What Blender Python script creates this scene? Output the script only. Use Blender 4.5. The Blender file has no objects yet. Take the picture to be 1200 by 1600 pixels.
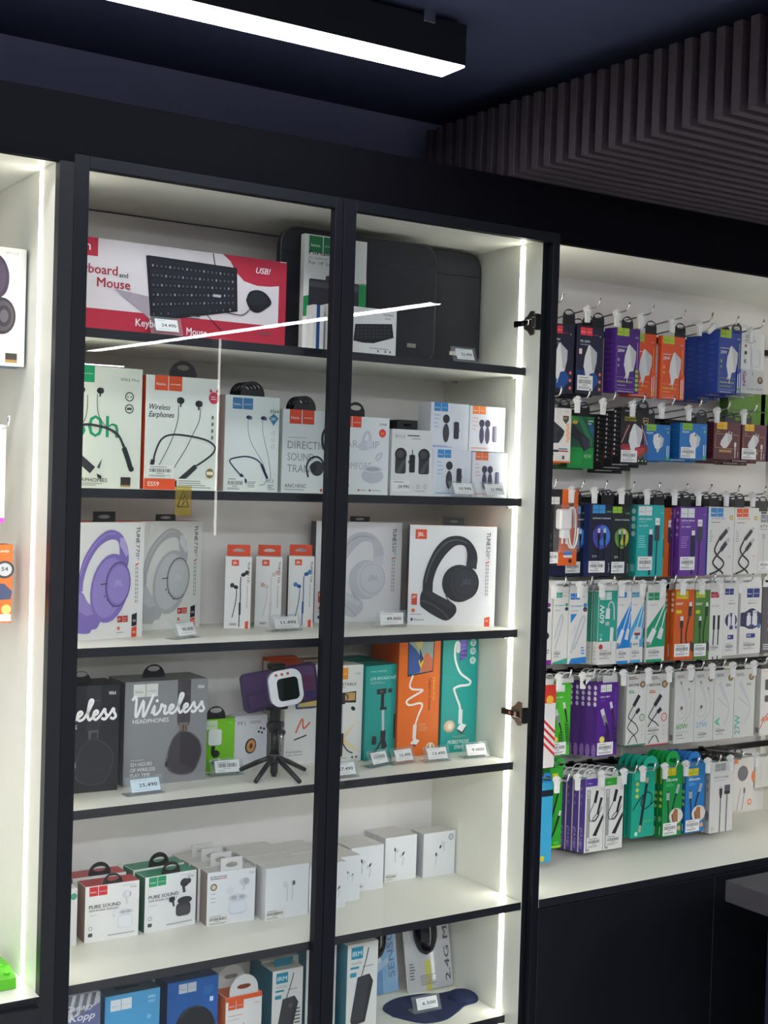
import bpy, bmesh, math, random
from mathutils import Vector, Matrix
random.seed(7)
PI = math.pi
SC = bpy.context.scene
COL = SC.collection

# ---------------------------------------------------------------- camera, world, exposure
CAM_LOC = (-1.2597, -2.2024, 0.3053)
YAW, PITCH, ROLL, FPX = 0.5785, -0.0219, 0.0303, 2104.28
LAMP_E = 55.0        # ceiling strip lamps
LED_E = 8.5          # shelf led profiles
NEAR_E = 12.0        # the lamp above the cabinet
AMBIENT = 0.035
SC.view_settings.view_transform = 'Standard'
SC.view_settings.look = 'None'
SC.view_settings.gamma = 1
SC.view_settings.use_curve_mapping = False
SC.view_settings.exposure = 0.75

f0 = Vector((math.sin(YAW), math.cos(YAW), 0)); r0 = Vector((math.cos(YAW), -math.sin(YAW), 0)); up0 = Vector((0, 0, 1))
fw = f0*math.cos(PITCH) + up0*math.sin(PITCH); u1 = up0*math.cos(PITCH) - f0*math.sin(PITCH)
rr = r0*math.cos(ROLL) + u1*math.sin(ROLL); uu = u1*math.cos(ROLL) - r0*math.sin(ROLL)
cam_data = bpy.data.cameras.new('camera'); cam = bpy.data.objects.new('camera', cam_data); COL.objects.link(cam)
cam.matrix_world = Matrix(((rr.x, uu.x, -fw.x, CAM_LOC[0]), (rr.y, uu.y, -fw.y, CAM_LOC[1]), (rr.z, uu.z, -fw.z, CAM_LOC[2]), (0, 0, 0, 1)))
cam_data.sensor_fit = 'VERTICAL'; cam_data.sensor_height = 24.0; cam_data.lens = FPX/1600*24.0
cam_data.clip_start = 0.05; cam_data.clip_end = 60
SC.camera = cam
wd = bpy.data.worlds.new('world'); SC.world = wd; wd.use_nodes = True
wd.node_tree.nodes['Background'].inputs[0].default_value = (0.75, 0.82, 1.0, 1)
wd.node_tree.nodes['Background'].inputs[1].default_value = AMBIENT

# ---------------------------------------------------------------- materials
def lin(c):
    c = c/255.0
    return c/12.92 if c <= 0.04045 else ((c+0.055)/1.055)**2.4
def rgb(h):
    h = h.lstrip('#'); return tuple(lin(int(h[i:i+2], 16)) for i in (0, 2, 4)) + (1,)
MATS = {}
def mat(name, color, rough=0.5, metal=0.0, spec=0.5, coat=0.0):
    if name in MATS: return MATS[name]
    m = bpy.data.materials.new(name); m.use_nodes = True
    b = m.node_tree.nodes['Principled BSDF']
    b.inputs['Base Color'].default_value = rgb(color) if isinstance(color, str) else color
    b.inputs['Roughness'].default_value = rough; b.inputs['Metallic'].default_value = metal
    b.inputs['Specular IOR Level'].default_value = spec; b.inputs['Coat Weight'].default_value = coat
    MATS[name] = m; return m
def ink(h): return mat('print_'+h.lstrip('#'), h, 0.42, 0, 0.4)
def noisy(m, scale, amount, rough_amt=0.0, stretch=(1, 1, 1), bump=0.0):
    nt = m.node_tree; b = nt.nodes['Principled BSDF']
    tc = nt.nodes.new('ShaderNodeTexCoord'); mp = nt.nodes.new('ShaderNodeMapping'); mp.inputs['Scale'].default_value = stretch
    nz = nt.nodes.new('ShaderNodeTexNoise'); nz.inputs['Scale'].default_value = scale; nz.inputs['Detail'].default_value = 5
    nt.links.new(tc.outputs['Object'], mp.inputs[0]); nt.links.new(mp.outputs[0], nz.inputs['Vector'])
    base = tuple(b.inputs['Base Color'].default_value)
    mx = nt.nodes.new('ShaderNodeMix'); mx.data_type = 'RGBA'
    mx.inputs[6].default_value = tuple(v*(1-amount) for v in base[:3])+(1,); mx.inputs[7].default_value = tuple(min(1, v*(1+amount)) for v in base[:3])+(1,)
    nt.links.new(nz.outputs['Fac'], mx.inputs[0]); nt.links.new(mx.outputs[2], b.inputs['Base Color'])
    if bump:
        bp = nt.nodes.new('ShaderNodeBump'); bp.inputs['Strength'].default_value = bump; bp.inputs['Distance'].default_value = 0.001
        nt.links.new(nz.outputs['Fac'], bp.inputs['Height']); nt.links.new(bp.outputs[0], b.inputs['Normal'])
    return m
def emis(name, color, e):
    m = bpy.data.materials.new(name); m.use_nodes = True
    b = m.node_tree.nodes['Principled BSDF']; b.inputs['Base Color'].default_value = (0.8, 0.8, 0.8, 1)
    b.inputs['Emission Color'].default_value = color; b.inputs['Emission Strength'].default_value = e
    MATS[name] = m; return m
WHITE = noisy(mat('white_melamine', '#efeee1', 0.42, 0, 0.4), 30, 0.015)
BACK = noisy(mat('back_melamine', '#ece8e4', 0.5, 0, 0.4), 30, 0.015)
BLK = noisy(mat('black_laminate', '#13151c', 0.42, 0, 0.4), 60, 0.08)
EDGE = mat('black_edge_band', '#1b1e25', 0.4)
FASCIA = noisy(mat('fascia_black', '#0b0b11', 0.8, 0, 0.05), 20, 0.1)
ALU = mat('black_anodised_aluminium', '#0c1019', 0.5, 0.0, 0.25)
CHROME = mat('chrome', '#d8d8d8', 0.18, 1.0)
NICKEL = mat('nickel_hinge', '#9a948c', 0.42, 1.0)
CEIL = noisy(mat('ceiling_navy', '#434860', 0.9, 0, 0.1), 12, 0.06)
BWALL = noisy(mat('back_wall_navy', '#8082a4', 0.9, 0, 0.08), 12, 0.06)
SLAT = noisy(mat('slat_wood_charcoal', '#443c42', 0.65, 0, 0.3), 25, 0.3, stretch=(0.25, 6, 6), bump=0.2)
FLOORM = noisy(mat('floor_tile_grey', '#b4b4b2', 0.35), 6, 0.08)
ROOMW = noisy(mat('room_wall_grey', '#8a8c92', 0.8), 5, 0.1)
CLIPW = mat('white_plastic_clip', '#e2e2e0', 0.4)
RAIL = mat('hook_rail', '#1a1a1c', 0.4, 0.5)
BPL = mat('black_plastic', '#0e0e11', 0.38)
TABW = mat('clear_white_tab', '#d5d5d2', 0.35)
LAMPM = emis('lamp_diffuser', (0.93, 0.96, 1.0, 1), LAMP_E)
LEDM = emis('led_strip', (1.0, 0.965, 0.87, 1), LED_E)
NEARM = emis('lamp_diffuser_near', (0.95, 0.96, 1.0, 1), NEAR_E)
COUNTER = noisy(mat('counter_dark_stone', '#37343b', 0.55), 80, 0.12)
NAVY = noisy(mat('counter_navy_front', '#101331', 0.6), 20, 0.1)

def glassmat(name, tint, rough=0.0, ior=1.45, alpha=0.0, col=None):
    m = bpy.data.materials.new(name); m.use_nodes = True; nt = m.node_tree; nt.nodes.clear()
    out = nt.nodes.new('ShaderNodeOutputMaterial'); tr = nt.nodes.new('ShaderNodeBsdfTransparent'); gl = nt.nodes.new('ShaderNodeBsdfGlossy')
    tr.inputs[0].default_value = tint; gl.inputs['Roughness'].default_value = rough
    fr = nt.nodes.new('ShaderNodeFresnel'); fr.inputs[0].default_value = ior
    geo = nt.nodes.new('ShaderNodeNewGeometry'); inv = nt.nodes.new('ShaderNodeMath'); inv.operation = 'SUBTRACT'; inv.inputs[0].default_value = 1
    mul = nt.nodes.new('ShaderNodeMath'); mul.operation = 'MULTIPLY'
    nt.links.new(geo.outputs['Backfacing'], inv.inputs[1]); nt.links.new(inv.outputs[0], mul.inputs[0]); nt.links.new(fr.outputs[0], mul.inputs[1])
    mx = nt.nodes.new('ShaderNodeMixShader'); base = tr
    if alpha:
        df = nt.nodes.new('ShaderNodeBsdfDiffuse'); df.inputs[0].default_value = col; m2 = nt.nodes.new('ShaderNodeMixShader'); m2.inputs[0].default_value = alpha
        nt.links.new(tr.outputs[0], m2.inputs[1]); nt.links.new(df.outputs[0], m2.inputs[2]); base = m2
    nt.links.new(mul.outputs[0], mx.inputs[0]); nt.links.new(base.outputs[0], mx.inputs[1]); nt.links.new(gl.outputs[0], mx.inputs[2])
    nt.links.new(mx.outputs[0], out.inputs[0]); MATS[name] = m; return m
GLASS = glassmat('door_glass', (0.95, 0.96, 0.965, 1))
ACRYL = glassmat('clear_acrylic', (0.93, 0.95, 0.95, 1), 0.03, 1.5, 0.10, (0.75, 0.8, 0.82, 1))
PURPLECASE = glassmat('purple_translucent_case', (0.55, 0.42, 0.62, 1), 0.1, 1.5, 0.38, (0.10, 0.06, 0.16, 1))
BLISTER = glassmat('blister_plastic', (0.96, 0.96, 0.97, 1), 0.08, 1.5, 0.06, (0.8, 0.8, 0.8, 1))
YFILM = glassmat('yellow_film', (0.85, 0.78, 0.45, 1), 0.2, 1.3, 0.22, (0.5, 0.40, 0.10, 1))

# ---------------------------------------------------------------- mesh builder
class MB:
    def __init__(s): s.v = []; s.f = []; s.m = []; s.mats = []; s.sm = []
    def mi(s, m):
        if m not in s.mats: s.mats.append(m)
        return s.mats.index(m)
    def face(s, pts, m, smooth=False):
        i = len(s.v); s.v += [tuple(p) for p in pts]; s.f.append(tuple(range(i, i+len(pts)))); s.m.append(s.mi(m)); s.sm.append(smooth)
    def mesh(s, vs, fs, m, smooth=False):
        i = len(s.v); s.v += [tuple(p) for p in vs]; k = s.mi(m)
        for f in fs: s.f.append(tuple(i+j for j in f)); s.m.append(k); s.sm.append(smooth)
    def box(s, x0, x1, y0, y1, z0, z1, m, c=0.0, sides=None):
        """sides: dict of '-x','+x','-y','+y','-z','+z' -> material"""
        sd = sides or {}
        g = lambda k: s.mi(sd.get(k, m))
        if c <= 0:
            vs = [(x, y, z) for x in (x0, x1) for y in (y0, y1) for z in (z0, z1)]
            i = len(s.v); s.v += vs
            for k, f in (('-x', (0, 1, 3, 2)), ('+x', (4, 6, 7, 5)), ('-y', (0, 4, 5, 1)), ('+y', (2, 3, 7, 6)), ('-z', (0, 2, 6, 4)), ('+z', (1, 5, 7, 3))):
                s.f.append(tuple(i+j for j in f)); s.m.append(g(k)); s.sm.append(False)
            return
        X = (x0, x1); Y = (y0, y1); Z = (z0, z1); i = len(s.v); idx = {}
        for a in (0, 1):
            for b in (0, 1):
                for d in (0, 1):
                    sx, sy, sz = (1, -1)[a]*c, (1, -1)[b]*c, (1, -1)[d]*c
                    idx[a, b, d, 0] = len(s.v); s.v.append((X[a], Y[b]+sy, Z[d]+sz))
                    idx[a, b, d, 1] = len(s.v); s.v.append((X[a]+sx, Y[b], Z[d]+sz))
                    idx[a, b, d, 2] = len(s.v); s.v.append((X[a]+sx, Y[b]+sy, Z[d]))
        def F(l, k, flip):
            l = tuple(l); l = l[::-1] if flip else l
            s.f.append(l); s.m.append(k); s.sm.append(False)
        for a in (0, 1): F([idx[a, 0, 0, 0], idx[a, 1, 0, 0], idx[a, 1, 1, 0], idx[a, 0, 1, 0]], g(('-x', '+x')[a]), a == 0)
        for b in (0, 1): F([idx[0, b, 0, 1], idx[1, b, 0, 1], idx[1, b, 1, 1], idx[0, b, 1, 1]], g(('-y', '+y')[b]), b == 1)
        for d in (0, 1): F([idx[0, 0, d, 2], idx[1, 0, d, 2], idx[1, 1, d, 2], idx[0, 1, d, 2]], g(('-z', '+z')[d]), d == 0)
        k0 = g('-y')
        for b in (0, 1):
            for d in (0, 1): F([idx[0, b, d, 1], idx[1, b, d, 1], idx[1, b, d, 2], idx[0, b, d, 2]], k0, b ^ d)
        for a in (0, 1):
            for d in (0, 1): F([idx[a, 0, d, 0], idx[a, 1, d, 0], idx[a, 1, d, 2], idx[a, 0, d, 2]], k0, not (a ^ d))
        for a in (0, 1):
            for b in (0, 1): F([idx[a, b, 0, 0], idx[a, b, 1, 0], idx[a, b, 1, 1], idx[a, b, 0, 1]], k0, a ^ b)
        for a in (0, 1):
            for b in (0, 1):
                for d in (0, 1): F([idx[a, b, d, 0], idx[a, b, d, 1], idx[a, b, d, 2]], k0, (a+b+d) % 2 == 0)
    def tube(s, pts, r, m, n=8, r2=None, cap=True, smooth=True):
        pts = [Vector(p) for p in pts]; N = len(pts); rings = []
        t = (pts[1]-pts[0]).normalized(); a = Vector((0, 0, 1)) if abs(t.z) < 0.9 else Vector((1, 0, 0))
        nx = t.cross(a).normalized()
        i0 = len(s.v); k = s.mi(m)
        for i, p in enumerate(pts):
            if i == 0: t = pts[1]-pts[0]
            elif i == N-1: t = pts[-1]-pts[-2]
            else: t = (pts[i+1]-pts[i]).normalized()+(pts[i]-pts[i-1]).normalized()
            t = t.normalized(); nx = (nx-t*nx.dot(t)).normalized(); ny = t.cross(nx)
            rad = r if r2 is None else r+(r2-r)*i/(N-1)
            if isinstance(r, (list, tuple)): rad = r[i]
            for j in range(n):
                an = 2*PI*j/n; s.v.append(tuple(p+nx*rad*math.cos(an)+ny*rad*math.sin(an)))
        for i in range(N-1):
            for j in range(n):
                a0 = i0+i*n+j; b0 = i0+i*n+(j+1) % n
                s.f.append((a0, b0, b0+n, a0+n)); s.m.append(k); s.sm.append(smooth)
        if cap:
            s.f.append(tuple(i0+j for j in range(n))[::-1]); s.m.append(k); s.sm.append(False)
            s.f.append(tuple(i0+(N-1)*n+j for j in range(n))); s.m.append(k); s.sm.append(False)
    def prism(s, pts, ax, h0, h1, m, m2=None):
        """pts 2d outline; ax 'y': (x,z) outline extruded along y from h0 to h1; 'z': (x,y); 'x': (y,z)"""
        def P(p, h): return {'y': (p[0], h, p[1]), 'z': (p[0], p[1], h), 'x': (h, p[0], p[1])}[ax]
        n = len(pts); i = len(s.v); s.v += [P(p, h0) for p in pts]+[P(p, h1) for p in pts]
        area = sum(pts[j][0]*pts[(j+1) % n][1]-pts[(j+1) % n][0]*pts[j][1] for j in range(n))
        fl = (area > 0) ^ (ax == 'y')
        A = tuple(i+j for j in range(n)); B = tuple(i+n+j for j in range(n)); k = s.mi(m); k2 = s.mi(m2 or m)
        s.f.append(A[::-1] if fl else A); s.m.append(k); s.sm.append(False)
        s.f.append(B if fl else B[::-1]); s.m.append(k); s.sm.append(False)
        for j in range(n):
            q = (i+j, i+(j+1) % n, i+n+(j+1) % n, i+n+j)
            s.f.append(q if fl else q[::-1]); s.m.append(k2); s.sm.append(False)
    def ring_prism(s, outer, inner, y0, y1, m):
        n = len(outer); i = len(s.v)
        s.v += [(p[0], y0, p[1]) for p in outer]+[(p[0], y0, p[1]) for p in inner]+[(p[0], y1, p[1]) for p in outer]+[(p[0], y1, p[1]) for p in inner]
        k = s.mi(m)
        for j in range(n):
            a, b = i+j, i+(j+1) % n
            for q in ((a, b, b+n, a+n), (a+2*n, a+3*n, b+3*n, b+2*n), (a, a+2*n, b+2*n, b), (a+n, b+n, b+3*n, a+3*n)):
                s.f.append(q); s.m.append(k); s.sm.append(False)
    def build(s, name, parent=None, loc=None, recalc=False):
        me = bpy.data.meshes.new(name); me.from_pydata(s.v, [], s.f)
        for m in s.mats: me.materials.append(m)
        me.polygons.foreach_set('material_index', s.m); me.polygons.foreach_set('use_smooth', s.sm); me.update()
        if recalc:
            bm = bmesh.new(); bm.from_mesh(me); bmesh.ops.recalc_face_normals(bm, faces=bm.faces); bm.to_mesh(me); bm.free()
        o = bpy.data.objects.new(name, me); COL.objects.link(o)
        if parent: o.parent = parent
        if loc: o.location = loc
        return o
def tag(o, label=None, cat=None, group=None, kind=None):
    if label: o['label'] = label
    if cat: o['category'] = cat
    if group: o['group'] = group
    if kind: o['kind'] = kind
    return o
def thing(name, label, cat, loc=(0, 0, 0), rz=0, group=None):
    o = bpy.data.objects.new(name, None); COL.objects.link(o); o.empty_display_size = 0.02
    o.location = loc; o.rotation_euler = (0, 0, rz); return tag(o, label, cat, group)
def struct(name, mb):
    o = mb.build(name); o['kind'] = 'structure'; return o
def dup(root, loc, label, group=None, rz=None):
    r = root.copy(); COL.objects.link(r); r.location = loc; r['label'] = label
    if rz is not None: r.rotation_euler = (0, 0, rz)
    if group: r['group'] = group
    for ch in list(root.children):
        c = ch.copy(); COL.objects.link(c); c.parent = r
        for g in list(ch.children):
            q = g.copy(); COL.objects.link(q); q.parent = c
    return r

# ---------------------------------------------------------------- printing: flat artwork laid on a carton face
TEXTS = {}
def text_geo(s, bold=0.0, shear=0.0, space=1.0):
    k = (s, bold, shear, space)
    if k in TEXTS: return TEXTS[k]
    cu = bpy.data.curves.new('lettering', 'FONT'); cu.body = s; cu.resolution_u = 2; cu.offset = bold; cu.shear = shear; cu.space_character = space; cu.size = 1.0
    ob = bpy.data.objects.new('lettering', cu); me = bpy.data.meshes.new_from_object(ob)
    vs = [(v.co.x, v.co.y) for v in me.vertices]; fs = [tuple(p.vertices) for p in me.polygons]
    bpy.data.objects.remove(ob); bpy.data.curves.remove(cu); bpy.data.meshes.remove(me)
    if vs:
        x0 = min(v[0] for v in vs); x1 = max(v[0] for v in vs); y0 = min(v[1] for v in vs); y1 = max(v[1] for v in vs)
    else: x0 = x1 = y0 = y1 = 0
    TEXTS[k] = (vs, fs, x0, x1, y0, y1); return TEXTS[k]
def smooth_pts(pts, n=6):
    if len(pts) < 3: return pts
    P = [pts[0]]+list(pts)+[pts[-1]]; out = []
    for i in range(1, len(P)-2):
        p0, p1, p2, p3 = P[i-1:i+3]
        for j in range(n):
            t = j/n
            out.append(tuple(0.5*(2*p1[k]+(p2[k]-p0[k])*t+(2*p0[k]-5*p1[k]+4*p2[k]-p3[k])*t*t+(3*p1[k]-p0[k]-3*p2[k]+p3[k])*t**3) for k in range(len(p1))))
    out.append(tuple(pts[-1])); return out
class Face:
    """u,v in 0..1 on a face of w x h metres. place(a,b,off) gives the local 3-D point"""
    def __init__(s, mb, w, h, place, flip=False): s.mb = mb; s.w = w; s.h = h; s.place = place; s.n = 1; s.flip = flip; s.ox = s.oy = 0.0; s.sx = s.sy = 1.0
    def P(s, p): return s.place((s.ox+p[0]*s.sx)*s.w, (s.oy+p[1]*s.sy)*s.h, s.n*0.00004)
    def sub(s, u0, v0, u1, v1): s.ox, s.oy, s.sx, s.sy = u0, v0, u1-u0, v1-v0; return s
    def full(s): return s.sub(0, 0, 1, 1)
    def asp(s): return (s.w*s.sx)/(s.h*s.sy)
    def poly(s, pts, c):
        a = sum(pts[j][0]*pts[(j+1) % len(pts)][1]-pts[(j+1) % len(pts)][0]*pts[j][1] for j in range(len(pts)))
        if (a < 0): pts = pts[::-1]
        if s.flip: pts = pts[::-1]
        s.mb.face([s.P(p) for p in pts], ink(c) if isinstance(c, str) else c); s.n += 1; return s
    def rect(s, u0, v0, u1, v1, c): return s.poly([(u0, v0), (u1, v0), (u1, v1), (u0, v1)], c)
    def ell(s, u, v, ru, rv=None, c='#000000', rot=0, n=24):
        """ru, rv are in widths"""
        rv = ru if rv is None else rv; A = s.asp(); cr, sr = math.cos(rot), math.sin(rot)
        pts = []
        for i in range(n):
            a = 2*PI*i/n; x = ru*math.cos(a); y = rv*math.sin(a)
            pts.append((u+x*cr-y*sr, v+(x*sr+y*cr)*A))
        return s.poly(pts, c)
    def rrect(s, u0, v0, u1, v1, r, c):
        A = s.asp(); pts = []
        for cx, cy, a0 in ((u1-r, v1-r*A, 0), (u0+r, v1-r*A, 90), (u0+r, v0+r*A, 180), (u1-r, v0+r*A, 270)):
            for k in range(5):
                a = math.radians(a0+k*22.5); pts.append((cx+r*math.cos(a), cy+r*A*math.sin(a)))
        return s.poly(pts, c)
    def stroke(s, pts, wd, c, smooth=True, n=5, wd2=None):
        if smooth: pts = smooth_pts(pts, n)
        A = s.asp(); L = []; R = []; N = len(pts)
        q = [(p[0], p[1]/A) for p in pts]
        for i in range(N):
            a = q[max(i-1, 0)]; b = q[min(i+1, N-1)]; dx, dy = b[0]-a[0], b[1]-a[1]; l = math.hypot(dx, dy) or 1
            w = (wd if wd2 is None else wd+(wd2-wd)*i/(N-1))/2
            L.append((q[i][0]-dy/l*w, (q[i][1]+dx/l*w)*A)); R.append((q[i][0]+dy/l*w, (q[i][1]-dx/l*w)*A))
        m = ink(c) if isinstance(c, str) else c
        vs = [s.P(p) for p in L]+[s.P(p) for p in R]; fs = []
        for i in range(N-1):
            f = (i, N+i, N+i+1, i+1); fs.append(f[::-1] if s.flip else f)
        s.mb.mesh(vs, fs, m); s.n += 1; return s
    def ring(s, u, v, r, wd, c):
        A = s.asp(); return s.stroke([(u+r*math.cos(a*PI/10), v+r*math.sin(a*PI/10)*A) for a in range(21)], wd, c, False)
    def text(s, t, u, v, hh, c, w=None, rot=0, bold=0.0, shear=0.0, al='l'):
        """hh = capital height in fraction of face height (or width if rot); w = text length in widths (or heights if rot)"""
        vs, fs, x0, x1, y0, y1 = text_geo(t, 0.0, shear)
        if not vs: return s
        W, H = s.w*s.sx, s.h*s.sy
        if rot == 0: ky = hh*H/0.72; kx = (w*W/(x1-x0)) if w else ky; tot = (x1-x0)*kx/W; off = {'l': 0, 'c': -tot/2, 'r': -tot}[al]
        else: ky = hh*W/0.72; kx = (w*H/(x1-x0)) if w else ky; off = 0
        # heavier strokes: the outline printed several times, each a hair above the last and slightly shifted
        e = min(bold, .035)*.55
        for ex, ey in (((-e, 0), (e, 0), (0, e*.7), (0, -e*.7)) if bold > .004 else ((0, 0),)):
          out = []
          for x, y in vs:
            a = (x-x0+ex)*kx; b = (y+ey)*ky
            if rot == 0: out.append(s.P((u+off+a/W, v+b/H)))
            elif rot == 90: out.append(s.P((u-b/W, v+a/H)))
            else: out.append(s.P((u+b/W, v-a/H)))
          s.mb.mesh(out, [f[::-1] for f in fs] if s.flip else fs, ink(c) if isinstance(c, str) else c); s.n += 1
        return s
    def lines(s, u0, v0, u1, v1, n, c, fill=0.45):
        """small print too fine to read"""
        dv = (v1-v0)/n
        for i in range(n):
            e = u0+(u1-u0)*random.uniform(0.6, 1); a = v1-dv*(i+1)+dv*(1-fill)/2
            s.rect(u0, a, e, a+dv*fill, c); s.n -= 1
        s.n += 1; return s
    def bars(s, u0, v0, u1, v1, c='#1a1a1a', n=22):
        x = u0; k = (u1-u0)/n
        while x < u1:
            w = k*random.uniform(0.25, 0.8); s.rect(x, v0, min(x+w, u1), v1, c); s.n -= 1; x += w+k*random.uniform(0.3, 0.8)
        s.n += 1; return s
    def barcode(s, u0, v0, u1, v1, bg='#e9e9e7'):
        s.rect(u0, v0, u1, v1, bg); du, dv = u1-u0, v1-v0
        s.bars(u0+du*.1, v0+dv*.45, u1-du*.1, v0+dv*.72); s.lines(u0+du*.12, v0+dv*.8, u1-du*.2, v0+dv*.9, 1, '#666666')
        s.lines(u0+du*.35, v0+dv*.32, u1-du*.3, v0+dv*.4, 1, '#555555'); s.lines(u0+du*.08, v0+dv*.1, u1-du*.1, v0+dv*.26, 2, '#777777'); return s
    def hoco(s, u, v, sz, c, tc='#f4f4f4'):
        """two-square logo with the two small words; u,v = top left"""
        dv = sz*s.asp(); s.rect(u, v-dv, u+sz*.97, v, c); s.n -= 1; s.rect(u+sz*1.03, v-dv, u+sz*2, v, c)
        s.text('hoco.', u+sz*.14, v-dv*.66, dv*.2, tc, w=sz*.68, bold=.015); s.text('premium', u+sz*1.14, v-dv*.6, dv*.12, tc, w=sz*.74); return s

def box_thing(P, name, label, cat, art=None, front='#efefed', side=None, top=None, sideart=None, tab=None, group=None, d=None, w=None, partname='carton', right_anchor=False, bev=0.0006, topart=None, glossy=False):
    """P = (x,y,z,w,h,d,rot) of the front face's lower left corner"""
    x, y, z, w0, h, d0, rz = P; d = d or d0
    if w is not None:
        if right_anchor: x -= (w-w0)*math.cos(rz); y -= (w-w0)*math.sin(rz)
        w0 = w
    w = w0; c, s_ = math.cos(rz), math.sin(rz)
    loc = (x+c*w/2-s_*d/2, y+s_*w/2+c*d/2, z)
    t = thing(name, label, cat, loc, rz, group)
    mb = MB(); side = side or front; top = top or front
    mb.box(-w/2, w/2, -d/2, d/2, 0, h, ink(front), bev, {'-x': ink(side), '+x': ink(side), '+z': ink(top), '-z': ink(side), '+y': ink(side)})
    if art: art(Face(mb, w, h, lambda a, b, n: (-w/2+a, -d/2-n, b)))
    if sideart: sideart(Face(mb, d, h, lambda a, b, n: (-w/2-n, d/2-a, b)))
    if topart: topart(Face(mb, w, d, lambda a, b, n: (-w/2+a, -d/2+b, h+n)))
    mb.build(partname, t)
    if tab: tab(t, w, d, h)

    return t
def euro_tab(t, w, d, h, m=BPL, tw=0.036, th=0.03, sz=0.017, square=False, yy=None, slot=(0.0125, 0.0052)):
    mb = MB(); N = 24; out = []; inn = []
    y0 = -d/2+0.002 if yy is None else yy
    for i in range(N):
        a = 2*PI*i/N; ca, sa = math.cos(a), math.sin(a)
        if square:
            k = 1/max(abs(ca), abs(sa)); px = tw/2*ca*k; pz = th/2+th/2*sa*k
        else:
            if sa >= 0: px = tw/2*ca; pz = th-tw/2+tw/2*sa if th > tw/2 else th*sa
            else:
                k = 1/max(abs(ca), abs(sa)); px = tw/2*ca*k; pz = max(0, th-tw/2)*(1-min(1, -sa*k))
        out.append((px, h+pz-0.0005)); inn.append((slot[0]*ca, h+sz+slot[1]*sa))
    mb.ring_prism(out, inn, y0, y0+0.0012, m)
    return mb.build('hang_tab', t, recalc=True)
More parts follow.
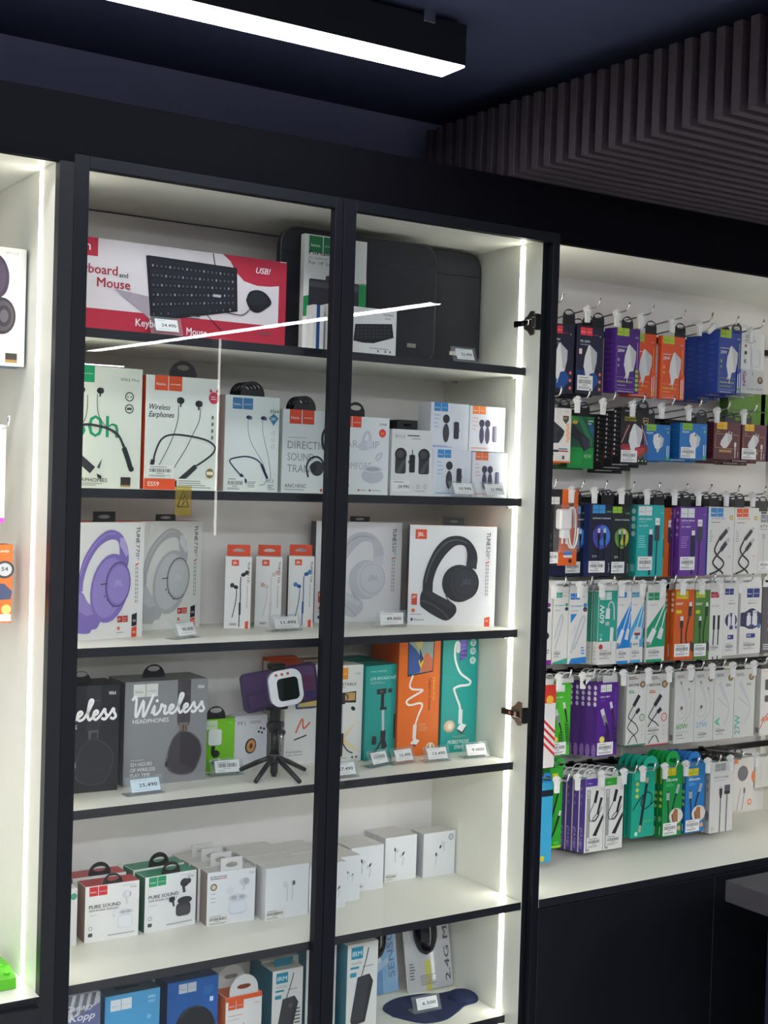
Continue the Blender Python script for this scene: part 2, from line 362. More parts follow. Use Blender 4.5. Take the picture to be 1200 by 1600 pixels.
P = {
  'keyboard_box': (-0.4793, 0.05, 0.5583, 0.454, 0.1579, 0.06, 0.0),
  'portable': (0.0318, 0.085, 0.5583, 0.1433, 0.2252, 0.015, 0.0),
  'folding': (0.0622, 0.055, 0.5583, 0.1677, 0.0903, 0.022, 0.0),
  'sleeve_a': (0.0144, 0.12, 0.5583, 0.3741, 0.2451, 0.02, 0.0),
  'sleeve_b': (0.3293, 0.15, 0.5583, 0.2351, 0.2522, 0.02, 0.0),
  'es62': (-0.451, 0.09, 0.28, 0.1569, 0.2168, 0.05, 0.0),
  'es59': (-0.2868, 0.09, 0.28, 0.1463, 0.2088, 0.045, 0.0),
  'es64': (-0.1163, 0.11, 0.28, 0.1172, 0.1837, 0.05, 0.0),
  'direct': (0.005, 0.1, 0.28, 0.15, 0.1625, 0.05, 0.0),
  'earclip': (0.0972, 0.09, 0.28, 0.1471, 0.156, 0.05, 0.0),
  'f11': (0.2483, 0.085, 0.28, 0.1013, 0.1351, 0.05, 0.0),
  'mic1': (0.3524, 0.075, 0.28, 0.0931, 0.0998, 0.04, 0.0),
  'mic2': (0.4555, 0.075, 0.28, 0.0908, 0.0956, 0.04, 0.0),
  'mic3': (0.3556, 0.1, 0.3789, 0.0968, 0.0979, 0.04, 0.0),
  'mic4': (0.458, 0.1, 0.3804, 0.0925, 0.0949, 0.04, 0.0),
  't770a': (-0.3837, 0.1401, 0.0, 0.1462, 0.2167, 0.07, 0.2835),
  't770b': (-0.209, 0.2599, 0.0, 0.1466, 0.2155, 0.07, 0.2686),
  't110a': (-0.0354, 0.2544, 0.0, 0.0534, 0.1461, 0.04, -0.4578),
  't110b': (0.0339, 0.2541, 0.0, 0.0555, 0.1458, 0.04, -0.606),
  't520b': (0.2787, 0.293, 0.0, 0.1217, 0.2179, 0.06, -0.3654),
  't520c': (0.3753, 0.1967, 0.0, 0.1888, 0.2166, 0.06, -0.5243),
  'w64a': (-0.373, 0.1661, -0.2842, 0.0841, 0.1985, 0.09, -0.0761),
  'w64b': (-0.277, 0.1743, -0.2842, 0.169, 0.1982, 0.09, -0.0255),
  'greenlamp': (-0.0778, 0.2315, -0.2842, 0.0622, 0.1017, 0.03, -0.1665),
  'ff1': (-0.0124, 0.2193, -0.2842, 0.0613, 0.1047, 0.03, -0.0833),
  'k20': (0.2134, 0.1916, -0.2842, 0.0506, 0.2049, 0.06, -0.1327),
  'tealtri': (0.2688, 0.1897, -0.2842, 0.0942, 0.2014, 0.06, 0.1955),
  'orangest': (0.352, 0.1875, -0.2842, 0.1072, 0.246, 0.09, 0.0056),
  'tealst': (0.461, 0.1873, -0.2842, 0.0978, 0.2441, 0.09, -0.1374),
  'red': (-0.3397, 0.1884, -0.5753, 0.107, 0.1063, 0.05, -0.0215),
  'greenp': (-0.2203, 0.1871, -0.5753, 0.1116, 0.1081, 0.05, 0.0709),
  't09': (-0.0978, 0.1685, -0.5753, 0.1028, 0.1055, 0.05, -0.0613),
  'air1': (0.0187, 0.1435, -0.5753, 0.0982, 0.1049, 0.05, -0.0255),
  'air4': (0.2662, 0.2203, -0.5753, 0.0827, 0.0963, 0.05, -0.0218),
  'air5': (0.3723, 0.2506, -0.5753, 0.0859, 0.0981, 0.05, -0.0105),
  'air6': (0.4751, 0.251, -0.5753, 0.0986, 0.1, 0.05, -0.0365),
  'r1_navyB': (0.7988, 0.16, 0.5241, 0.0811, 0.1568, 0.035, 0.0),
  'r1_purple': (0.918, 0.16, 0.5339, 0.0774, 0.1523, 0.035, 0.0),
  'r1_orangeB': (1.0659, 0.16, 0.5274, 0.079, 0.1522, 0.035, 0.0),
  'r1_blue': (1.2613, 0.16, 0.5536, 0.0817, 0.1584, 0.035, 0.0),
  'r2_green': (0.7984, 0.18, 0.3525, 0.0796, 0.1208, 0.035, 0.0),
  'r2_white': (0.7233, 0.16, 0.3628, 0.0661, 0.1251, 0.035, 0.0),
  'r2_black': (0.9435, 0.16, 0.3659, 0.0892, 0.1341, 0.035, 0.0),
  'r2_blueB': (1.1381, 0.16, 0.3841, 0.0938, 0.089, 0.035, 0.0),
  'r2_blueA': (1.0185, 0.16, 0.3781, 0.0875, 0.0866, 0.035, 0.0),
  'r2_marA': (1.2558, 0.16, 0.39, 0.0958, 0.0922, 0.035, 0.0),
  'r2_marB': (1.3569, 0.16, 0.3885, 0.0907, 0.0924, 0.035, 0.0),
  'r3_navyA': (0.8024, 0.18, 0.0995, 0.0621, 0.1664, 0.035, 0.0),
  'r3_navyB': (0.8553, 0.16, 0.1013, 0.07, 0.1694, 0.035, 0.0),
  'r3_bgreen': (0.9267, 0.16, 0.0993, 0.057, 0.168, 0.035, 0.0),
  'r3_teal': (1.0076, 0.16, 0.0982, 0.0873, 0.1724, 0.035, 0.0),
  'r3_orange': (1.0869, 0.19, 0.0937, 0.0781, 0.1706, 0.035, 0.0),
  'r3_purple': (1.1485, 0.16, 0.0975, 0.0931, 0.1706, 0.035, 0.0),
  'r3_wblue': (1.2474, 0.16, 0.0992, 0.0928, 0.1705, 0.035, 0.0),
  'r3_worange': (1.3411, 0.16, 0.0999, 0.0884, 0.1693, 0.035, 0.0),
  'r3_grey': (1.4287, 0.16, 0.1008, 0.0846, 0.1598, 0.035, 0.0),
  'r3_blister': (0.6889, 0.12, 0.1296, 0.0882, 0.171, 0.002, 0.0),
  'r4_wteal': (0.755, 0.16, -0.0994, 0.0447, 0.1658, 0.035, 0.0),
  'r4_wblue': (0.802, 0.16, -0.1014, 0.0558, 0.1651, 0.035, 0.0),
  'r4_teal60': (0.893, 0.16, -0.1081, 0.0585, 0.1745, 0.035, 0.0),
  'r4_blue': (0.9534, 0.16, -0.1089, 0.0429, 0.1726, 0.035, 0.0),
  'r4_lblue': (0.997, 0.16, -0.1081, 0.0407, 0.1709, 0.035, 0.0),
  'r4_green': (1.0496, 0.16, -0.1095, 0.0609, 0.17, 0.035, 0.0),
  'r4_orange': (1.1421, 0.16, -0.1091, 0.0669, 0.1737, 0.035, 0.0),
  'r4_dgreen': (1.2107, 0.16, -0.1109, 0.0532, 0.1737, 0.035, 0.0),
  'r4_wred': (1.2647, 0.16, -0.1127, 0.0482, 0.1783, 0.035, 0.0),
  'r4_wnavyA': (1.3134, 0.16, -0.1059, 0.0514, 0.1724, 0.035, 0.0),
  'r4_wnavyB': (1.3743, 0.16, -0.104, 0.0777, 0.1696, 0.035, 0.0),
  'r5_lime': (0.7591, 0.16, -0.3134, 0.0572, 0.1683, 0.035, 0.0),
  'r5_purple': (0.9005, 0.16, -0.3261, 0.064, 0.1744, 0.035, 0.0),
  'r5_silA': (0.9922, 0.16, -0.3079, 0.0653, 0.1716, 0.035, 0.0),
  'r5_silB': (1.0584, 0.16, -0.3125, 0.0748, 0.1732, 0.035, 0.0),
  'r5_60': (1.1528, 0.16, -0.3159, 0.068, 0.1784, 0.035, 0.0),
  'r5_27': (1.222, 0.16, -0.316, 0.0667, 0.1761, 0.035, 0.0),
  'r5_1a': (1.2904, 0.16, -0.3172, 0.0711, 0.1755, 0.035, 0.0),
  'r5_27t': (1.363, 0.16, -0.3174, 0.0758, 0.1736, 0.035, 0.0),
  'r5_or': (1.4606, 0.16, -0.3196, 0.077, 0.1734, 0.035, 0.0),
  'r6_x40': (0.7607, 0.16, -0.5282, 0.0392, 0.1883, 0.035, 0.0),
  'r6_purple': (0.8722, 0.16, -0.5508, 0.0581, 0.1765, 0.035, 0.0),
  'r6_wgreen': (0.9318, 0.16, -0.5515, 0.0609, 0.1738, 0.035, 0.0),
  'r6_teal': (1.02, 0.16, -0.5343, 0.0756, 0.1635, 0.035, 0.0),
  'r6_sil': (1.1238, 0.16, -0.5438, 0.0651, 0.1812, 0.035, 0.0),
  'r6_silb': (1.2012, 0.16, -0.5435, 0.0667, 0.1734, 0.035, 0.0),
  'r6_usbc': (1.2877, 0.16, -0.5533, 0.0842, 0.1793, 0.035, 0.0),
  'r6_worange': (1.416, 0.2, -0.5199, 0.0753, 0.1374, 0.035, 0.0),
  'r6_far': (1.5651, 0.26, -0.4866, 0.0762, 0.0823, 0.035, 0.0),
  'book': (0.0459, 0.05, 0.5583, 0.0206, 0.0843, 0.02, 0.0),
  't110c': (0.1014, 0.2461, 0.0, 0.0869, 0.146, 0.04, 0.3972),
  't520a': (0.1912, 0.2883, 0.0, 0.0902, 0.2194, 0.06, -0.1055),
  'air2': (-0.0008, 0.145, -0.5753, 0.1244, 0.0966, 0.05, 0.0281),
  'air3': (0.2047, 0.1748, -0.5753, 0.0322, 0.0955, 0.05, 0.0279),
  'r_blank': (0.7401, 0.16, 0.5288, 0.0564, 0.1577, 0.035, 0.0),
  'fan': (-0.4315, 0.1, -0.831, 0.0887, 0.1966, 0.06, 0.0),
  'em21': (-0.3309, 0.1, -0.831, 0.1111, 0.1802, 0.06, 0.0),
  'bluebox': (-0.1945, 0.13, -0.831, 0.1068, 0.1755, 0.06, 0.0),
  'orangem': (-0.0781, 0.11, -0.831, 0.0786, 0.126, 0.06, 0.0),
  'irmA': (0.0317, 0.13, -0.831, 0.0707, 0.1561, 0.06, 0.0),
  'irmB': (0.2011, 0.12, -0.831, 0.0748, 0.1838, 0.06, 0.0),
  'irmC': (0.1604, 0.14, -0.831, 0.0349, 0.1743, 0.06, 0.0),
  'bluem': (0.2917, 0.2, -0.831, 0.0906, 0.1597, 0.06, 0.0),
  'mouse24': (0.401, 0.2, -0.831, 0.1159, 0.1601, 0.06, 0.0),
}
# ================================================================ the room
CZ, FZ, FY = 1.133, -1.2, -0.02       # ceiling, floor, plane of the cabinet fronts
mb = MB(); mb.box(-3.6, 5.0, -8.2, 0.42, FZ-0.05, FZ, FLOORM); struct('floor', mb)
mb = MB(); mb.box(-3.6, 5.0, -8.2, 0.42, CZ, CZ+0.05, CEIL); struct('ceiling', mb)
mb = MB(); mb.box(-3.6, 5.0, 0.36, 0.42, FZ, CZ, BWALL); struct('wall_back', mb)
mb = MB(); mb.box(-3.66, -3.6, -8.2, 0.42, FZ, CZ, ROOMW); struct('wall_left', mb)
mb = MB(); mb.box(5.0, 5.06, -8.2, 0.42, FZ, CZ, ROOMW); struct('wall_right', mb)
mb = MB(); mb.box(-3.6, 5.0, -8.26, -8.2, FZ, CZ, ROOMW); struct('wall_front', mb)
# black fascia board running over all the cabinets
mb = MB(); mb.box(-0.4712, 0.5875, FY+0.002, 0.0, 0.8392, 0.937, FASCIA); mb.box(-2.6, -0.4712, FY+0.002, 0.0, 0.8235, 0.937, FASCIA); mb.box(0.5875, 3.4, FY+0.002, 0.0, 0.8195, 0.937, FASCIA); mb.box(-2.6, 3.4, 0.0, 0.35, 0.921, 0.937, FASCIA); struct('trim_1', mb)

# slatted ceiling feature: 30 charcoal battens hanging from a carrier frame
slats = thing('slatted_ceiling_baffle', 'charcoal wooden slat canopy hanging from the ceiling above the hook wall', 'slat canopy', (0.44, 0.3, CZ))
yy = 0.2665; k = 0
while yy > -0.93:
    s_ = MB(); s_.box(0, 3.1, -0.0095, 0.0095, -0.197, -0.045, SLAT, 0.0012)
    s_.build('slat', slats, (0.0, yy-0.3, 0)); yy -= 0.0372
for xx in (0.14, 1.1, 2.1, 2.9):
    s_ = MB(); s_.box(xx, xx+0.04, -1.25, 0.03, -0.046, 0, BPL); s_.build('carrier_rail', slats)

def strip_lamp(name, label, a, b, w, z0, z1, group=None, dm=None):
    ax, ay = a; bx, by = b; L = math.hypot(bx-ax, by-ay); rz = math.atan2(by-ay, bx-ax)
    t = thing(name, label, 'ceiling light', ((ax+bx)/2, (ay+by)/2, z0), rz, group)
    m = MB(); h = z1-z0; t0 = 0.0012
    m.box(-L/2, L/2, -w/2, -w/2+t0, 0, h, BLK); m.box(-L/2, L/2, w/2-t0, w/2, 0, h, BLK)
    m.box(-L/2, -L/2+t0, -w/2+t0, w/2-t0, 0, h, BLK); m.box(L/2-t0, L/2, -w/2+t0, w/2-t0, 0, h, BLK); m.box(-L/2, L/2, -w/2, w/2, h-0.002, h, BLK)
    m.build('housing', t)
    m = MB(); m.box(-L/2+t0, L/2-t0, -w/2+t0, w/2-t0, -0.003, 0.003, dm or LAMPM); m.build('diffuser', t)
    for xx in (-L/2+0.08, L/2-0.08):
        m = MB(); m.box(xx-0.012, xx+0.012, -w/2-0.002, w/2+0.002, h-0.012, CZ-z0, CHROME, 0.001); m.build('ceiling_clip', t)
    return t
strip_lamp('linear_ceiling_lamp', 'black linear ceiling lamp with a glowing white strip, above the glass-door cabinet', (-1.55, -0.200), (0.160, -0.213), 0.073, 1.05, 1.122, dm=NEARM)
strip_lamp('linear_ceiling_lamp', 'linear ceiling lamp mirrored as the long slanting streak in the glass doors', (1.712, -5.67), (1.94, -2.376), 0.06, 1.05, 1.122)
strip_lamp('linear_ceiling_lamp', 'short far ceiling lamp, mirrored as the small dash in the left glass door', (2.02, -6.62), (2.30, -6.60), 0.06, 1.05, 1.122)
strip_lamp('linear_ceiling_lamp', 'added long fill lamp, unseen behind the camera on the left of the shop', (-1.75, -4.6), (-1.65, -1.3), 0.09, 1.05, 1.122)  # added to even out the lighting, outside the view and door reflections
strip_lamp('linear_ceiling_lamp', 'added unseen fill lamp over the aisle in front of the hook wall', (4.3, -3.0), (4.3, -1.2), 0.09, 1.05, 1.122)  # unseen lamp added as fill, placed clear of the glass reflections
strip_lamp('linear_ceiling_lamp', 'added unseen fill lamp crossing the shop well behind the camera', (-2.6, -5.2), (0.8, -5.2), 0.09, 1.05, 1.122)  # added to lift the general room light, never in view
strip_lamp('linear_ceiling_lamp', 'added unseen fill lamp crossing the shop just behind the camera', (-2.4, -3.1), (0.5, -3.1), 0.09, 1.05, 1.122)  # extra frontal fill, added out of view

# opposite display column, seen only as the thin upright streak in the glass
op = thing('display_column', 'slim dark column with one upright light strip, mirrored in the left glass door', 'display cabinet', (1.6, -4.24, FZ))
mb = MB(); mb.box(0.13, 0.225, -0.05, 0.2, 0, 1.0-FZ+0.015, BLK, 0.002); mb.build('column_body', op)
mb = MB(); mb.box(0.170, 0.182, 0.2, 0.204, 0.0-FZ+0.01, 1.0-FZ+0.01, LEDM); mb.build('led_strip', op)

# ================================================================ cabinets
ZT, ZB = 0.8225, FZ+0.08
S1, S2, S3, S4, S5, S6 = 0.5583, 0.28, 0.0, -0.2842, -0.5753, -0.831
XI0, XI1 = -0.4667, 0.5569
SY = 0.0426; TH = 0.0165; DB = 0.3385
def led(parent, x, y, z0, z1, side, off=(0, 0, 0)):
    m = MB(); t = 0.0009
    xa, xb = (x-t, x+0.001) if side > 0 else (x-0.001, x+t)
    m.box(xa-off[0], xb-off[0], y-0.0065, y+0.0065, z0-off[2], z1-off[2], LEDM); return m.build('led_strip', parent)
def frame_bar(mb, x0, x1, y0, y1, z0, z1): mb.box(x0, x1, y0, y1, z0, z1, ALU, 0.0008)

cb = thing('glass_door_cabinet', 'tall black and white display cabinet with two glass doors and six lit shelves', 'display cabinet', (0.045, 0.17, FZ))
ox, oz = 0.045, FZ
def CL(m, name, p=cb): return m.build(name, p, (-0.045, -0.17, -FZ))
for x0, x1, w0, w1 in ((-0.4967, XI0, -0.469, XI0), (XI1, 0.587, XI1, 0.5595)):
    m = MB(); inner = '+x' if x0 < 0 else '-x'; outer = '-x' if x0 < 0 else '+x'
    m.box(x0, x1, 0.0, 0.345, ZB, 0.921, BLK, 0, {inner: WHITE, outer: WHITE}); CL(m, 'side_panel')
m = MB(); m.box(XI0, XI1, DB, 0.345, ZB, 0.82, BACK, 0); CL(m, 'back_panel')
m = MB(); m.box(XI0, XI1, 0.001, DB, ZT, 0.84, WHITE, 0, {'-y': BLK}); CL(m, 'top_panel')
for z, fy_ in ((S1, SY), (S2, SY), (S3, SY), (S4, SY), (S5, 0.001), (S6, SY)):
    m = MB(); m.box(XI0+0.001, XI1-0.0012, fy_, DB-0.0005, z-TH, z, WHITE, 0, {'-y': EDGE}); s_ = CL(m, 'shelf')
    if fy_ > 0.01:
        for sx in (-1, 1):
            for py in (0.075, 0.29):
                xx = XI1-0.008 if sx > 0 else XI0+0.008
                pm = MB(); pm.tube([(xx-0.007, py, z-TH-0.003), (xx+0.0065, py, z-TH-0.003)], 0.003, CHROME, 8); q = pm.build('shelf_pin', s_)
m = MB(); m.box(XI0, XI1, 0.001, DB, ZB, ZB+0.02, WHITE, 0, {'-y': BLK}); CL(m, 'bottom_panel')
m = MB(); m.box(-0.4967, 0.587, 0.02, 0.33, FZ, ZB, BLK); CL(m, 'plinth')
for x_, sd in ((XI0, -1), (XI1, 1)):
    for za, zb in ((S5+0.001, ZT-0.006), (ZB+0.03, S5-TH-0.001)):
        m = MB(); t_ = 0.0012
        xa, xb = (x_-t_, x_+0.0006) if sd > 0 else (x_-0.0006, x_+t_)
        m.box(xa, xb, 0.0585, 0.0725, za, zb, LEDM); CL(m, 'led_strip')
# doors
def hinge(parent, x, z, sd):
    h = MB()
    # plate on the side panel (winged), arm, cup on the door stile
    wing = [(0.018, 0.024), (0.030, 0.026), (0.040, 0.016), (0.052, 0.010), (0.052, -0.010), (0.040, -0.016), (0.030, -0.026), (0.018, -0.024)]
    h.prism(wing, 'x', -0.0030*1, -0.0008, NICKEL)
    h.box(-0.013, -0.003, 0.014, 0.075, -0.0065, 0.0065, mat('hinge_arm_dark', '#3a3430', 0.3, 1.0), 0.0012)
    h.box(-0.015, -0.010, 0.022, 0.030, -0.005, 0.005, CHROME, 0.0008)
    h.tube([(-0.014, 0.045, 0), (-0.0125, 0.045, 0)], 0.0035, CHROME, 10)
    h.box(-0.011, -0.002, -0.001, 0.016, -0.011, 0.011, NICKEL, 0.001)
    h.box(-0.016, 0.0, -0.0015, 0.003, -0.017, 0.017, mat('hinge_arm_dark', '#3a3430', 0.3, 1.0), 0.0015)
    if sd < 0: h.v = [(-v[0], v[1], v[2]) for v in h.v]
    return h.build('hinge', parent, (x-0.045, 0-0.17, z-FZ), recalc=True)
for (xa, xb, hx, sd) in ((-0.4712, 0.0548, XI0, -1), (0.0562, 0.5868, XI1, 1)):
    z0, z1 = ZB-0.06, 0.8385; sw = 0.0175
    m = MB()
    wl = 0.026 if sd < 0 else 0.0278; wr = 0.0175
    if sd < 0: bars = ((xa, xa+0.0262), (xb-0.0175, xb))
    else: bars = ((xa, xa+0.0275), (xb-0.0180, xb))
    for a_, b_ in bars: frame_bar(m, a_, b_, FY, -0.0012, z0, z1)
    frame_bar(m, bars[0][1], bars[1][0], FY, -0.0012, z1-0.0215, z1); frame_bar(m, bars[0][1], bars[1][0], FY, -0.0012, z0, z0+0.0215)
    d_ = CL(m, 'door_frame')
    g_ = MB(); g_.box(bars[0][1]-0.003, bars[1][0]+0.003, -0.0095, -0.0060, z0+0.02, z1-0.020, GLASS); g_.build('glass_pane', d_)
    for hz in (0.652, -0.178, -0.95): hinge(cb, hx, hz, sd)

# translucent yellow film with a dark bolt triangle, on the left glass
st = MB(); st.box(-0.0155, 0.0155, -0.0004, 0, -0.026, 0.026, YFILM)
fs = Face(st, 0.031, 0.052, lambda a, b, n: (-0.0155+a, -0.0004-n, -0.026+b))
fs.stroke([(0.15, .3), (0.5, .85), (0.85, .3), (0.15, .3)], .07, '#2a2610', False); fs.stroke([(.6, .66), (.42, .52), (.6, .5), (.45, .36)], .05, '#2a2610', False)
so = st.build('warning_film', None, (-0.2535, -0.0097, 0.262)); tag(so, 'translucent yellow high-voltage triangle on the left glass door', 'sticker')

# ---- left open bay with hooks
lb = thing('open_hook_bay', 'white open bay at the left edge with a glowing strip beside its right edge', 'display cabinet', (-1.0, 0.17, FZ))
def LL(m, name): return m.build(name, lb, (1.0, -0.17, -FZ))
m = MB(); m.box(-0.4967, -0.4712, FY, -0.0005, ZB-0.06, 0.8235, BLK, 0.0005); CL(m, 'front_post')
m = MB(); m.box(-1.6, -0.4972, DB, 0.345, -0.59, 0.84, BACK); LL(m, 'back_panel')
m = MB(); m.box(-1.6, -0.4972, 0.0005, DB, 0.8235, 0.84, WHITE, 0, {'-y': BLK}); LL(m, 'top_panel')
m = MB(); m.box(-1.6, -0.4972, -0.022, DB, -0.596, -0.575, WHITE, 0, {'-y': BLK}); LL(m, 'bottom_board')
m = MB(); m.box(-1.63, -1.6, -0.018, 0.345, FZ, 0.84, WHITE, 0); LL(m, 'side_panel')
m = MB(); m.box(-1.6, -0.4972, -0.018, 0.345, FZ, -0.596, BLK, 0); LL(m, 'base_cabinet')
for xa in (-1.598, -1.047): 
    m = MB(); m.box(xa, xa+0.547, -0.038, -0.018, FZ+0.06, -0.588, BLK, 0.001); LL(m, 'base_door')
m = MB(); m.box(-0.4978, -0.4962, 0.063, 0.076, -0.574, 0.8205, LEDM); LL(m, 'led_strip')
m = MB(); m.box(-1.6002, -1.5988, 0.063, 0.076, -0.574, 0.8205, LEDM); LL(m, 'led_strip')
m = MB()
for z in (0.68, 0.36, 0.24): m.box(-1.55, -0.52, 0.305, 0.315, z-0.006, z+0.006, RAIL)
LL(m, 'hook_rail')

# ---- right open bay
XR = 1.68; BZ = -0.569; DR = 0.328
rb = thing('open_hook_bay', 'wide white open bay on the right full of hooks with hanging boxes', 'display cabinet', (1.13, 0.17, FZ))
def RL(m, name, p=rb): return m.build(name, p, (-1.13, -0.17, -FZ))
m = MB(); m.box(0.5875, XR, DR, 0.345, BZ, 0.82, BACK); RL(m, 'back_panel')
m = MB(); m.box(0.5875, XR+0.03, 0.0005, DR, 0.8195, 0.836, WHITE, 0, {'-y': BLK}); RL(m, 'top_panel')
m = MB(); m.box(XR, XR+0.03, FY, 0.345, BZ-0.02, 0.819, WHITE, 0, {'-y': BLK}); RL(m, 'side_panel')
m = MB(); m.box(0.5875, XR+0.03, FY, 0.345, BZ-0.018, BZ, WHITE, 0, {'-y': EDGE}); RL(m, 'bottom_board')
m = MB(); m.box(0.5875, XR+0.03, FY+0.021, 0.345, FZ+0.08, BZ-0.018, BLK); RL(m, 'base_cabinet')
for xa, xb in ((0.5885, 1.117), (1.119, XR+0.029)):
    m = MB(); m.box(xa, xb, FY, FY+0.02, FZ+0.09, BZ-0.0205, BLK, 0.001); RL(m, 'base_door')
m = MB(); m.box(0.5875, XR, 0.04, 0.33, FZ, FZ+0.08, BLK); RL(m, 'plinth')
for xx, sd in ((0.5875, -1), (XR, 1)):
    m = MB(); xa, xb = (xx-0.0005, xx+0.0012) if sd < 0 else (xx-0.0012, xx+0.0005)
    m.box(xa, xb, 0.04, 0.053, BZ+0.002, 0.817, LEDM); RL(m, 'led_strip')
ROWZ = {'r1': 0.735, 'r2': 0.529, 'r3': 0.325, 'r4': 0.109, 'r5': -0.100, 'r6': -0.333}
for z in ROWZ.values():
    zz = z-0.020-0.1*(0.305-0.08)
    m = MB(); m.box(0.60, XR-0.012, 0.303, 0.311, zz-0.012, zz+0.003, RAIL, 0.0006); RL(m, 'hook_rail')
for xx in (0.62, 1.13, XR-0.03):
    m = MB(); m.box(xx-0.008, xx+0.008, 0.3112, 0.328, -0.5, 0.74, WHITE); RL(m, 'rail_upright')

# next bay to the right, black end
m = MB(); m.box(XR+0.032, 3.4, -0.015, 0.345, FZ, 0.82, BLK, 0.001)
o_ = m.build('tall_cabinet', None); tag(o_, 'plain black tall cabinet beyond the right open bay', 'cabinet')
m = MB(); m.box(-2.6, -1.632, -0.015, 0.345, FZ, 0.82, BLK, 0.001)
o_ = m.build('tall_cabinet', None); tag(o_, 'plain black tall cabinet beyond the left open bay', 'cabinet')

# counter
ct = thing('sales_counter', 'dark stone-topped counter corner standing before the black base cabinets at lower right', 'counter', (1.6, -0.65, FZ))
m = MB(); m.box(0.878-1.6, 1.0, -0.55, -0.27+0.65, -0.545-FZ, -0.50-FZ, COUNTER, 0.002); m.build('counter_top', ct)
m = MB(); m.box(0.955-1.6, 0.95, -0.50, -0.32+0.65, 0.0, -0.545-FZ, NAVY, 0.001); m.build('counter_body', ct)

# ================================================================ hooks
def make_hook(loc, label, group, clip=True, tilt=0, L=0.225):
    t = thing('display_hook', label, 'hook', loc, 0, group)
    m = MB(); r_ = 0.0022
    pts = [(0, L, -0.1*L-0.020), (0, 0.012, -0.0205), (0, 0.004, -0.019), (0, -0.001, -0.013), (0, -0.004, 0.0)]
    m.tube(pts, r_, CHROME, 8); m.build('rod', t)
    m = MB(); m.box(-0.008, 0.008, L-0.002, L+0.003, -0.1*L-0.034, -0.1*L-0.012, RAIL, 0.001); m.build('mount_plate', t)
    if clip:
        m = MB()
        m.tube([(0, 0.030, -0.0228), (0, 0.046, -0.0238)], 0.0068, CLIPW, 6, smooth=False)
        m.prism([(-0.0062, -0.024), (-0.0055, -0.053), (0.0055, -0.053), (0.0062, -0.024)], 'y', 0.034, 0.0405, CLIPW)
        m.box(-0.0022, 0.0022, 0.0325, 0.042, -0.020, -0.0145, CLIPW, 0.0005)
        c = m.build('lock_clip', t, recalc=True)
        if tilt: c.rotation_euler = (0, tilt, 0); c.location = (-0.023*math.sin(tilt), 0, -0.023*(1-math.cos(tilt)))
    return t
HK = {'r1': [0.664, 0.772, 0.861, 0.936, 1.037, 1.127, 1.215, 1.305], 'r2': [0.669, 0.751, 0.828, 0.919, 1.012, 1.101, 1.197, 1.291],
      'r3': [0.663, 0.742, 0.811, 0.894, 0.975, 1.064, 1.144, 1.24, 1.334], 'r4': [0.70, 0.777, 0.844, 0.905, 0.971, 1.037, 1.103, 1.167, 1.231, 1.299],
      'r5': [0.724, 0.795, 0.854, 0.92, 1.0, 1.067, 1.139, 1.212, 1.285, 1.361], 'r6': [0.728, 0.789, 0.863, 0.932, 0.992, 1.064, 1.134, 1.209, 1.288, 1.38]}
ROWN = {'r1': 'top', 'r2': 'second', 'r3': 'third', 'r4': 'fourth', 'r5': 'fifth', 'r6': 'bottom'}
ORD = ['leftmost', 'second from the left', 'third from the left', 'fourth from the left', 'fifth from the left', 'sixth from the left', 'seventh from the left', 'eighth from the left', 'ninth from the left', 'rightmost']
hook0 = None; HOOKX = {}
def add_hook(x, z, label, group, clip=True):
    global hook0
    if clip and hook0 is not None: return dup(hook0, (x, 0.08, z), label, group)
    h = make_hook((x, 0.08, z), label, group, clip)
    if clip: hook0 = h
    return h
for row, xs in HK.items():
    n = len(xs)
    for i, x in enumerate(xs):
        xw = -1.2597+(x+1.2597)*1.00884; HOOKX.setdefault(row, []).append(xw)
        o_ = ORD[i] if i < n-1 else 'rightmost'
        if row == 'r1' and i == 6 or row == 'r5' and i == 2:
            h = make_hook((xw, 0.08, ROWZ[row]), 'chrome hook with a tilted white clip, %s of the %s row' % (o_, ROWN[row]), 'hooks on the %s row' % ROWN[row], True, 0.9)
        else:
            add_hook(xw, ROWZ[row], 'chrome hook with a white clip, %s of the %s hook row' % (o_, ROWN[row]), 'hooks on the %s row' % ROWN[row])
def rod_z(row, y): return ROWZ[row]-0.0205-0.1*(y-0.09)
# ================================================================ goods behind the glass
OR_, GR_, BL_ = '#e2552a', '#149a63', '#3d78a8'
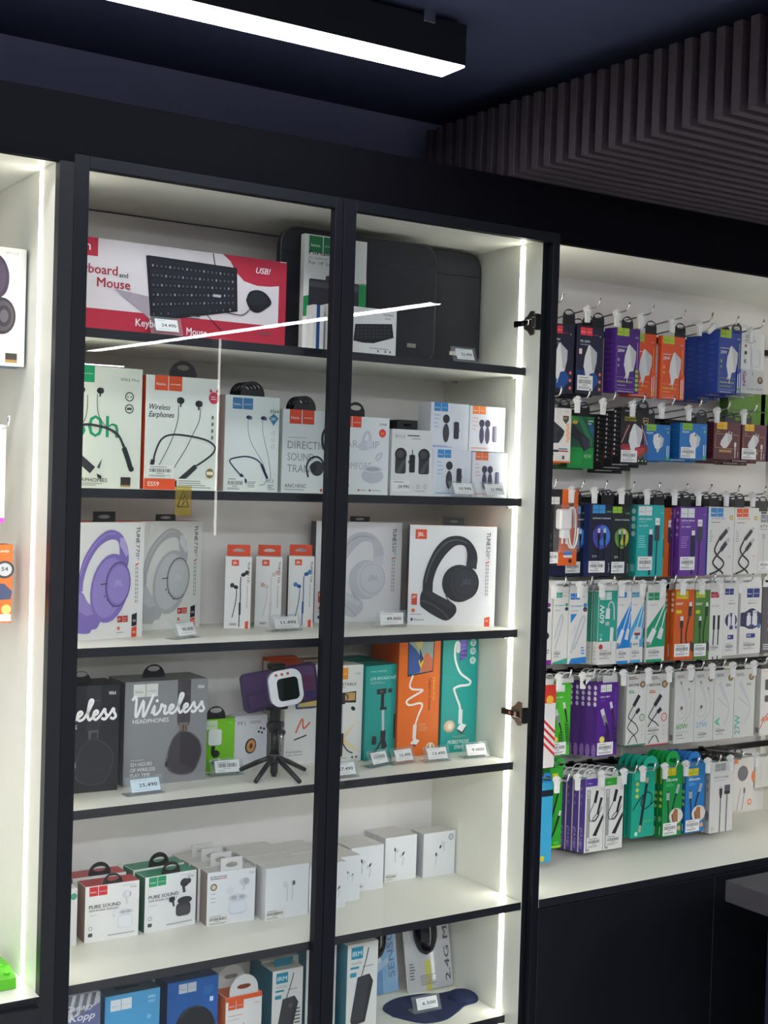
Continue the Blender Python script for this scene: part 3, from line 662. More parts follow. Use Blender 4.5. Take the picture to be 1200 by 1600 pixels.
# ---- top shelf
def art_keyboard(F):
    F.rect(0, 0, 1, .235, '#b5293f'); F.rect(.965, .15, 1, .99, '#b5293f')
    F.poly([(.70, 1), (.735, .93), (.76, .82), (.80, .72), (.86, .685), (.92, .69), (.967, .71), (.967, 1)], '#b5293f')
    F.text('USB!', .855, .83, .07, '#f2e8ea', bold=.03, shear=.25)
    F.rect(.03, .80, .163, 1, '#b5293f'); F.text('m', .10, .86, .10, '#f2e8ea', bold=.03)
    F.text('Keyboard', .045, .615, .105, '#a82a38', w=.20, bold=.03); F.text('and', .252, .60, .055, '#222222', bold=.01)
    F.text('Mouse', .162, .475, .105, '#a82a38', w=.137, bold=.03)
    F.poly([(.23, .47), (.39, .17), (.39, .42)], '#a89da6')
    F.poly([(.362, .875), (.378, .88), (.765, .86), (.773, .36), (.40, .155), (.388, .165)], '#16171d')
    F.poly([(.375, .87), (.755, .85), (.765, .385), (.402, .185)], '#1f2129')
    rows = 6
    for r in range(rows):
        v0l, v0r = .80-.108*r, .80-.078*r
        n = 20 if r < 5 else 12
        for i in range(n):
            if r == 5 and 3 <= i <= 7: continue
            a = i/20 if r < 5 else i/12
            u = .387+.002*r+a*(.372-.001*r); vv = v0l+(v0r-v0l)*a
            F.rect(u, vv-.062+.02*a, u+.013, vv, '#0d0e12')
            F.rect(u+.002, vv-.038, u+.0085, vv-.012, '#5c5f66' if (i*7+r*3) % 4 else '#9a9ca2'); F.n -= 2
    F.n += 3
    F.rect(.66, .50, .695, .53, '#b9bbc0'); F.stroke([(.655, .99), (.665, .86)], .004, '#15151a')
    F.poly(smooth_pts([(.81, .50), (.825, .60), (.865, .635), (.905, .60), (.93, .50), (.90, .42), (.865, .37), (.83, .40), (.81, .50)], 4)[:-1], '#17181d')
    F.poly(smooth_pts([(.82, .52), (.84, .60), (.87, .615), (.90, .57), (.905, .50), (.87, .46), (.83, .47), (.82, .52)], 4)[:-1], '#24262d')
    F.stroke([(.83, .405), (.80, .33), (.76, .325), (.69, .345), (.645, .335), (.635, .29), (.66, .22), (.70, .13), (.73, .095)], .0035, '#1a1a1e')
    F.lines(.56, .22, .62, .27, 2, '#5a5a5a'); F.lines(.87, .12, .94, .15, 1, '#5a5a5a')
    F.text('Keyboard', .325, .085, .085, '#f4ecee', w=.148, bold=.025); F.text('and', .478, .085, .04, '#f4ecee'); F.text('Mouse', .545, .04, .085, '#f4ecee', w=.09, bold=.025)
box_thing((-.4655, .072, S1, .4522, .1619, .06, 0), 'keyboard_box', 'long white and red keyboard and mouse box on the top shelf', 'boxed keyboard', art_keyboard, '#dcd5d6', '#b5293f', '#d8d2d2')

SLV = noisy(mat('sleeve_fabric', '#25272c', 0.8), 200, 0.15, bump=0.3); ZIP = mat('zip_tape', '#46464a', 0.5)
def sleeve(P4, ang, w, h, label, zipm, tagu):
    x, y, z = P4; t = thing('laptop_sleeve', label, 'laptop sleeve', (x, y, z), ang, 'laptop sleeves on the top shelf')
    m = MB(); d = .024; R_ = .035; out = []
    for cx, cz, a0 in ((w/2-R_, h-R_, 0), (-w/2+R_, h-R_, 90), (-w/2+R_, R_, 180), (w/2-R_, R_, 270)):
        for k in range(8):
            a = math.radians(a0+k*90/7); out.append((cx+R_*math.cos(a), cz+R_*math.sin(a)))
    lay = [(-d/2, .94), (-d/2-.0002, .975), (-d*.32, 1.0), (d*.32, 1.0), (d/2, .975), (d/2, .94)]
    n = len(out); i0 = len(m.v)
    for yy, s in lay:
        for px, pz in out: m.v.append((px*(1-(1-s)*.35), yy, h/2+(pz-h/2)*(1-(1-s)*.5)))
    k = m.mi(SLV)
    for a in range(len(lay)-1):
        for j in range(n):
            m.f.append((i0+a*n+j, i0+a*n+(j+1) % n, i0+(a+1)*n+(j+1) % n, i0+(a+1)*n+j)); m.m.append(k); m.sm.append(True)
    m.f.append(tuple(i0+j for j in range(n))); m.m.append(k); m.sm.append(False)
    m.f.append(tuple(i0+(len(lay)-1)*n+j for j in range(n))); m.m.append(k); m.sm.append(False)
    m.build('sleeve_body', t, recalc=True)
    m = MB(); m.tube([(px*1.001, -d*.40, h/2+(pz-h/2)*1.001) for px, pz in out+[out[0]]], .0018, zipm, 6); m.build('piping', t)
    m = MB(); m.tube([(-w/2*.97, -d/2-.001, h*.80), (w/2*.97, -d/2-.001, h*.80)], .0009, BPL, 6); m.build('pocket_seam', t)
    m = MB(); m.box(tagu, tagu+.022, -d/2-.0016, -d/2, .030, .039, NICKEL, .0004); m.build('metal_badge', t)
    m = MB(); m.tube([(w*.32, 0, h+.002), (w*.36, 0, h+.004), (w*.40, 0, h-.0005)], .0022, CHROME, 6); m.build('zip_puller', t)
sleeve((0.196, 0.150, S1), -.02, .368, .247, 'dark laptop sleeve standing behind the white portable-bag card', ZIP, .115)
sleeve((0.365, 0.215, S1), -.06, .355, .256, 'dark laptop sleeve standing at the right end of the top shelf', mat('dark_zip', '#1c1c20', .6), .10)
def art_portable(F):
    F.hoco(.07, .99, .22, '#1d7a45'); F.rect(0, .29, 1, .62, '#1f8a4a'); F.poly([(0, .62), (0, .50), (1, .66), (1, .63)], '#dfe0da')
    F.poly([(0, .5), (1, .66), (1, .64), (0, .46)], '#dfe0da')
    F.text('Portable Bag', .07, .83, .035, '#1c1c1c', w=.62, bold=.02); F.text('Air-cushioned', .07, .79, .024, '#8a8a88'); F.text('For 14" Laptop', .07, .745, .03, '#3c3c3c', w=.5)
    F.rrect(.34, .58, .78, .66, .03, '#4a3a3c'); F.rrect(.08, .33, .88, .62, .03, '#2c2c33'); F.rect(.08, .55, .88, .60, '#4c4c52')
    F.rect(0, 0, 1, .29, '#dfe0da'); F.rect(.05, .12, .30, .3, '#e9e9e4'); F.rect(.16, .15, .2, .21, '#8a7a70')
box_thing(P['portable'], 'bag_box', 'tall white and green laptop-bag card standing before the left sleeve', 'boxed bag', art_portable, '#dfe0da')
def art_book(F): F.rect(0, 0, .30, 1, '#e8e8e4'); F.rect(.30, 0, .62, 1, '#2b4f8a'); F.rect(.62, 0, 1, 1, '#e8e8e4')
box_thing((0.0400, .058, S1, .024, .086, .05, 0), 'booklet_box', 'narrow white box with a blue stripe left of the folding keyboard box', 'small box', art_book, '#e8e8e4')
def art_folding(F):
    F.text('FOLDING', .80, .86, .05, '#4a4a4a', w=.15, bold=.01); F.lines(.82, .78, .96, .82, 1, '#9a9a9a')
    F.text('1', .06, .80, .07, '#333333')
    F.poly([(.36, .26), (.38, .62), (.93, .70), (.96, .40), (.66, .24), (.5, .23)], '#1b1c20')
    for r in range(4):
        for i in range(9):
            u = .40+i*.058; v = .54-r*.075+i*.009; F.rect(u, v, u+.04, v+.045, '#34363c'); F.n -= 1
    F.n += 1
    F.lines(.6, .10, .95, .16, 1, '#b0b0b0')
    for u in (.72, .83, .9): F.rect(u, .05, u+.02, .10, '#55555a')
box_thing((0.0720, .052, S1, .1570, .0905, .03, 0), 'keyboard_box', 'small white folding-keyboard box in front of the laptop sleeves', 'boxed keyboard', art_folding, '#dcdcd8')

# ---- second shelf
def earbud(F, u, v, r, c='#1d1d22', c2='#3a3a40', side=1):
    F.ell(u, v, r, r*.85, c); F.ell(u+side*r*.55, v+.0, r*.5, r*.75, c2); F.rect(u-r*.2, v-r*F.asp()*1.6, u+r*.2, v, c)
def art_es62(F):
    F.rect(.10, .865, .42, 1, GR_); F.text('premium', .30, .93, .012, '#e8f4ee', w=.1)
    F.text('ES62 Plus', .74, .895, .022, '#55554f', w=.22)
    F.text('60h', .16, .42, .185, '#1a9a68', w=.56, bold=.0)
    F.ring(.845, .765, .048, .013, '#4c4c4a'); F.text('5.4', .815, .755, .02, '#4c4c4a', w=.06, bold=.02); F.ring(.845, .665, .048, .013, '#4c4c4a'); F.rect(.815, .655, .875, .675, '#4c4c4a')
    for u, s_ in ((.27, -1), (.49, 1)): earbud(F, u, .80, .042, side=s_)
    F.stroke([(.34, .76), (.34, .65), (.31, .55), (.22, .49), (.10, .47)], .008, '#3a3a38'); F.stroke([(.455, .77), (.46, .66), (.49, .58), (.58, .50), (.70, .44), (.78, .38), (.82, .32)], .008, '#3a3a38')
    F.stroke([(.05, .46), (.3, .515), (.48, .51), (.62, .485), (.72, .44), (.78, .36), (.82, .28)], .028, '#35353a'); F.stroke([(.79, .34), (.84, .25), (.875, .175)], .06, '#26262b'); F.ell(.885, .165, .033, .033, '#26262b')
    F.stroke([(.05, .36), (.25, .245), (.42, .145)], .095, '#35353a'); F.poly([(.47, .17), (.53, .245), (.505, .16)], '#4a4a4e'); F.poly([(.47, .12), (.53, .10), (.52, .07), (.48, .09)], '#26262b')
    F.text('BT EARPHONES', .10, .05, .033, '#3c3c38', w=.50); F.lines(.12, .015, .68, .045, 2, '#9a9a94'); F.rect(.76, .03, .88, .095, '#2e2b26'); F.rect(.76, .015, .88, .03, '#a8844a'); F.lines(.12, .11, .3, .13, 1, '#8a8a84')
box_thing((-.4510, .09, S2, .1569, .2168, .045, 0), 'earphone_box', 'white box with large green 60h lettering at the left end of the second shelf', 'boxed earphones', art_es62, '#dde3d3')
def art_es59(F):
    F.hoco(.115, 1.0, .185, OR_); F.text('Wireless', .05, .70, .05, '#2c2c2c', w=.28, bold=.02, shear=.3); F.text('Earphones', .045, .635, .05, '#2c2c2c', w=.34, bold=.02, shear=.3)
    F.ell(.93, .83, .072, .075, '#c63a58'); F.poly([(.87, .87), (.87, .915), (.91, .89)], '#c63a58'); F.poly([(.99, .87), (.99, .915), (.95, .89)], '#c63a58'); F.lines(.89, .81, .98, .85, 2, '#f0c8d0')
    earbud(F, .47, .79, .05, side=-1); earbud(F, .72, .77, .05, side=1)
    F.stroke([(.44, .745), (.435, .62), (.38, .48), (.30, .35), (.20, .22), (.145, .155)], .008, '#3a3a38'); F.stroke([(.745, .73), (.73, .62), (.65, .50), (.55, .36), (.44, .24), (.37, .155)], .008, '#3a3a38')
    F.stroke([(.11, .19), (.14, .32), (.22, .44), (.36, .485), (.60, .48), (.84, .45), (.955, .40), (.94, .34), (.82, .27), (.66, .20)], .024, '#35353a')
    F.stroke([(.08, .15), (.115, .26)], .055, '#303036'); F.stroke([(.70, .215), (.58, .14), (.44, .055)], .062, '#303036', wd2=.075); F.ell(.425, .05, .038, .035, '#101014')
    F.rect(0, 0, .42, .095, OR_); F.text('ES59', .05, .03, .04, '#f6ddd0', w=.15, bold=.03)
    F.rect(.44, .003, .995, .10, '#e6eae0'); F.lines(.46, .015, .95, .09, 4, '#8f938a'); F.barcode(.03, .10, .40, .215, '#e9ece2')
    F.ell(.895, .155, .058, .062, '#8a7444'); F.rect(.85, .14, .94, .17, '#efe6cc')
    for v in (.64, .58, .52, .46): F.rect(.90, v, .93, v+.03, '#77776f')
t_ = box_thing((-.2868, .09, S2, .1463, .2088, .045, 0), 'earphone_box', 'white and orange neckband earphone box with script lettering on the second shelf', 'boxed earphones', art_es59, '#dfe5da', OR_, OR_)
euro_tab(t_, .146, .045, .2088, tw=.055, th=.030)
def art_es64(F):
    F.hoco(.13, .975, .185, BL_); F.text('ES64', .83, .835, .035, '#3a3420', w=.15, bold=.02)
    F.poly([(.80, .78), (.89, .83), (.98, .78), (.89, .70)], '#3f7f9c'); F.lines(.84, .755, .94, .79, 2, '#cfe2ea')
    for u in (.43, .70): F.ell(u, .775, .05, .032, '#27274a'); F.ell(u+.03, .77, .03, .03, '#55557c')
    F.stroke([(.42, .76), (.42, .64), (.47, .53), (.58, .42), (.68, .33), (.76, .22), (.79, .14), (.74, .08), (.66, .07)], .007, '#3a3a50'); F.stroke([(.68, .76), (.69, .64), (.73, .53), (.80, .38), (.85, .22), (.86, .13)], .007, '#3a3a50')
    F.stroke([(.30, .17), (.16, .26), (.10, .315), (.18, .345), (.40, .365), (.58, .34), (.68, .29), (.76, .20)], .022, '#25254c'); F.stroke([(.68, .29), (.80, .14)], .045, '#25254c'); F.stroke([(.30, .18), (.40, .11), (.55, .06)], .055, '#2c2c50'); 
    F.barcode(.04, .0, .38, .15, '#dfe6de'); F.rect(.42, .03, .6, .12, '#e2e8e0'); F.lines(.43, .04, .59, .11, 4, '#8a8f88'); F.text('V5.3', .78, .10, .035, '#4a5560', w=.13); F.lines(.8, .02, .94, .08, 3, '#9aa09a')
    for v in (.62, .55, .48): F.ring(.88, v, .028, .007, '#a5aaa4')
t_ = box_thing((-.1163, .11, S2, .1172, .1837, .05, 0), 'earphone_box', 'white box with a blue neckband picture between the orange one and the door stiles', 'boxed earphones', art_es64, '#dae3dc', '#cfd8d2', '#9fb3bc')
for i_, yy in enumerate((-.022, -.006, .010, .024)): euro_tab(t_, .1172, .05, .1837, tw=.052, th=.029, yy=yy, slot=(.016, .0058))
box_thing((-.004, .135, S2, .012, .12, .05, 0), 'earphone_box', 'thin pale green spine between the blue neckband box and the ear-hook box', 'boxed earphones', lambda F: (F.rect(0, .1, 1, .2, '#4aa05a'), F.lines(.1, .3, .9, .9, 14, '#9aa88c')), '#d8dcc0')
def art_direct(F):
    F.hoco(.10, 1.0, .185, '#dd4a2b'); F.lines(.08, .655, .50, .67, 1, '#a0a0a0')
    for s_, v, w in (('DIRECTIONAL', .53, .86), ('SOUND', .385, .40), ('TRANSMISSION', .245, .9)): F.text(s_, .08, v, .095, '#8b9196', w=w)
    F.stroke([(.72, .46), (.62, .56), (.60, .70), (.66, .80), (.76, .83), (.86, .78), (.9, .66)], .035, '#2a2d36'); F.rrect(.74, .52, .93, .80, .05, '#31343e'); F.ell(.80, .6, .075, .08, '#23262e')
    F.stroke([(.40, .19), (.37, .31), (.42, .41), (.52, .44), (.60, .40), (.63, .32)], .028, '#2a2d36'); F.ell(.53, .30, .10, .10, '#3b3e49'); F.ell(.47, .31, .05, .06, '#23262e')
    F.ell(.86, .16, .11, .06, '#23262e'); F.ell(.86, .09, .12, .07, '#2e3038')
    F.text('ANC+ENC', .05, .06, .045, '#3a3d40', w=.32); F.lines(.05, .025, .5, .045, 1, '#8b9196'); F.ell(.60, .035, .02, c='#c8452f'); F.lines(.64, .025, .9, .045, 1, '#999999')
t_ = box_thing((.0205, .132, S2, .152, .1645, .05, 0), 'earphone_box', 'white box lettered with sound transmission text, showing black ear-hooks left of the door stiles', 'boxed earphones', art_direct, '#dfe5e3')
for yy in (-.022, -.006, .010): euro_tab(t_, .15, .05, .1645, tw=.05, th=.029, yy=yy).location = (-.025, 0, 0)
def art_clip(F):
    F.hoco(.24, 1.0, .15, '#dd4a2b'); F.text('EA8', .84, .90, .03, '#55595a', w=.11); F.ell(.885, .80, .058, c='#dd4a2b'); F.text('5.3', .865, .785, .025, '#f4e0da', w=.045)
    F.text('EAR-CLIP', .23, .60, .095, '#a9aeb2', w=.61); F.text('COMFORT', .23, .32, .095, '#a9aeb2', w=.49)
    F.stroke([(.56, .64), (.60, .78), (.66, .80), (.69, .72), (.66, .64)], .04, '#c4c6cc'); F.ell(.59, .62, .10, .06, '#c9cbd1'); F.ell(.68, .66, .06, .06, '#d4d5da'); F.stroke([(.78, .46), (.82, .52), (.88, .54), (.86, .48), (.80, .44)], .03, '#c4c6cc')
    F.ell(.74, .245, .18, .105, '#bfc1c6'); F.ell(.74, .33, .165, .05, '#d0d1d6'); F.ell(.74, .33, .12, .03, '#a9abb2')
    F.text('CLIP-EAR', .225, .095, .04, '#3a3d40', w=.15, bold=.01); F.lines(.24, .045, .42, .065, 1, '#8b9196'); F.ell(.52, .055, .016, c='#c8452f'); F.lines(.55, .045, .65, .065, 1, '#999999'); F.ell(.70, .055, .016, c='#c8452f'); F.lines(.73, .045, .9, .065, 1, '#999999')
t_ = box_thing((.1187, .075, S2, .116, .155, .05, 0), 'earphone_box', 'white ear-clip earphone box with a grey charging case right of the door stiles', 'boxed earphones', lambda F: art_clip(F.sub(-.2586, 0, 1, 1)), '#dee3e1')
euro_tab(t_, .116, .05, .155, tw=.042, th=.029).location = (-.022, 0, 0)
def art_f11(F):
    F.rect(.08, .855, .33, .935, '#c9c9c6'); F.rect(.087, .862, .323, .928, '#dfe0dc'); F.text('F11-2', .10, .875, .035, '#3a3a3a', w=.21, bold=.02); F.lines(.37, .89, .82, .93, 1, '#55555a'); F.lines(.48, .855, .80, .875, 1, '#77777a')
    for u in (.22, .79):
        F.rrect(u-.13, .33, u+.13, .62, .04, '#3a3b3e'); F.poly([(u-.12, .34), (u+.0, .34), (u+.12, .52), (u+.12, .6)], '#55575b'); F.ell(u, .62, .145, .135, '#2c2d30'); F.ell(u-.02, .625, .09, .08, '#4a4c50')
    F.rrect(.43, .35, .57, .62, .03, '#2c2d30'); F.stroke([(.50, .62), (.50, .70)], .02, '#2c2d30'); F.rect(.40, .49, .43, .53, '#77777a')
    F.rect(.02, .06, .45, .23, '#ecece9'); F.text('24.990', .17, .11, .05, '#1c1c1c', w=.27, bold=.02); F.lines(.06, .19, .4, .215, 1, '#8a8a8a')
    F.ring(.66, .14, .035, .008, '#77777a'); F.ring(.83, .14, .035, .008, '#77777a'); F.lines(.58, .06, .92, .08, 1, '#a0a0a0')
t_ = box_thing(P['f11'], 'microphone_box', 'white wireless microphone box with a pasted price and two round black clips pictured', 'boxed microphone', art_f11, '#dfe0dc')
for yy in (-.022, -.008, .006): euro_tab(t_, .1, .05, .1351, tw=.05, th=.020, sz=.009, yy=yy, square=True, slot=(.010, .003)).location = (-.012, 0, 0)
def art_mic(col, two):
    def A(F):
        F.hoco(.08, 1.0, .18, col)
        for v in (.72, .64, .55, .47): F.lines(.08, v, .24, v+.025, 1, col)
        us = (.42, .58) if not two else (.34, .50)
        if two:
            for u in us: F.ell(u, .62, .075, .085, '#3b3650'); F.ell(u, .36, .065, .19, '#4a4462')
            F.rrect(.64, .22, .76, .57, .03, '#5a5470'); F.rect(.70, .24, .755, .55, '#8c88a0')
        else:
            F.ell(.40, .66, .09, .095, '#35363c'); F.ell(.40, .36, .085, .20, '#45464c'); F.rect(.32, .36, .36, .45, '#3a3a40'); F.rrect(.60, .24, .74, .61, .04, '#35363e'); F.ell(.74, .43, .02, .04, '#6a6a74')
        F.lines(.04, .05, .7, .09, 2, col); F.rect(.82, .2, .83, .6, '#c4cdd8')
    return A
MW = '#dfe2e8'
box_thing((.3485, .075, S2, .0945, .0975, .045, 0), 'microphone_box', 'white lapel microphone box with blue logo, lower box left of its stack', 'boxed microphone', art_mic('#3f8fd0', False), MW)
box_thing((.4465, .075, S2, .0940, .0955, .045, 0), 'microphone_box', 'white lapel microphone box with orange logo, lower box of the right stack', 'boxed microphone', art_mic('#e07038', True), MW)
t1 = box_thing((.3520, .098, S2+.0978, .0985, .098, .045, 0), 'microphone_box', 'white lapel microphone box with blue logo, upper box of the left stack', 'boxed microphone', art_mic('#3f8fd0', False), MW, MW, MW)
t2 = box_thing((.4525, .098, S2+.0978, .0960, .0965, .045, 0), 'microphone_box', 'white lapel microphone box with orange logo, upper box of the right stack', 'boxed microphone', art_mic('#ee8038', True), MW)
for a_, xx, lb_ in ((t1, .3522, 'left'), (t2, .4525, 'right')):
    box_thing((xx, .122, S2, .096, .0972, .045, 0), 'microphone_box', 'white lapel microphone box carrying the upper box, back of the %s stack' % lb_, 'boxed microphone', None, MW)

# ---- third shelf: headphones
JBL = '#e2502c'
def jbl(F, u, v, w):
    F.rect(u, v-w*F.asp()*.85, u+w, v, JBL); F.text('JBL', u+w*.2, v-w*F.asp()*.58, w*F.asp()*.34, '#f6e8e2', w=w*.58, bold=.03)
def tune(F, num, sub='BT', u=.905, v=.95, hh=.30):
    F.text('TUNE', u, v, .045, '#222222', w=hh*.44, rot=-90, bold=.03); F.text(num, u, v-hh*.47, .045, '#333333', w=hh*.32, rot=-90); F.text(sub, u+.02, v-hh*.81, .022, '#333333', w=hh*.09, rot=-90)
    F.stroke([(u-.005, v-hh*1.02), (u+.04, v-hh*.97)], .012, JBL, False)
    for i, du in enumerate((0, .022)):
        a = v-hh*1.06
        for j in range(9): F.rect(u+du, a-.025-j*.036, u+du+.009, a-j*.036, '#8a8a8a'); F.n -= 1
    F.n += 1
def marks(F, u=.885):
    F.poly([(u, 0), (u+.06, 0), (u+.06, .10), (u, .085)], JBL); F.text('32', u+.012, .05, .02, '#f4ddd6', w=.03, bold=.02)
def art_520(c1, c2, c3):
    def A(F):
        jbl(F, .065, .955, .13); tune(F, '520', 'BT', .885, .94, .30); marks(F)
        F.rect(.04, .20, .105, .31, '#d04a3c'); F.text('iP', .05, .265, .03, '#f0dcd8', w=.045, bold=.02); F.ell(.063, .145, .022, c='#d8705c'); F.lines(.03, .10, .17, .115, 1, '#9a9a9a'); F.ell(.05, .055, .014, .018, '#35507a'); F.text('Bluetooth', .075, .045, .022, '#35507a', w=.11)
        # head band
        band = smooth_pts([(.165, .33), (.17, .46), (.215, .61), (.30, .77), (.42, .875), (.56, .90), (.68, .86), (.765, .76), (.785, .66), (.765, .57)], 5)
        inn = smooth_pts([(.66, .62), (.665, .72), (.64, .79), (.585, .81), (.51, .79), (.41, .70), (.33, .58), (.285, .45), (.28, .33)], 5)
        F.poly(band+inn, c1); F.stroke([(.195, .42), (.235, .57), (.32, .73), (.43, .83), (.55, .86), (.66, .83)], .014, c3)
        F.poly([(.66, .64), (.785, .68), (.775, .57), (.72, .58), (.655, .57)], c2)
        F.poly(smooth_pts([(.14, .29), (.165, .345), (.22, .36), (.33, .31), (.52, .225), (.56, .17), (.54, .11), (.45, .05), (.32, .09), (.16, .18), (.14, .23), (.14, .29)], 3)[:-1], c1)
        F.stroke([(.145, .245), (.25, .22), (.40, .14), (.475, .065)], .01, c3); F.poly([(.17, .33), (.22, .35), (.5, .23), (.54, .18), (.50, .16), (.3, .25)], c2)
        F.ell(.585, .425, .20, .215, c1); F.ell(.645, .43, .165, .195, c2); F.ell(.655, .435, .15, .17, c1); F.ell(.66, .437, .137, .155, c2)
        F.text('JBL', .60, .42, .055, c3, w=.13, shear=.2)
        F.stroke([(.43, .31), (.46, .26), (.52, .22)], .012, c3)
    return A
BLKH = ('#26282c', '#303338', '#55585e'); WHH = ('#c6c7cf', '#d2d3da', '#aeb0ba')
def side_pic(F):
    F.rect(.1, .05, .9, .95, '#40506a'); F.poly([(.1, .1), (.9, .3), (.9, .6), (.1, .5)], '#7a3a34'); F.poly([(.1, .6), (.9, .75), (.9, .9), (.1, .8)], '#2a3040'); F.poly([(.2, .2), (.8, .3), (.6, .45)], '#b8684c')
t_ = box_thing(P['t520c'], 'headphone_box', 'square white box with black folded headphones at the right end of the third shelf', 'boxed headphones', art_520(*BLKH), '#e8e8e8', '#4a4a52', JBL, sideart=side_pic)
euro_tab(t_, .1888, .06, .2166, tw=.045, th=.018, sz=.009, square=True, slot=(.011, .003))
t_ = box_thing((.1955, .2885, 0, .200, .2185, .035, -.195), 'headphone_box', 'square white box with white headphones, crossed by the door stiles on the third shelf', 'boxed headphones', art_520(*WHH), '#e4e4e6', '#4a4a52', JBL)
euro_tab(t_, .2, .035, .2185, tw=.045, th=.012, sz=.006, square=True, slot=(.011, .0025)).location = (.0, 0, 0)
def art_770(c1, c2, c3, lc):
    def A(F):
        tune(F, '770', 'NC', .895, .96, .33)
        F.poly([(.86, .09), (.925, .10), (.925, .21), (.86, .195)], '#2a2a2e'); F.text('44', .87, .13, .025, '#dddddd', w=.04, bold=.02); F.poly([(.86, 0), (.925, 0), (.925, .095), (.86, .08)], JBL); F.text('70', .87, .03, .022, '#f4ddd6', w=.04, bold=.02)
        F.rect(.68, .135, .745, .19, '#c0392f'); F.rect(.75, .135, .81, .19, '#c0392f'); F.text('iP', .69, .15, .025, '#f0dcd8', w=.03, bold=.02); F.lines(.755, .14, .805, .18, 2, '#e8a8a0'); F.ell(.695, .085, .018, c='#d8705c'); F.lines(.67, .04, .8, .055, 1, '#9a9a9a')
        band = smooth_pts([(.18, .40), (.20, .54), (.26, .70), (.38, .84), (.52, .925), (.64, .925), (.73, .87), (.79, .76), (.80, .66), (.78, .60)], 5)
        inn = smooth_pts([(.66, .66), (.685, .73), (.67, .82), (.62, .85), (.53, .84), (.42, .78), (.32, .66), (.26, .52), (.25, .42)], 5)
        F.poly(band+inn, c1); F.stroke([(.22, .55), (.29, .70), (.40, .82), (.52, .895), (.63, .90)], .018, c2); F.poly([(.685, .80), (.77, .70), (.80, .73), (.74, .86), (.69, .87)], c3)
        F.poly(smooth_pts([(.12, .40), (.24, .41), (.32, .32), (.47, .235), (.49, .19), (.43, .10), (.37, .09), (.33, .06), (.18, .08), (.10, .2), (.12, .40)], 4)[:-1], c1)
        F.poly([(.14, .39), (.24, .40), (.34, .30), (.46, .23), (.3, .21), (.16, .28)], c2)
        F.ell(.575, .435, .23, .345, c1, -.22); F.ell(.56, .44, .19, .30, c2, -.22); F.ell(.675, .465, .155, .225, '#3a3550' if lc > '#8' else '#3a3a3e', -.1); F.ell(.677, .465, .147, .215, c1, -.1); F.ell(.68, .465, .13, .19, c2, -.1)
        F.text('JBL', .62, .455, .05, c3, w=.11, shear=.2); F.stroke([(.46, .47), (.54, .475)], .01, '#3a3a40', False)
        for k in range(4): F.rect(.505+k*.035, .36-k*.03, .522+k*.035, .375-k*.03, '#55556a'); F.n -= 1
        F.n += 1
    return A
PUR = ('#8573bc', '#9a8acb', '#b9aede', '#9'); GRY = ('#b3b5b6', '#c3c5c6', '#d5d6d8', '#7')
t_ = box_thing(P['t770a'], 'headphone_box', 'white box with purple over-ear headphones at the left end of the third shelf', 'boxed headphones', art_770(*PUR), '#e9e9e6', '#e9e9e6', JBL, w=.188, right_anchor=True)
euro_tab(t_, .188, .07, .2167, tw=.05, th=.020, sz=.010, square=True, slot=(.014, .0035)).location = (0, 0, 0)
t_ = box_thing(P['t770b'], 'headphone_box', 'white box with silver grey over-ear headphones behind the purple one', 'boxed headphones', art_770(*GRY), '#dfe0da', '#e9e9e6', JBL, d=.045, w=.188, right_anchor=True)
euro_tab(t_, .188, .045, .2155, tw=.05, th=.014, sz=.007, square=True, slot=(.014, .003))
def art_110(c, c2):
    def A(F):
        jbl(F, .24, .955, .27); F.text('TUNE', .85, .93, .08, '#222222', w=.17, rot=-90, bold=.03); F.text('110', .84, .75, .09, '#333333', w=.10, rot=-90); F.stroke([(.83, .63), (.91, .645)], .02, JBL, False)
        for j in range(9): F.rect(.84, .57-j*.035, .865, .595-j*.035, '#8a8a8a'); F.n -= 1
        F.n += 1
        F.ell(.70, .75, .10, .075, c, .4); F.ell(.82, .78, .07, .085, c2, .2); F.stroke([(.60, .72), (.59, .60), (.60, .45), (.58, .25), (.57, .02)], .035, c)
        F.ell(.42, .575, .09, .075, c, -.4); F.ell(.28, .60, .08, .09, c2, -.3); F.stroke([(.45, .54), (.44, .42), (.38, .28), (.30, .15)], .03, c); F.stroke([(.585, .36), (.585, .19)], .075, c, False)
        F.lines(.2, .04, .5, .075, 2, '#4a4a4a'); F.poly([(.80, 0), (.92, 0), (.92, .11), (.80, .095)], JBL)
    return A
for key, c, c2, lab, ra in (('t110a', '#1d1e22', '#303238', 'narrow white earphone box with black wired earbuds and red hang tab', 0), ('t110b', '#cfc9c6', '#dba89a', 'narrow white earphone box with white wired earbuds and red hang tab', 0), ('t110c', '#1f5a96', '#3f7fb8', 'narrow white earphone box with blue wired earbuds and red hang tab', 0)):
    q = list(P[key])
    if key == 't110a': q[3] = .0535
    if key == 't110b': q[3] = .0545; q[6] = -.5
    if key == 't110c': q = [.1035, .240, 0, .0535, .1470, .04, -.42]
    t_ = box_thing(q, 'earphone_box', lab, 'boxed earphones', art_110(c, c2), '#e6e6e4', '#2c2630', '#d8d8d6', sideart=side_pic)
    m = MB(); w_ = q[3]
    N = 24; outl = [(-.024, 0), (.022, 0), (.022, .022), (-.024, .022)]
    outer = []; inner = []
    for i in range(N):
        a = 2*PI*i/N; ca, sa = math.cos(a), math.sin(a); k_ = 1/max(abs(ca), abs(sa)); outer.append((.0235*ca*k_, q[4]+.0115+.0115*sa*k_)); inner.append((.012*ca, q[4]+.010+.005*sa*(1 if sa > 0 else .35)))
    m.ring_prism(outer, inner, .004, .0055, ink(JBL)); m.build('hang_tab', t_, recalc=True)
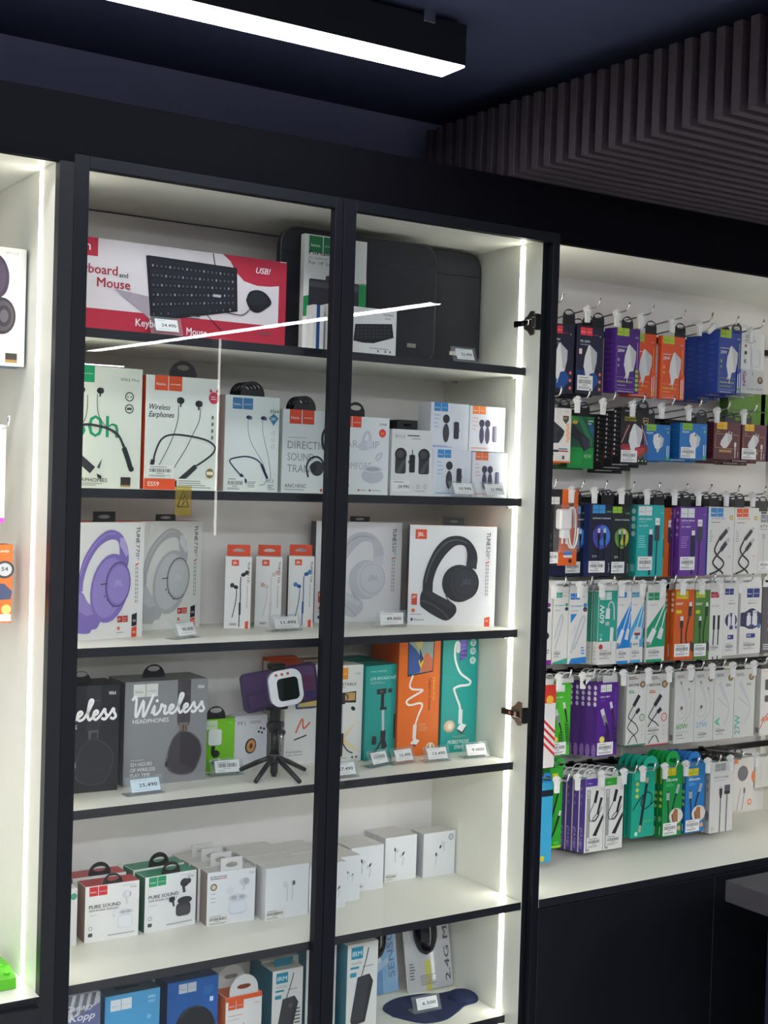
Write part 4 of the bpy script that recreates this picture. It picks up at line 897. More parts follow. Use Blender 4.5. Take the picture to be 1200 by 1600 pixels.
# ---- fourth shelf
def script_wireless(F, u, v, s, c, wd):
    A = F.asp(); g = lambda pts: [(u+x*s, v+(y*.66+x*.012)*s*A) for x, y in pts]
    st = [[(0, .8), (.08, .95), (.14, .85), (.12, .12), (.18, .05), (.38, .78), (.37, .12), (.43, .05), (.72, 1.05)],
          [(.66, .1), (.76, .48), (.74, .1), (.82, .05), (.95, .25), (1.0, .52), (1.06, .42), (1.13, .42), (1.09, .12), (1.15, .05), (1.25, .15), (1.40, .35), (1.37, .46), (1.29, .40), (1.26, .18), (1.34, .04), (1.5, .2), (1.72, .8), (1.72, .98), (1.64, .9), (1.58, .3), (1.64, .04), (1.76, .2), (1.90, .35), (1.87, .46), (1.79, .40), (1.76, .18), (1.84, .04), (2.0, .25), (2.12, .52), (2.14, .35), (2.2, .15), (2.12, .03), (2.02, .1)],
          [(2.12, .03), (2.28, .25), (2.40, .52), (2.42, .35), (2.48, .15), (2.40, .03), (2.30, .1)]]
    for k in st: F.stroke(g(k), wd, c, n=4)
    F.ell(u+.84*s, v+.48*s*A, wd*.6, c=c)
def art_w64(dark):
    bg2, cup, cup2, txt = ('#1a1b20', '#24252b', '#2e2f36', '#e4e4e4') if dark else ('#8f8f90', '#3f3a3e', '#4c474a', '#eeeeee')
    def A(F):
        if not dark: F.rect(.0, .0, 1, 1, '#87888a')
        F.hoco(.10, .975, .145, '#d9dad4' if not dark else '#2a2b31', '#77777a'); F.text('W64', .875, .905, .035, txt, w=.08, bold=.03)
        F.poly([(.63, 1), (.79, 1), (.79, .60), (.775, .55), (.645, .55), (.63, .60)], cup2); F.poly([(.64, .86), (.78, .86), (.78, .855), (.64, .855)], '#6a6a6e'); F.rect(.655, .50, .765, .58, '#5a5a5e' if dark else '#77706e')
        F.poly([(.665, .46), (.69, .56), (.755, .56), (.755, .46)], '#33343a' if dark else '#8a6a58'); F.rect(.70, .47, .715, .56, cup); F.rect(.735, .47, .745, .56, cup)
        F.poly(smooth_pts([(.66, .50), (.58, .43), (.53, .33), (.50, .22), (.53, .13), (.62, .08), (.74, .065), (.85, .09), (.91, .18), (.945, .28), (.92, .38), (.85, .45), (.77, .49), (.66, .50)], 4)[:-1], '#5a5a60' if not dark else '#3a3b42')
        F.poly(smooth_pts([(.665, .49), (.59, .43), (.545, .33), (.52, .22), (.55, .135), (.63, .09), (.74, .075), (.84, .10), (.895, .18), (.93, .28), (.905, .38), (.84, .44), (.77, .48), (.665, .49)], 4)[:-1], cup)
        F.rect(.495, .16, .53, .21, '#26262a'); F.rect(.51, .24, .525, .29, '#77777a')
        script_wireless(F, .085, .665, .352, '#f4f4f2', .030)
        F.text('HEADPHONES', .095, .60, .042, txt, w=.43, bold=.01)
        if not dark:
            F.lines(.08, .24, .33, .255, 1, '#c4c4c4')
            for i, s_ in enumerate(('32+ HOURS', 'OF WIRELESS', 'PLAY TIME')): F.text(s_, .08, .19-i*.052, .035, '#e8e8e8', w=(.255, .295, .235)[i], bold=.015)
            F.text('340  / 430', .08, .02, .03, '#d8d8d8', w=.24)
    return A
t_ = box_thing((-.4635, .168, S4, .170, .1985, .085, -.05), 'headphone_box', 'black headphone box with white script lettering at the left end of the fourth shelf', 'boxed headphones', art_w64(True), '#1d1e23', '#17171b', '#222226')
euro_tab(t_, .17, .085, .1985, tw=.04, th=.022, yy=-.01).location = (.02, 0, 0)
t_ = box_thing(P['w64b'], 'headphone_box', 'grey headphone box with white script lettering and a brown ear cup on the fourth shelf', 'boxed headphones', art_w64(False), '#87888a', '#5a5a5c', '#6d6e70')
euro_tab(t_, .169, .09, .1982, tw=.046, th=.026, yy=.0).location = (-.01, 0, 0)
def art_green(F):
    F.rect(.05, .80, .42, .975, '#cfe0bc'); F.rect(.42, .8, .44, .975, '#8fc840'); F.text('hoco.', .12, .86, .035, '#8aa878', w=.24)
    F.rrect(.10, .48, .57, .80, .08, '#77837a'); F.rrect(.13, .495, .57, .80, .08, '#e0e6dc'); F.stroke([(.30, .48), (.28, .36), (.38, .27)], .12, '#22281e', False); F.ell(.38, .33, .14, .12, '#2c3228'); F.poly([(.18, .21), (.55, .24), (.55, .20), (.18, .17)], '#c8d4bc'); F.ell(.40, .165, .17, .08, '#2a3026'); F.lines(.8, .90, .95, .93, 1, '#b8e070')
t_ = box_thing((-.0825, .2315, S4, .064, .105, .035, -.10), 'phone_light_box', 'bright lime green box with a phone light pictured, right of the grey headphone box', 'boxed phone light', art_green, '#76c414', '#5fa80e', '#6ab512')
euro_tab(t_, .064, .035, .105, tw=.040, th=.026).location = (-.008, 0, 0)
def art_ff1(F):
    F.text('FF1', .10, .82, .075, '#55555a', w=.22); F.lines(.46, .84, .95, .90, 2, '#8a8a90')
    F.poly([(.35, .30), (.62, .62), (1.0, .62), (1.0, .40), (.74, .10), (.42, .14)], '#c9cad2'); F.ell(.50, .42, .17, .22, '#2a2420', -.2); F.ell(.51, .42, .13, .18, '#c88a4a', -.2); F.ell(.51, .42, .05, .08, '#5a3a24', -.2)
    for u, v in ((.74, .68), (.84, .66), (.80, .75), (.90, .73)): F.ell(u, v, .035, c='#25252a')
    F.lines(.4, .03, .8, .05, 1, '#9a9a9a')
box_thing((-.0180, .226, S4, .072, .108, .03, -.05), 'phone_light_box', 'small white box with a bronze ring light pictured, behind the tripod', 'boxed phone light', art_ff1, '#cfcfd2', '#c4c4c8', '#d5d5d8')
def art_fold(F):
    F.hoco(.08, .90, .40, '#ee6a35'); F.rrect(.32, .56, 1.0, .74, .06, '#3a4a6a'); F.rect(.38, .58, 1.0, .72, '#5a8ac8'); F.poly([(.38, .58), (1, .58), (1, .64), (.6, .68)], '#d8c070')
    F.stroke([(.35, .32), (.55, .46), (.60, .36), (.8, .42)], .05, '#e06a35'); F.stroke([(.30, .25), (.7, .29)], .04, '#2a2a2c'); F.text('Foldable', .07, .12, .022, '#4a4a4a', w=.5); F.text('Live Stand', .07, .09, .018, '#4a4a4a', w=.5); F.ell(-.0+.02, .04, .015, c=OR_)
def side_fold(F):
    for u0, u1 in ((.06, .46), (.54, .94)):
        for i in range(8): F.lines(u0, .08+i*.105, u1, .16+i*.105, 5, '#a8a5a0'); F.rect(u0, .168+i*.105, u1, .171+i*.105, '#77746e')
box_thing((.0905, .2150, S4, .075, .2050, .10, .0), 'tripod_box', 'tall white tripod box with orange squares and a printed side, behind the tripod', 'boxed tripod', art_fold, '#e2e2de', '#cfccc6', OR_, sideart=side_fold)
box_thing((.1000, .3185, S4, .075, .2100, .018, .0), 'tripod_box', 'orange-topped tripod box at the back behind the white tripod box', 'boxed tripod', None, '#d8602c', '#b8502a', '#c8501e')
def stick(F, c1, c2, phone=True):
    F.stroke([(.40, .28), (.40, .62)], .045, '#b8b8b8', False); F.stroke([(.43, .72), (.43, .60)], .10, c1, False); F.stroke([(.40, .20), (.40, .30)], .12, c1, False)
    F.stroke([(.40, .22), (.22, .12), (.08, .09)], .035, c1); F.stroke([(.40, .22), (.58, .12), (.74, .09)], .035, c1); F.stroke([(.395, .2), (.385, .06)], .10, c1, False)
def art_k20(F):
    F.hoco(-.05, .975, .30, '#ee9c2c'); F.text('K20', .78, .90, .022, '#8a8a88', w=.14); F.text('MORE STABLE', .0, .79, .028, '#55554f', w=.80, bold=.02); F.lines(.02, .765, .55, .78, 1, '#8a8a88')
    F.poly([(.0, .06), (.4, .26), (.9, .44), (.5, .24), (1.0, .08), (.4, .2)], '#efd9a2'); F.poly([(.12, .62), (.16, .71), (.80, .73), (.80, .61)], '#3a2e26'); F.rect(.18, .635, .77, .715, '#c8a060'); F.ell(.46, .67, .12, .10, '#6a4030'); F.ell(.46, .665, .07, .08, '#d8a888')
    stick(F, '#2a2a2c', '#55555a'); F.ell(.72, .55, .07, .05, '#2a2a2c', -.6); F.lines(.15, .035, .6, .05, 1, '#9a9a94'); F.ell(.73, .045, .03, c='#3a3a3a'); F.ell(.85, .045, .03, c='#3a3a3a')
box_thing((.1830, .1960, S4, .0810, .2040, .05, -.06), 'tripod_box', 'white tripod box with an amber logo, right of the door stiles on the fourth shelf', 'boxed tripod', art_k20, '#e4e5de', '#cfd0ca', '#d0cfc8')
for i_ in (1, 2):
    box_thing((.1830-.0035*i_, .1960+.048*i_, S4, .0810, .2040, .042, -.06), 'tripod_box', 'white tripod box standing %s the amber-logo one' % ('directly behind' if i_ == 1 else 'two places behind'), 'boxed tripod', None, '#d9dad4', '#cfd0ca', '#a8704c' if i_ == 2 else '#c8c6bf')
TL_ = '#1a9c92'
def art_teal(F):
    F.text('MINI TRIPOD', .12, .925, .02, '#a8e0da', w=.45); F.text('LIVE BROADCAST', .12, .845, .032, '#c8ece8', w=.70, bold=.02); F.lines(.12, .80, .6, .83, 2, '#9ab8b4')
    F.poly([(.30, .69), (.30, .745), (.56, .75), (.56, .69)], '#2c2e32'); F.ell(.66, .72, .06, .05, '#23252a'); F.rect(.38, .705, .47, .73, '#55585e')
    F.stroke([(.46, .69), (.46, .54)], .09, '#24262a', False); F.rect(.40, .52, .58, .55, '#24262a'); F.stroke([(.48, .52), (.50, .28)], .065, '#c0ccd0', False); F.rect(.43, .22, .57, .30, '#24262a')
    F.stroke([(.50, .24), (.36, .12), (.16, .04)], .05, '#24262a'); F.stroke([(.50, .24), (.52, .1)], .11, '#24262a', False); F.stroke([(.50, .24), (.6, .12)], .05, '#24262a')
    F.rrect(.78, .20, .88, .47, .04, '#25282c'); F.rrect(.20, .16, .32, .25, .03, '#25282c'); F.ell(.88, .14, .05, c='#d8f0ec')
box_thing((.2670, .1850, S4, .1000, .2010, .048, .10), 'tripod_box', 'teal tripod box with live broadcast lettering on the fourth shelf', 'boxed tripod', art_teal, TL_, '#178a82', '#17867e')
for i_ in (1, 2):
    box_thing((.2670-.006*i_-.002, .1850+.0495*i_, S4, .0955, .2010+.001*i_, .045, .10), 'tripod_box', 'teal tripod box %s the live broadcast one' % ('directly behind' if i_ == 1 else 'two places behind'), 'boxed tripod', None, TL_, '#178a82', '#2a7a74')
def art_orange(F):
    F.poly([(.20, .955), (.21, .66), (.82, .69), (.84, .95)], '#2a2a38'); F.poly([(.22, .945), (.23, .675), (.80, .70), (.82, .94)], '#9ab0a8')
    F.poly([(.22, .945), (.23, .675), (.50, .69), (.56, .80), (.40, .88)], '#3c5a9c'); F.poly([(.56, .80), (.65, .86), (.80, .80), (.80, .70), (.52, .69)], '#d07048'); F.poly([(.36, .945), (.50, .86), (.56, .945)], '#d8c878'); F.poly([(.46, .78), (.56, .84), (.58, .78), (.52, .72)], '#e8c83a'); F.poly([(.48, .9), (.58, .80), (.5, .76)], '#2c3c6c')
    F.stroke([(.34, .67), (.27, .59), (.34, .555), (.56, .545), (.55, .53), (.30, .485), (.20, .455), (.28, .425), (.52, .435), (.58, .41), (.50, .34), (.42, .25)], .040, '#f2ece6')
    F.stroke([(.42, .26), (.41, .14)], .085, '#f0e6de', False); F.poly([(.32, .11), (.42, .145), (.54, .125), (.48, .095), (.38, .085)], '#f4f0ec'); F.poly([(.34, .10), (.42, .075), (.54, .115), (.48, .092)], '#55403a')
    F.text('TABLET PC STAND', .72, .64, .055, '#8a3c14', w=.27, rot=-90, bold=.04); F.text('Hands-free', .83, .64, .05, '#f0c040', w=.19, rot=-90, bold=.03)
    F.ell(.80, .055, .11, c='#e8dcc8'); F.ell(.80, .055, .085, c='#b89a68'); F.rect(.775, .02, .825, .09, '#efe6d6'); F.lines(.5, .20, .75, .27, 4, '#e89a6a')
box_thing((.3490, .1840, S4, .1095, .2620, .11, .0), 'tablet_stand_box', 'tall orange box with a tablet on a white spiral arm, fourth shelf', 'boxed tablet stand', art_orange, '#e8701e', '#c4521e', '#c4521e')
def art_tealst(F):
    F.poly([(.46, 1.0), (.47, .77), (.68, .80), (.68, 1.0)], '#5a4aa0'); F.poly([(.49, .99), (.50, .85), (.66, .87), (.66, .99)], '#7a6ac8')
    for i in range(3):
        for j in range(4): F.ell(.52+i*.055, .80+j*.035, .016, c='#b08ae0')
    F.stroke([(.44, .93), (.36, .92), (.33, .86), (.36, .77), (.50, .67), (.72, .615), (.80, .59), (.74, .565), (.50, .56), (.36, .545), (.34, .53), (.42, .46), (.50, .40), (.53, .35)], .055, '#eef2f0')
    F.rrect(.37, .84, .48, .93, .04, '#dfe8e6'); F.stroke([(.54, .36), (.54, .24)], .11, '#e6ecea', False); F.poly([(.45, .20), (.56, .245), (.72, .225), (.60, .17)], '#f4f6f5'); F.poly([(.45, .20), (.60, .17), (.72, .225), (.71, .20), (.60, .145), (.46, .18)], '#2a4a4a')
    for v in (.92, .85, .77): F.ell(.84, v, .085, c='#cfe6e0'); F.ell(.84, v, .05, c='#a8ccc6')
    F.ell(.23, .225, .16, .14, '#c8a888'); F.ell(.24, .23, .12, .11, '#e0c8a8'); F.ell(.25, .225, .06, .07, '#f4ead8')
    F.text('Hands-free', .34, .125, .025, '#9ab8a8', w=.36, bold=.01); F.text('MOBILE PHONE', .20, .075, .032, '#e4f4f2', w=.60, bold=.03, shear=.15); F.text('STAND', .38, .03, .032, '#e4f4f2', w=.26, bold=.03, shear=.15); F.lines(.75, .93, .98, .99, 4, '#2fb0a6')
box_thing((.4605, .1790, S4, .0945, .2620, .10, -.03), 'phone_stand_box', 'tall turquoise box with a curved white phone arm, right end of fourth shelf', 'boxed phone stand', art_tealst, '#12a096', '#0f8a82', '#0f8a82')

# tripod with phone case and ring light
tp = thing('phone_tripod', 'black mini tripod with three spread legs standing on the fourth shelf', 'tripod', (.022, .130, S4))
def along(a, b, r1, r2, m, n=10, mbx=None):
    M = mbx or MB(); M.tube([a, b], r1, m, n, r2=r2); return M
hub = (0, 0, .040)
for ang, L in ((-148, .072), (-78, .078), (12, .082), (132, .080)):
    a = math.radians(ang); e = (L*math.cos(a), L*math.sin(a), .0045); m_ = MB()
    m_.tube([(0.006*math.cos(a), .006*math.sin(a), .040), (L*.45*math.cos(a), L*.45*math.sin(a), .0265), e], [.0042, .0052, .0044], BPL, 8); m_.build('leg', tp)
m_ = MB(); m_.tube([(0, 0, .008), (0, 0, .030)], .0075, BPL, 12); m_.tube([(0, 0, .030), (0, 0, .047)], .0105, BPL, 14); m_.tube([(0, 0, .044), (0, 0, .047)], .0122, mat('dark_grey_plastic', '#33343a', .4), 14)
m_.tube([(0, 0, .047), (0, 0, .098)], .0088, mat('satin_black', '#141417', .25), 14); m_.tube([(0, 0, .002), (0, 0, .010)], .0055, BPL, 10); m_.build('column', tp)
m_ = MB(); m_.box(-.011, .011, -.008, .008, .088, .112, BPL, .002); m_.tube([(-.017, 0, .104), (.017, 0, .104)], .006, BPL, 10); m_.tube([(.012, -.004, .050), (.0125, -.004, .098)], .0016, CHROME, 6); m_.tube([(.012, 0, .090), (.020, 0, .086)], .006, BPL, 8); m_.box(-.008, .008, -.006, .010, .110, .140, BPL, .002); m_.build('tilt_head', tp)
clampR = MB(); clampR.box(-.022, .026, -.004, .012, .134, .142, BPL, .0015); clampR.box(-.009, .009, .004, .012, .136, .222, BPL, .0015); clampR.box(-.016, .016, -.010, .014, .214, .226, BPL, .003); clampR.build('phone_clamp', tp)
pc = thing('phone_case', 'translucent purple phone case held sideways on the black tripod', 'phone case', (.030, .130, S4+.178), 0)
pc.rotation_euler = (math.radians(-4), math.radians(-9), math.radians(-12))
m_ = MB(); W_, H_, R_ = .078, .0385, .010; o_ = []; i_2 = []
for cx, cz, a0 in ((W_-R_, H_-R_, 0), (-W_+R_, H_-R_, 90), (-W_+R_, -H_+R_, 180), (W_-R_, -H_+R_, 270)):
    for k in range(6):
        a = math.radians(a0+k*18); o_.append((cx+R_*math.cos(a), cz+R_*math.sin(a))); i_2.append((cx+(R_-.0025)*math.cos(a), cz+(R_-.0025)*math.sin(a)))
m_.prism(o_, 'y', -.004, -.0025, PURPLECASE); m_.build('case_back', pc, recalc=True)
m_ = MB(); m_.ring_prism(o_, i_2, -.0045, .0050, mat('purple_bumper', '#2c1f45', .3)); m_.build('bumper', pc, recalc=True)
m_ = MB()
def rr2(cx, cz, hw, hh, r, n=5):
    o = []
    for sx, sz, a0 in ((1, 1, 0), (-1, 1, 90), (-1, -1, 180), (1, -1, 270)):
        for k in range(n): a = math.radians(a0+k*90/(n-1)); o.append((cx+sx*(hw-r)+r*math.cos(a), cz+sz*(hh-r)+r*math.sin(a)))
    return o
m_.ring_prism(rr2(-.052, -.018, .018, .0165, .006), rr2(-.052, -.018, .0155, .014, .0045), -.0062, -.0035, mat('purple_bumper', '#2c1f45', .3)); m_.build('camera_surround', pc, recalc=True)
rl = thing('ring_light', 'white rounded clip-on light with black square mirror and three red dots', 'phone light', (.030, .130, S4+.178), 0)
rl.rotation_euler = pc.rotation_euler
m_ = MB(); m_.ring_prism(rr2(.008, -.001, .034, .0355, .020, 8), rr2(.012, -.004, .022, .0225, .009, 8), -.0165, -.0055, mat('white_gloss_plastic', '#e4e6e6', .3)); m_.build('light_body', rl, recalc=True)
m_ = MB(); m_.prism(rr2(.012, -.004, .0222, .0227, .009, 8), 'y', -.0150, -.0060, mat('black_mirror', '#111a18', .08, 0, .6)); m_.build('mirror', rl, recalc=True)
m_ = MB()
for u in (-.009, .003, .015): m_.tube([(u, -.0175, .0265), (u, -.0164, .0265)], .0030, mat('red_dot', '#b84a3c', .5), 10)
m_.build('touch_buttons', rl)

# ---- fifth shelf: earbud boxes
def art_pure(lc, dark):
    def A(F):
        F.hoco(.07, .985, .165, lc); F.lines(.68, .935, .95, .95, 1, '#9a9a9a'); F.text('EW40', .83, .885, .03, '#6a6a6a', w=.11, bold=.02)
        F.text('PURE SOUND', .07, .60, .062, '#3c3c3c', w=.58, bold=.035); F.text('SEMI-IN-EAR HEADSET', .07, .545, .034, '#55555a', w=.55, bold=.02); F.lines(.08, .47, .25, .485, 1, '#9a9a9a')
        F.ring(.10, .25, .032, .008, '#6a6a6a'); F.rrect(.06, .10, .14, .165, .015, '#4a4a4a')
        if dark:
            a, b = '#3a3a3e', '#2a2a2e'
            F.stroke([(.73, .78), (.76, .62)], .055, a); F.ell(.76, .80, .085, .075, b); F.ell(.84, .82, .05, .05, a); F.stroke([(.53, .52), (.56, .40)], .04, a); F.ell(.52, .53, .06, .05, b)
            F.rrect(.60, .20, .89, .44, .07, a); F.ell(.77, .48, .145, .065, b); F.rrect(.62, .215, .87, .38, .06, '#48484c')
        else:
            a, b = '#d2d4d8', '#dfe1e4'
            F.stroke([(.75, .74), (.77, .60)], .05, a); F.ell(.76, .78, .085, .07, a); F.ell(.79, .79, .05, .05, b); F.stroke([(.82, .82), (.83, .77), (.81, .74)], .012, '#6a6a6a'); F.stroke([(.50, .48), (.54, .40)], .04, a); F.ell(.52, .49, .05, .04, b)
            F.rrect(.60, .18, .88, .42, .06, '#d5d7da'); F.rrect(.615, .195, .865, .40, .05, '#e6e7e9'); F.ell(.75, .47, .14, .05, a); F.ell(.70, .47, .05, .025, '#b0b2b6'); F.ell(.80, .47, .05, .025, '#b0b2b6')
        F.rect(.42, .075, .92, .10, '#b0b0b0')
    return A
def eb(key, lab, art, front, side, top, tab=None, n=1, gp=None, dd=.05, dx=.0):
    q = list(P[key]); q[5] = dd
    t = box_thing(q, 'earbud_box', lab, 'boxed earbuds', art, front, side, top, group=gp); return t, q
t_, q = eb('red', 'white earbud box with red top and black hang tab, first in the fifth-shelf row', art_pure('#cc2f38', False), '#e6e6e4', '#8a6a5c', '#c03a40', dd=.045)
euro_tab(t_, .1, .045, q[4], tw=.040, th=.020, sz=.010)
t_ = box_thing((q[0]-.006, q[1]+.052, q[2], q[3], q[4]+.003, .045, q[6]), 'earbud_box', 'red-topped earbud box standing behind the front red one', 'boxed earbuds', None, '#e0dfdd', '#8a6a5c', '#b8383e')
euro_tab(t_, .1, .045, q[4]+.003, tw=.044, th=.026, sz=.012)
t_, q = eb('greenp', 'white earbud box with green top showing dark earbuds on the fifth shelf', art_pure('#1f9a66', True), '#e6e7e5', '#2c6a50', '#2a9068', dd=.045)
euro_tab(t_, .1, .045, q[4], tw=.040, th=.024, sz=.012)
t_ = box_thing((q[0]-.004, q[1]+.050, q[2], q[3], q[4]+.002, .045, q[6]), 'earbud_box', 'green-topped earbud box standing behind the front green one', 'boxed earbuds', None, '#dfe3e0', '#2c6a50', '#2a8a64')
euro_tab(t_, .1, .045, q[4]+.002, tw=.044, th=.028, sz=.013)
box_thing((-.4600, .186, S5, .104, .1080, .05, 0), 'earbud_box', 'white earbud box cut off by the left door edge on the fifth shelf', 'boxed earbuds', lambda F: F.ell(.93, .86, .06, c='#4aa07a'), '#dfe0dd')
def art_t09(F):
    F.text('BOROFONE', .06, .89, .04, '#2c2c30', w=.34, bold=.02, shear=.2); F.rect(.06, .865, .25, .878, '#2a2a2e'); F.rect(.25, .865, .40, .878, '#c0392f'); F.text('T09', .86, .90, .035, '#8a8a8e', w=.10)
    F.ell(.13, .72, .07, c='#7a6a4a'); F.ell(.13, .72, .045, c='#d8ccb0')
    for v in (.58, .50, .43): F.lines(.07, v, .20, v+.025, 1, '#9a9a9a')
    F.stroke([(.77, .72), (.745, .60)], .05, '#cdd0d4'); F.ell(.77, .76, .11, .08, '#cdd0d4'); F.ell(.80, .77, .06, .06, '#b4b7bc'); F.ell(.47, .62, .08, .075, '#dcdee1'); F.stroke([(.52, .62), (.53, .50)], .04, '#dcdee1')
    F.rrect(.44, .16, .83, .42, .10, '#c9d0d8'); F.rrect(.455, .19, .82, .41, .09, '#dde2e8'); F.ell(.635, .47, .20, .075, '#cdd2d8'); F.ell(.55, .48, .06, .04, '#aeb4bc'); F.ell(.72, .48, .06, .04, '#aeb4bc')
    F.barcode(.02, .0, .45, .20, '#e2e2dc')
t_, q = eb('t09', 'white earbud box with a bronze seal, front of its row on the fifth shelf', art_t09, '#e4e6e8', '#8a7a74', '#c9c7c4', dd=.038)
for i_ in range(4):
    if i_:
        t_ = box_thing((q[0]-.002*i_, q[1]+.0385*i_, q[2], q[3]*.98, q[4], .037, q[6]*0), 'earbud_box', 'white earbud box with a white hang tab, %s behind the bronze-seal one' % ('directly', 'two places', 'three places')[i_-1], 'boxed earbuds', None, '#dcdcda', '#b4aaa4', '#cfccc8', group='white-tab earbud boxes behind the front one')
    euro_tab(t_, .1, .037, q[4], TABW, tw=.046, th=.026, sz=.011, square=True)
def pods(F, k, u, v, s):
    A = F.asp()
    if k == 1:
        for du in (0, .12):
            F.rect(u+du*s-.012*s, v-.30*s*A, u+du*s+.012*s, v+.03*A*s, '#c9ccd0'); F.n -= 1
        F.ell(u-.05*s, v+.05*A*s, .055*s, .06*s, '#d4d7da'); F.ell(u+.14*s, v+.06*A*s, .06*s, .055*s, '#c4c7cc'); F.ell(u+.15*s, v+.06*A*s, .025*s, .05*s, '#3a3d44')
    else:
        F.stroke([(u, v), (u, v-.22*A*s)], .03*s, '#c4c8cc', False); F.ell(u+.04*s, v+.02*A*s, .06*s, .05*s, '#cfd2d6'); F.ell(u-.01*s, v+.05*A*s, .02*s, .05*s, '#2e3036', .2)
        F.stroke([(u+.22*s, v-.14*A*s), (u+.19*s, v-.32*A*s)], .03*s, '#c4c8cc', False); F.ell(u+.16*s, v-.10*A*s, .055*s, .045*s, '#d2d5d9'); F.ell(u+.21*s, v-.06*A*s, .022*s, .05*s, '#2e3036', -.5)
AW = '#e6e8ea'
def pod_row(key, n, kind, lab, art, x=None, w=None, dd=.046, gap=.001, fr=AW):
    q = list(P[key])
    if x is not None: q[0] = x
    if w is not None: q[3] = w
    q[5] = dd; q[6] = 0
    box_thing(q, 'earbud_box', lab[0], 'boxed earbuds', art, fr, '#d4d5d6', '#dcd9d6')
    for i in range(1, n):
        if q[1]+(dd+gap)*(i+1) > DB: break
        box_thing((q[0]-.0006*i, q[1]+(dd+gap)*i, q[2], q[3], q[4]-.0005*(i % 2), dd, 0), 'earbud_box', '%s, %s box of its row' % (lab[1], ('second', 'third', 'fourth')[i-1]), 'boxed earbuds', None, '#dcdad8', '#d0cfce', '#d9d6d3', group=lab[1])
pod_row('air1', 4, 1, ('plain white earbud box with a twin-stem picture left of the door stiles', 'plain white earbud boxes left of the door stiles'), lambda F: (pods(F, 1, .50, .60, 1.0), F.barcode(.0, .0, .46, .20, '#e2e2dc')))
pod_row('air2', 4, 1, ('plain white earbud box hidden mostly by the door stiles on the fifth shelf', 'plain white earbud boxes behind the door stiles'), lambda F: pods(F, 2, .62, .5, .9), x=.1195, w=.088) 
pod_row('air3', 3, 2, ('white earbud box just right of the door stiles on the fifth shelf', 'white earbud boxes just right of the door stiles'), lambda F: pods(F, 2, .40, .62, 1.1), x=.209, w=.0275+.024)
pod_row('air4', 2, 2, ('white earbud box with barcode, third from the right on the fifth shelf', 'white earbud boxes third from the right'), lambda F: (pods(F, 2, .33, .63, 1.2), F.barcode(.0, .02, .40, .18, '#e2e2dc')))
pod_row('air5', 2, 2, ('white earbud box with barcode, second from the right on the fifth shelf', 'white earbud boxes second from the right'), lambda F: (pods(F, 2, .32, .66, 1.2), F.barcode(.0, .02, .40, .18, '#e2e2dc')), w=.0845, dd=.042)
box_thing((.4680, .240, S5, .0860, .0990, .05, -.02), 'earbud_box', 'white earbud box with a round grey badge at the right end of the fifth shelf', 'boxed earbuds', lambda F: (F.ell(.86, .86, .085, c='#9a9ca0'), F.ell(.86, .86, .06, c='#c4c6c8'), F.stroke([(.62, .70), (.66, .55)], .04, '#c4c8cc'), F.ell(.62, .74, .07, .05, '#cdd0d4'), F.ell(.53, .66, .03, .05, '#3a3d44', -.4), F.stroke([(.40, .44), (.39, .25)], .035, '#c4c8cc'), F.ell(.41, .46, .055, .045, '#cdd0d4'), F.ell(.40, .50, .03, .05, '#3a3d44', .1)), '#dfe1e4', '#c4c5c6', '#dcd9d6')

# ---- sixth shelf
def art_fan(F):
    F.rect(0, .62, 1, 1, '#b9bcc4'); 
    for i in range(5): F.poly([(.35+.13*i, 1), (.42+.13*i, 1), (.28+.13*i, .62), (.2+.13*i, .62)], '#3a4050')
    F.poly([(.30, .72), (1, .90), (1, .70), (.4, .55)], '#2c3c8a'); F.text('Canary', .42, .86, .05, '#dfe3f0', w=.5, bold=.02, shear=.3); F.text('Kopp', .5, .76, .07, '#e8ecf4', w=.42, bold=.03, shear=.3)
    F.ell(.6, .45, .42, .38, '#3a66c8'); F.poly([(.2, .3), (.6, .5), (.95, .7), (1, .5), (.6, .42)], '#5a86e0'); F.ell(.62, .42, .12, .12, '#8a94b0'); F.ell(.85, .40, .05, c='#5a5040')
t_ = box_thing((-.4560, .10, S6, .1150, .1960, .05, 0), 'accessory_pack', 'blue and silver blister pack at the left end of the lowest shelf', 'accessory pack', art_fan, '#9aa4bc')
m_ = MB(); m_.box(-.0575, .0575, -.031, -.0275, 0.0, .196, BLISTER, .001); m_.build('blister', t_)
def art_em21(F): F.hoco(.10, .955, .19, '#d9dde0', '#9ab0bc'); F.text('GM21', .84-.06, .91, .028, '#cfe6f2', w=.13, bold=.02); F.lines(.78, .86, .92, .89, 2, '#a8d0e8'); F.ell(.80, .72, .04, c='#7ab8dc'); F.ell(.88, .55, .03, c='#7ab8dc'); F.ell(.55, .50, .22, .22, '#cfe6f2'); F.ell(.55, .48, .17, .17, '#e8f2f8')
t_ = box_thing((-.3290, .105, S6, .1085, .1800, .06, 0), 'mouse_box', 'light blue mouse box on the lowest shelf, second from the left', 'boxed mouse', art_em21, '#4a9ccc', '#2a5a78', '#27485a')
m_ = MB(); m_.prism(rr2(0, 0, .024, .004, .0035), 'z', .1800, .1812, mat('slot_black', '#1c1c20', .5)); m_.build('handle_slot', t_, recalc=True)
def art_blue(F): F.hoco(.22, .965, .17, '#c4c8cf', '#7a8494'); F.poly(smooth_pts([(.18, .55), (.30, .66), (.52, .705), (.74, .66), (.90, .55), (.9, .4), (.2, .4), (.18, .55)], 4)[:-1], '#15181f'); F.stroke([(.25, .60), (.45, .69), (.66, .68)], .03, '#3a4252'); F.text('GEMINI', .10, .5, .06, '#2c5c98', w=.35, rot=90); F.lines(.7, .80, .92, .90, 5, '#3a80c4'); F.rect(.83, .72, .90, .77, '#c8dcf0')
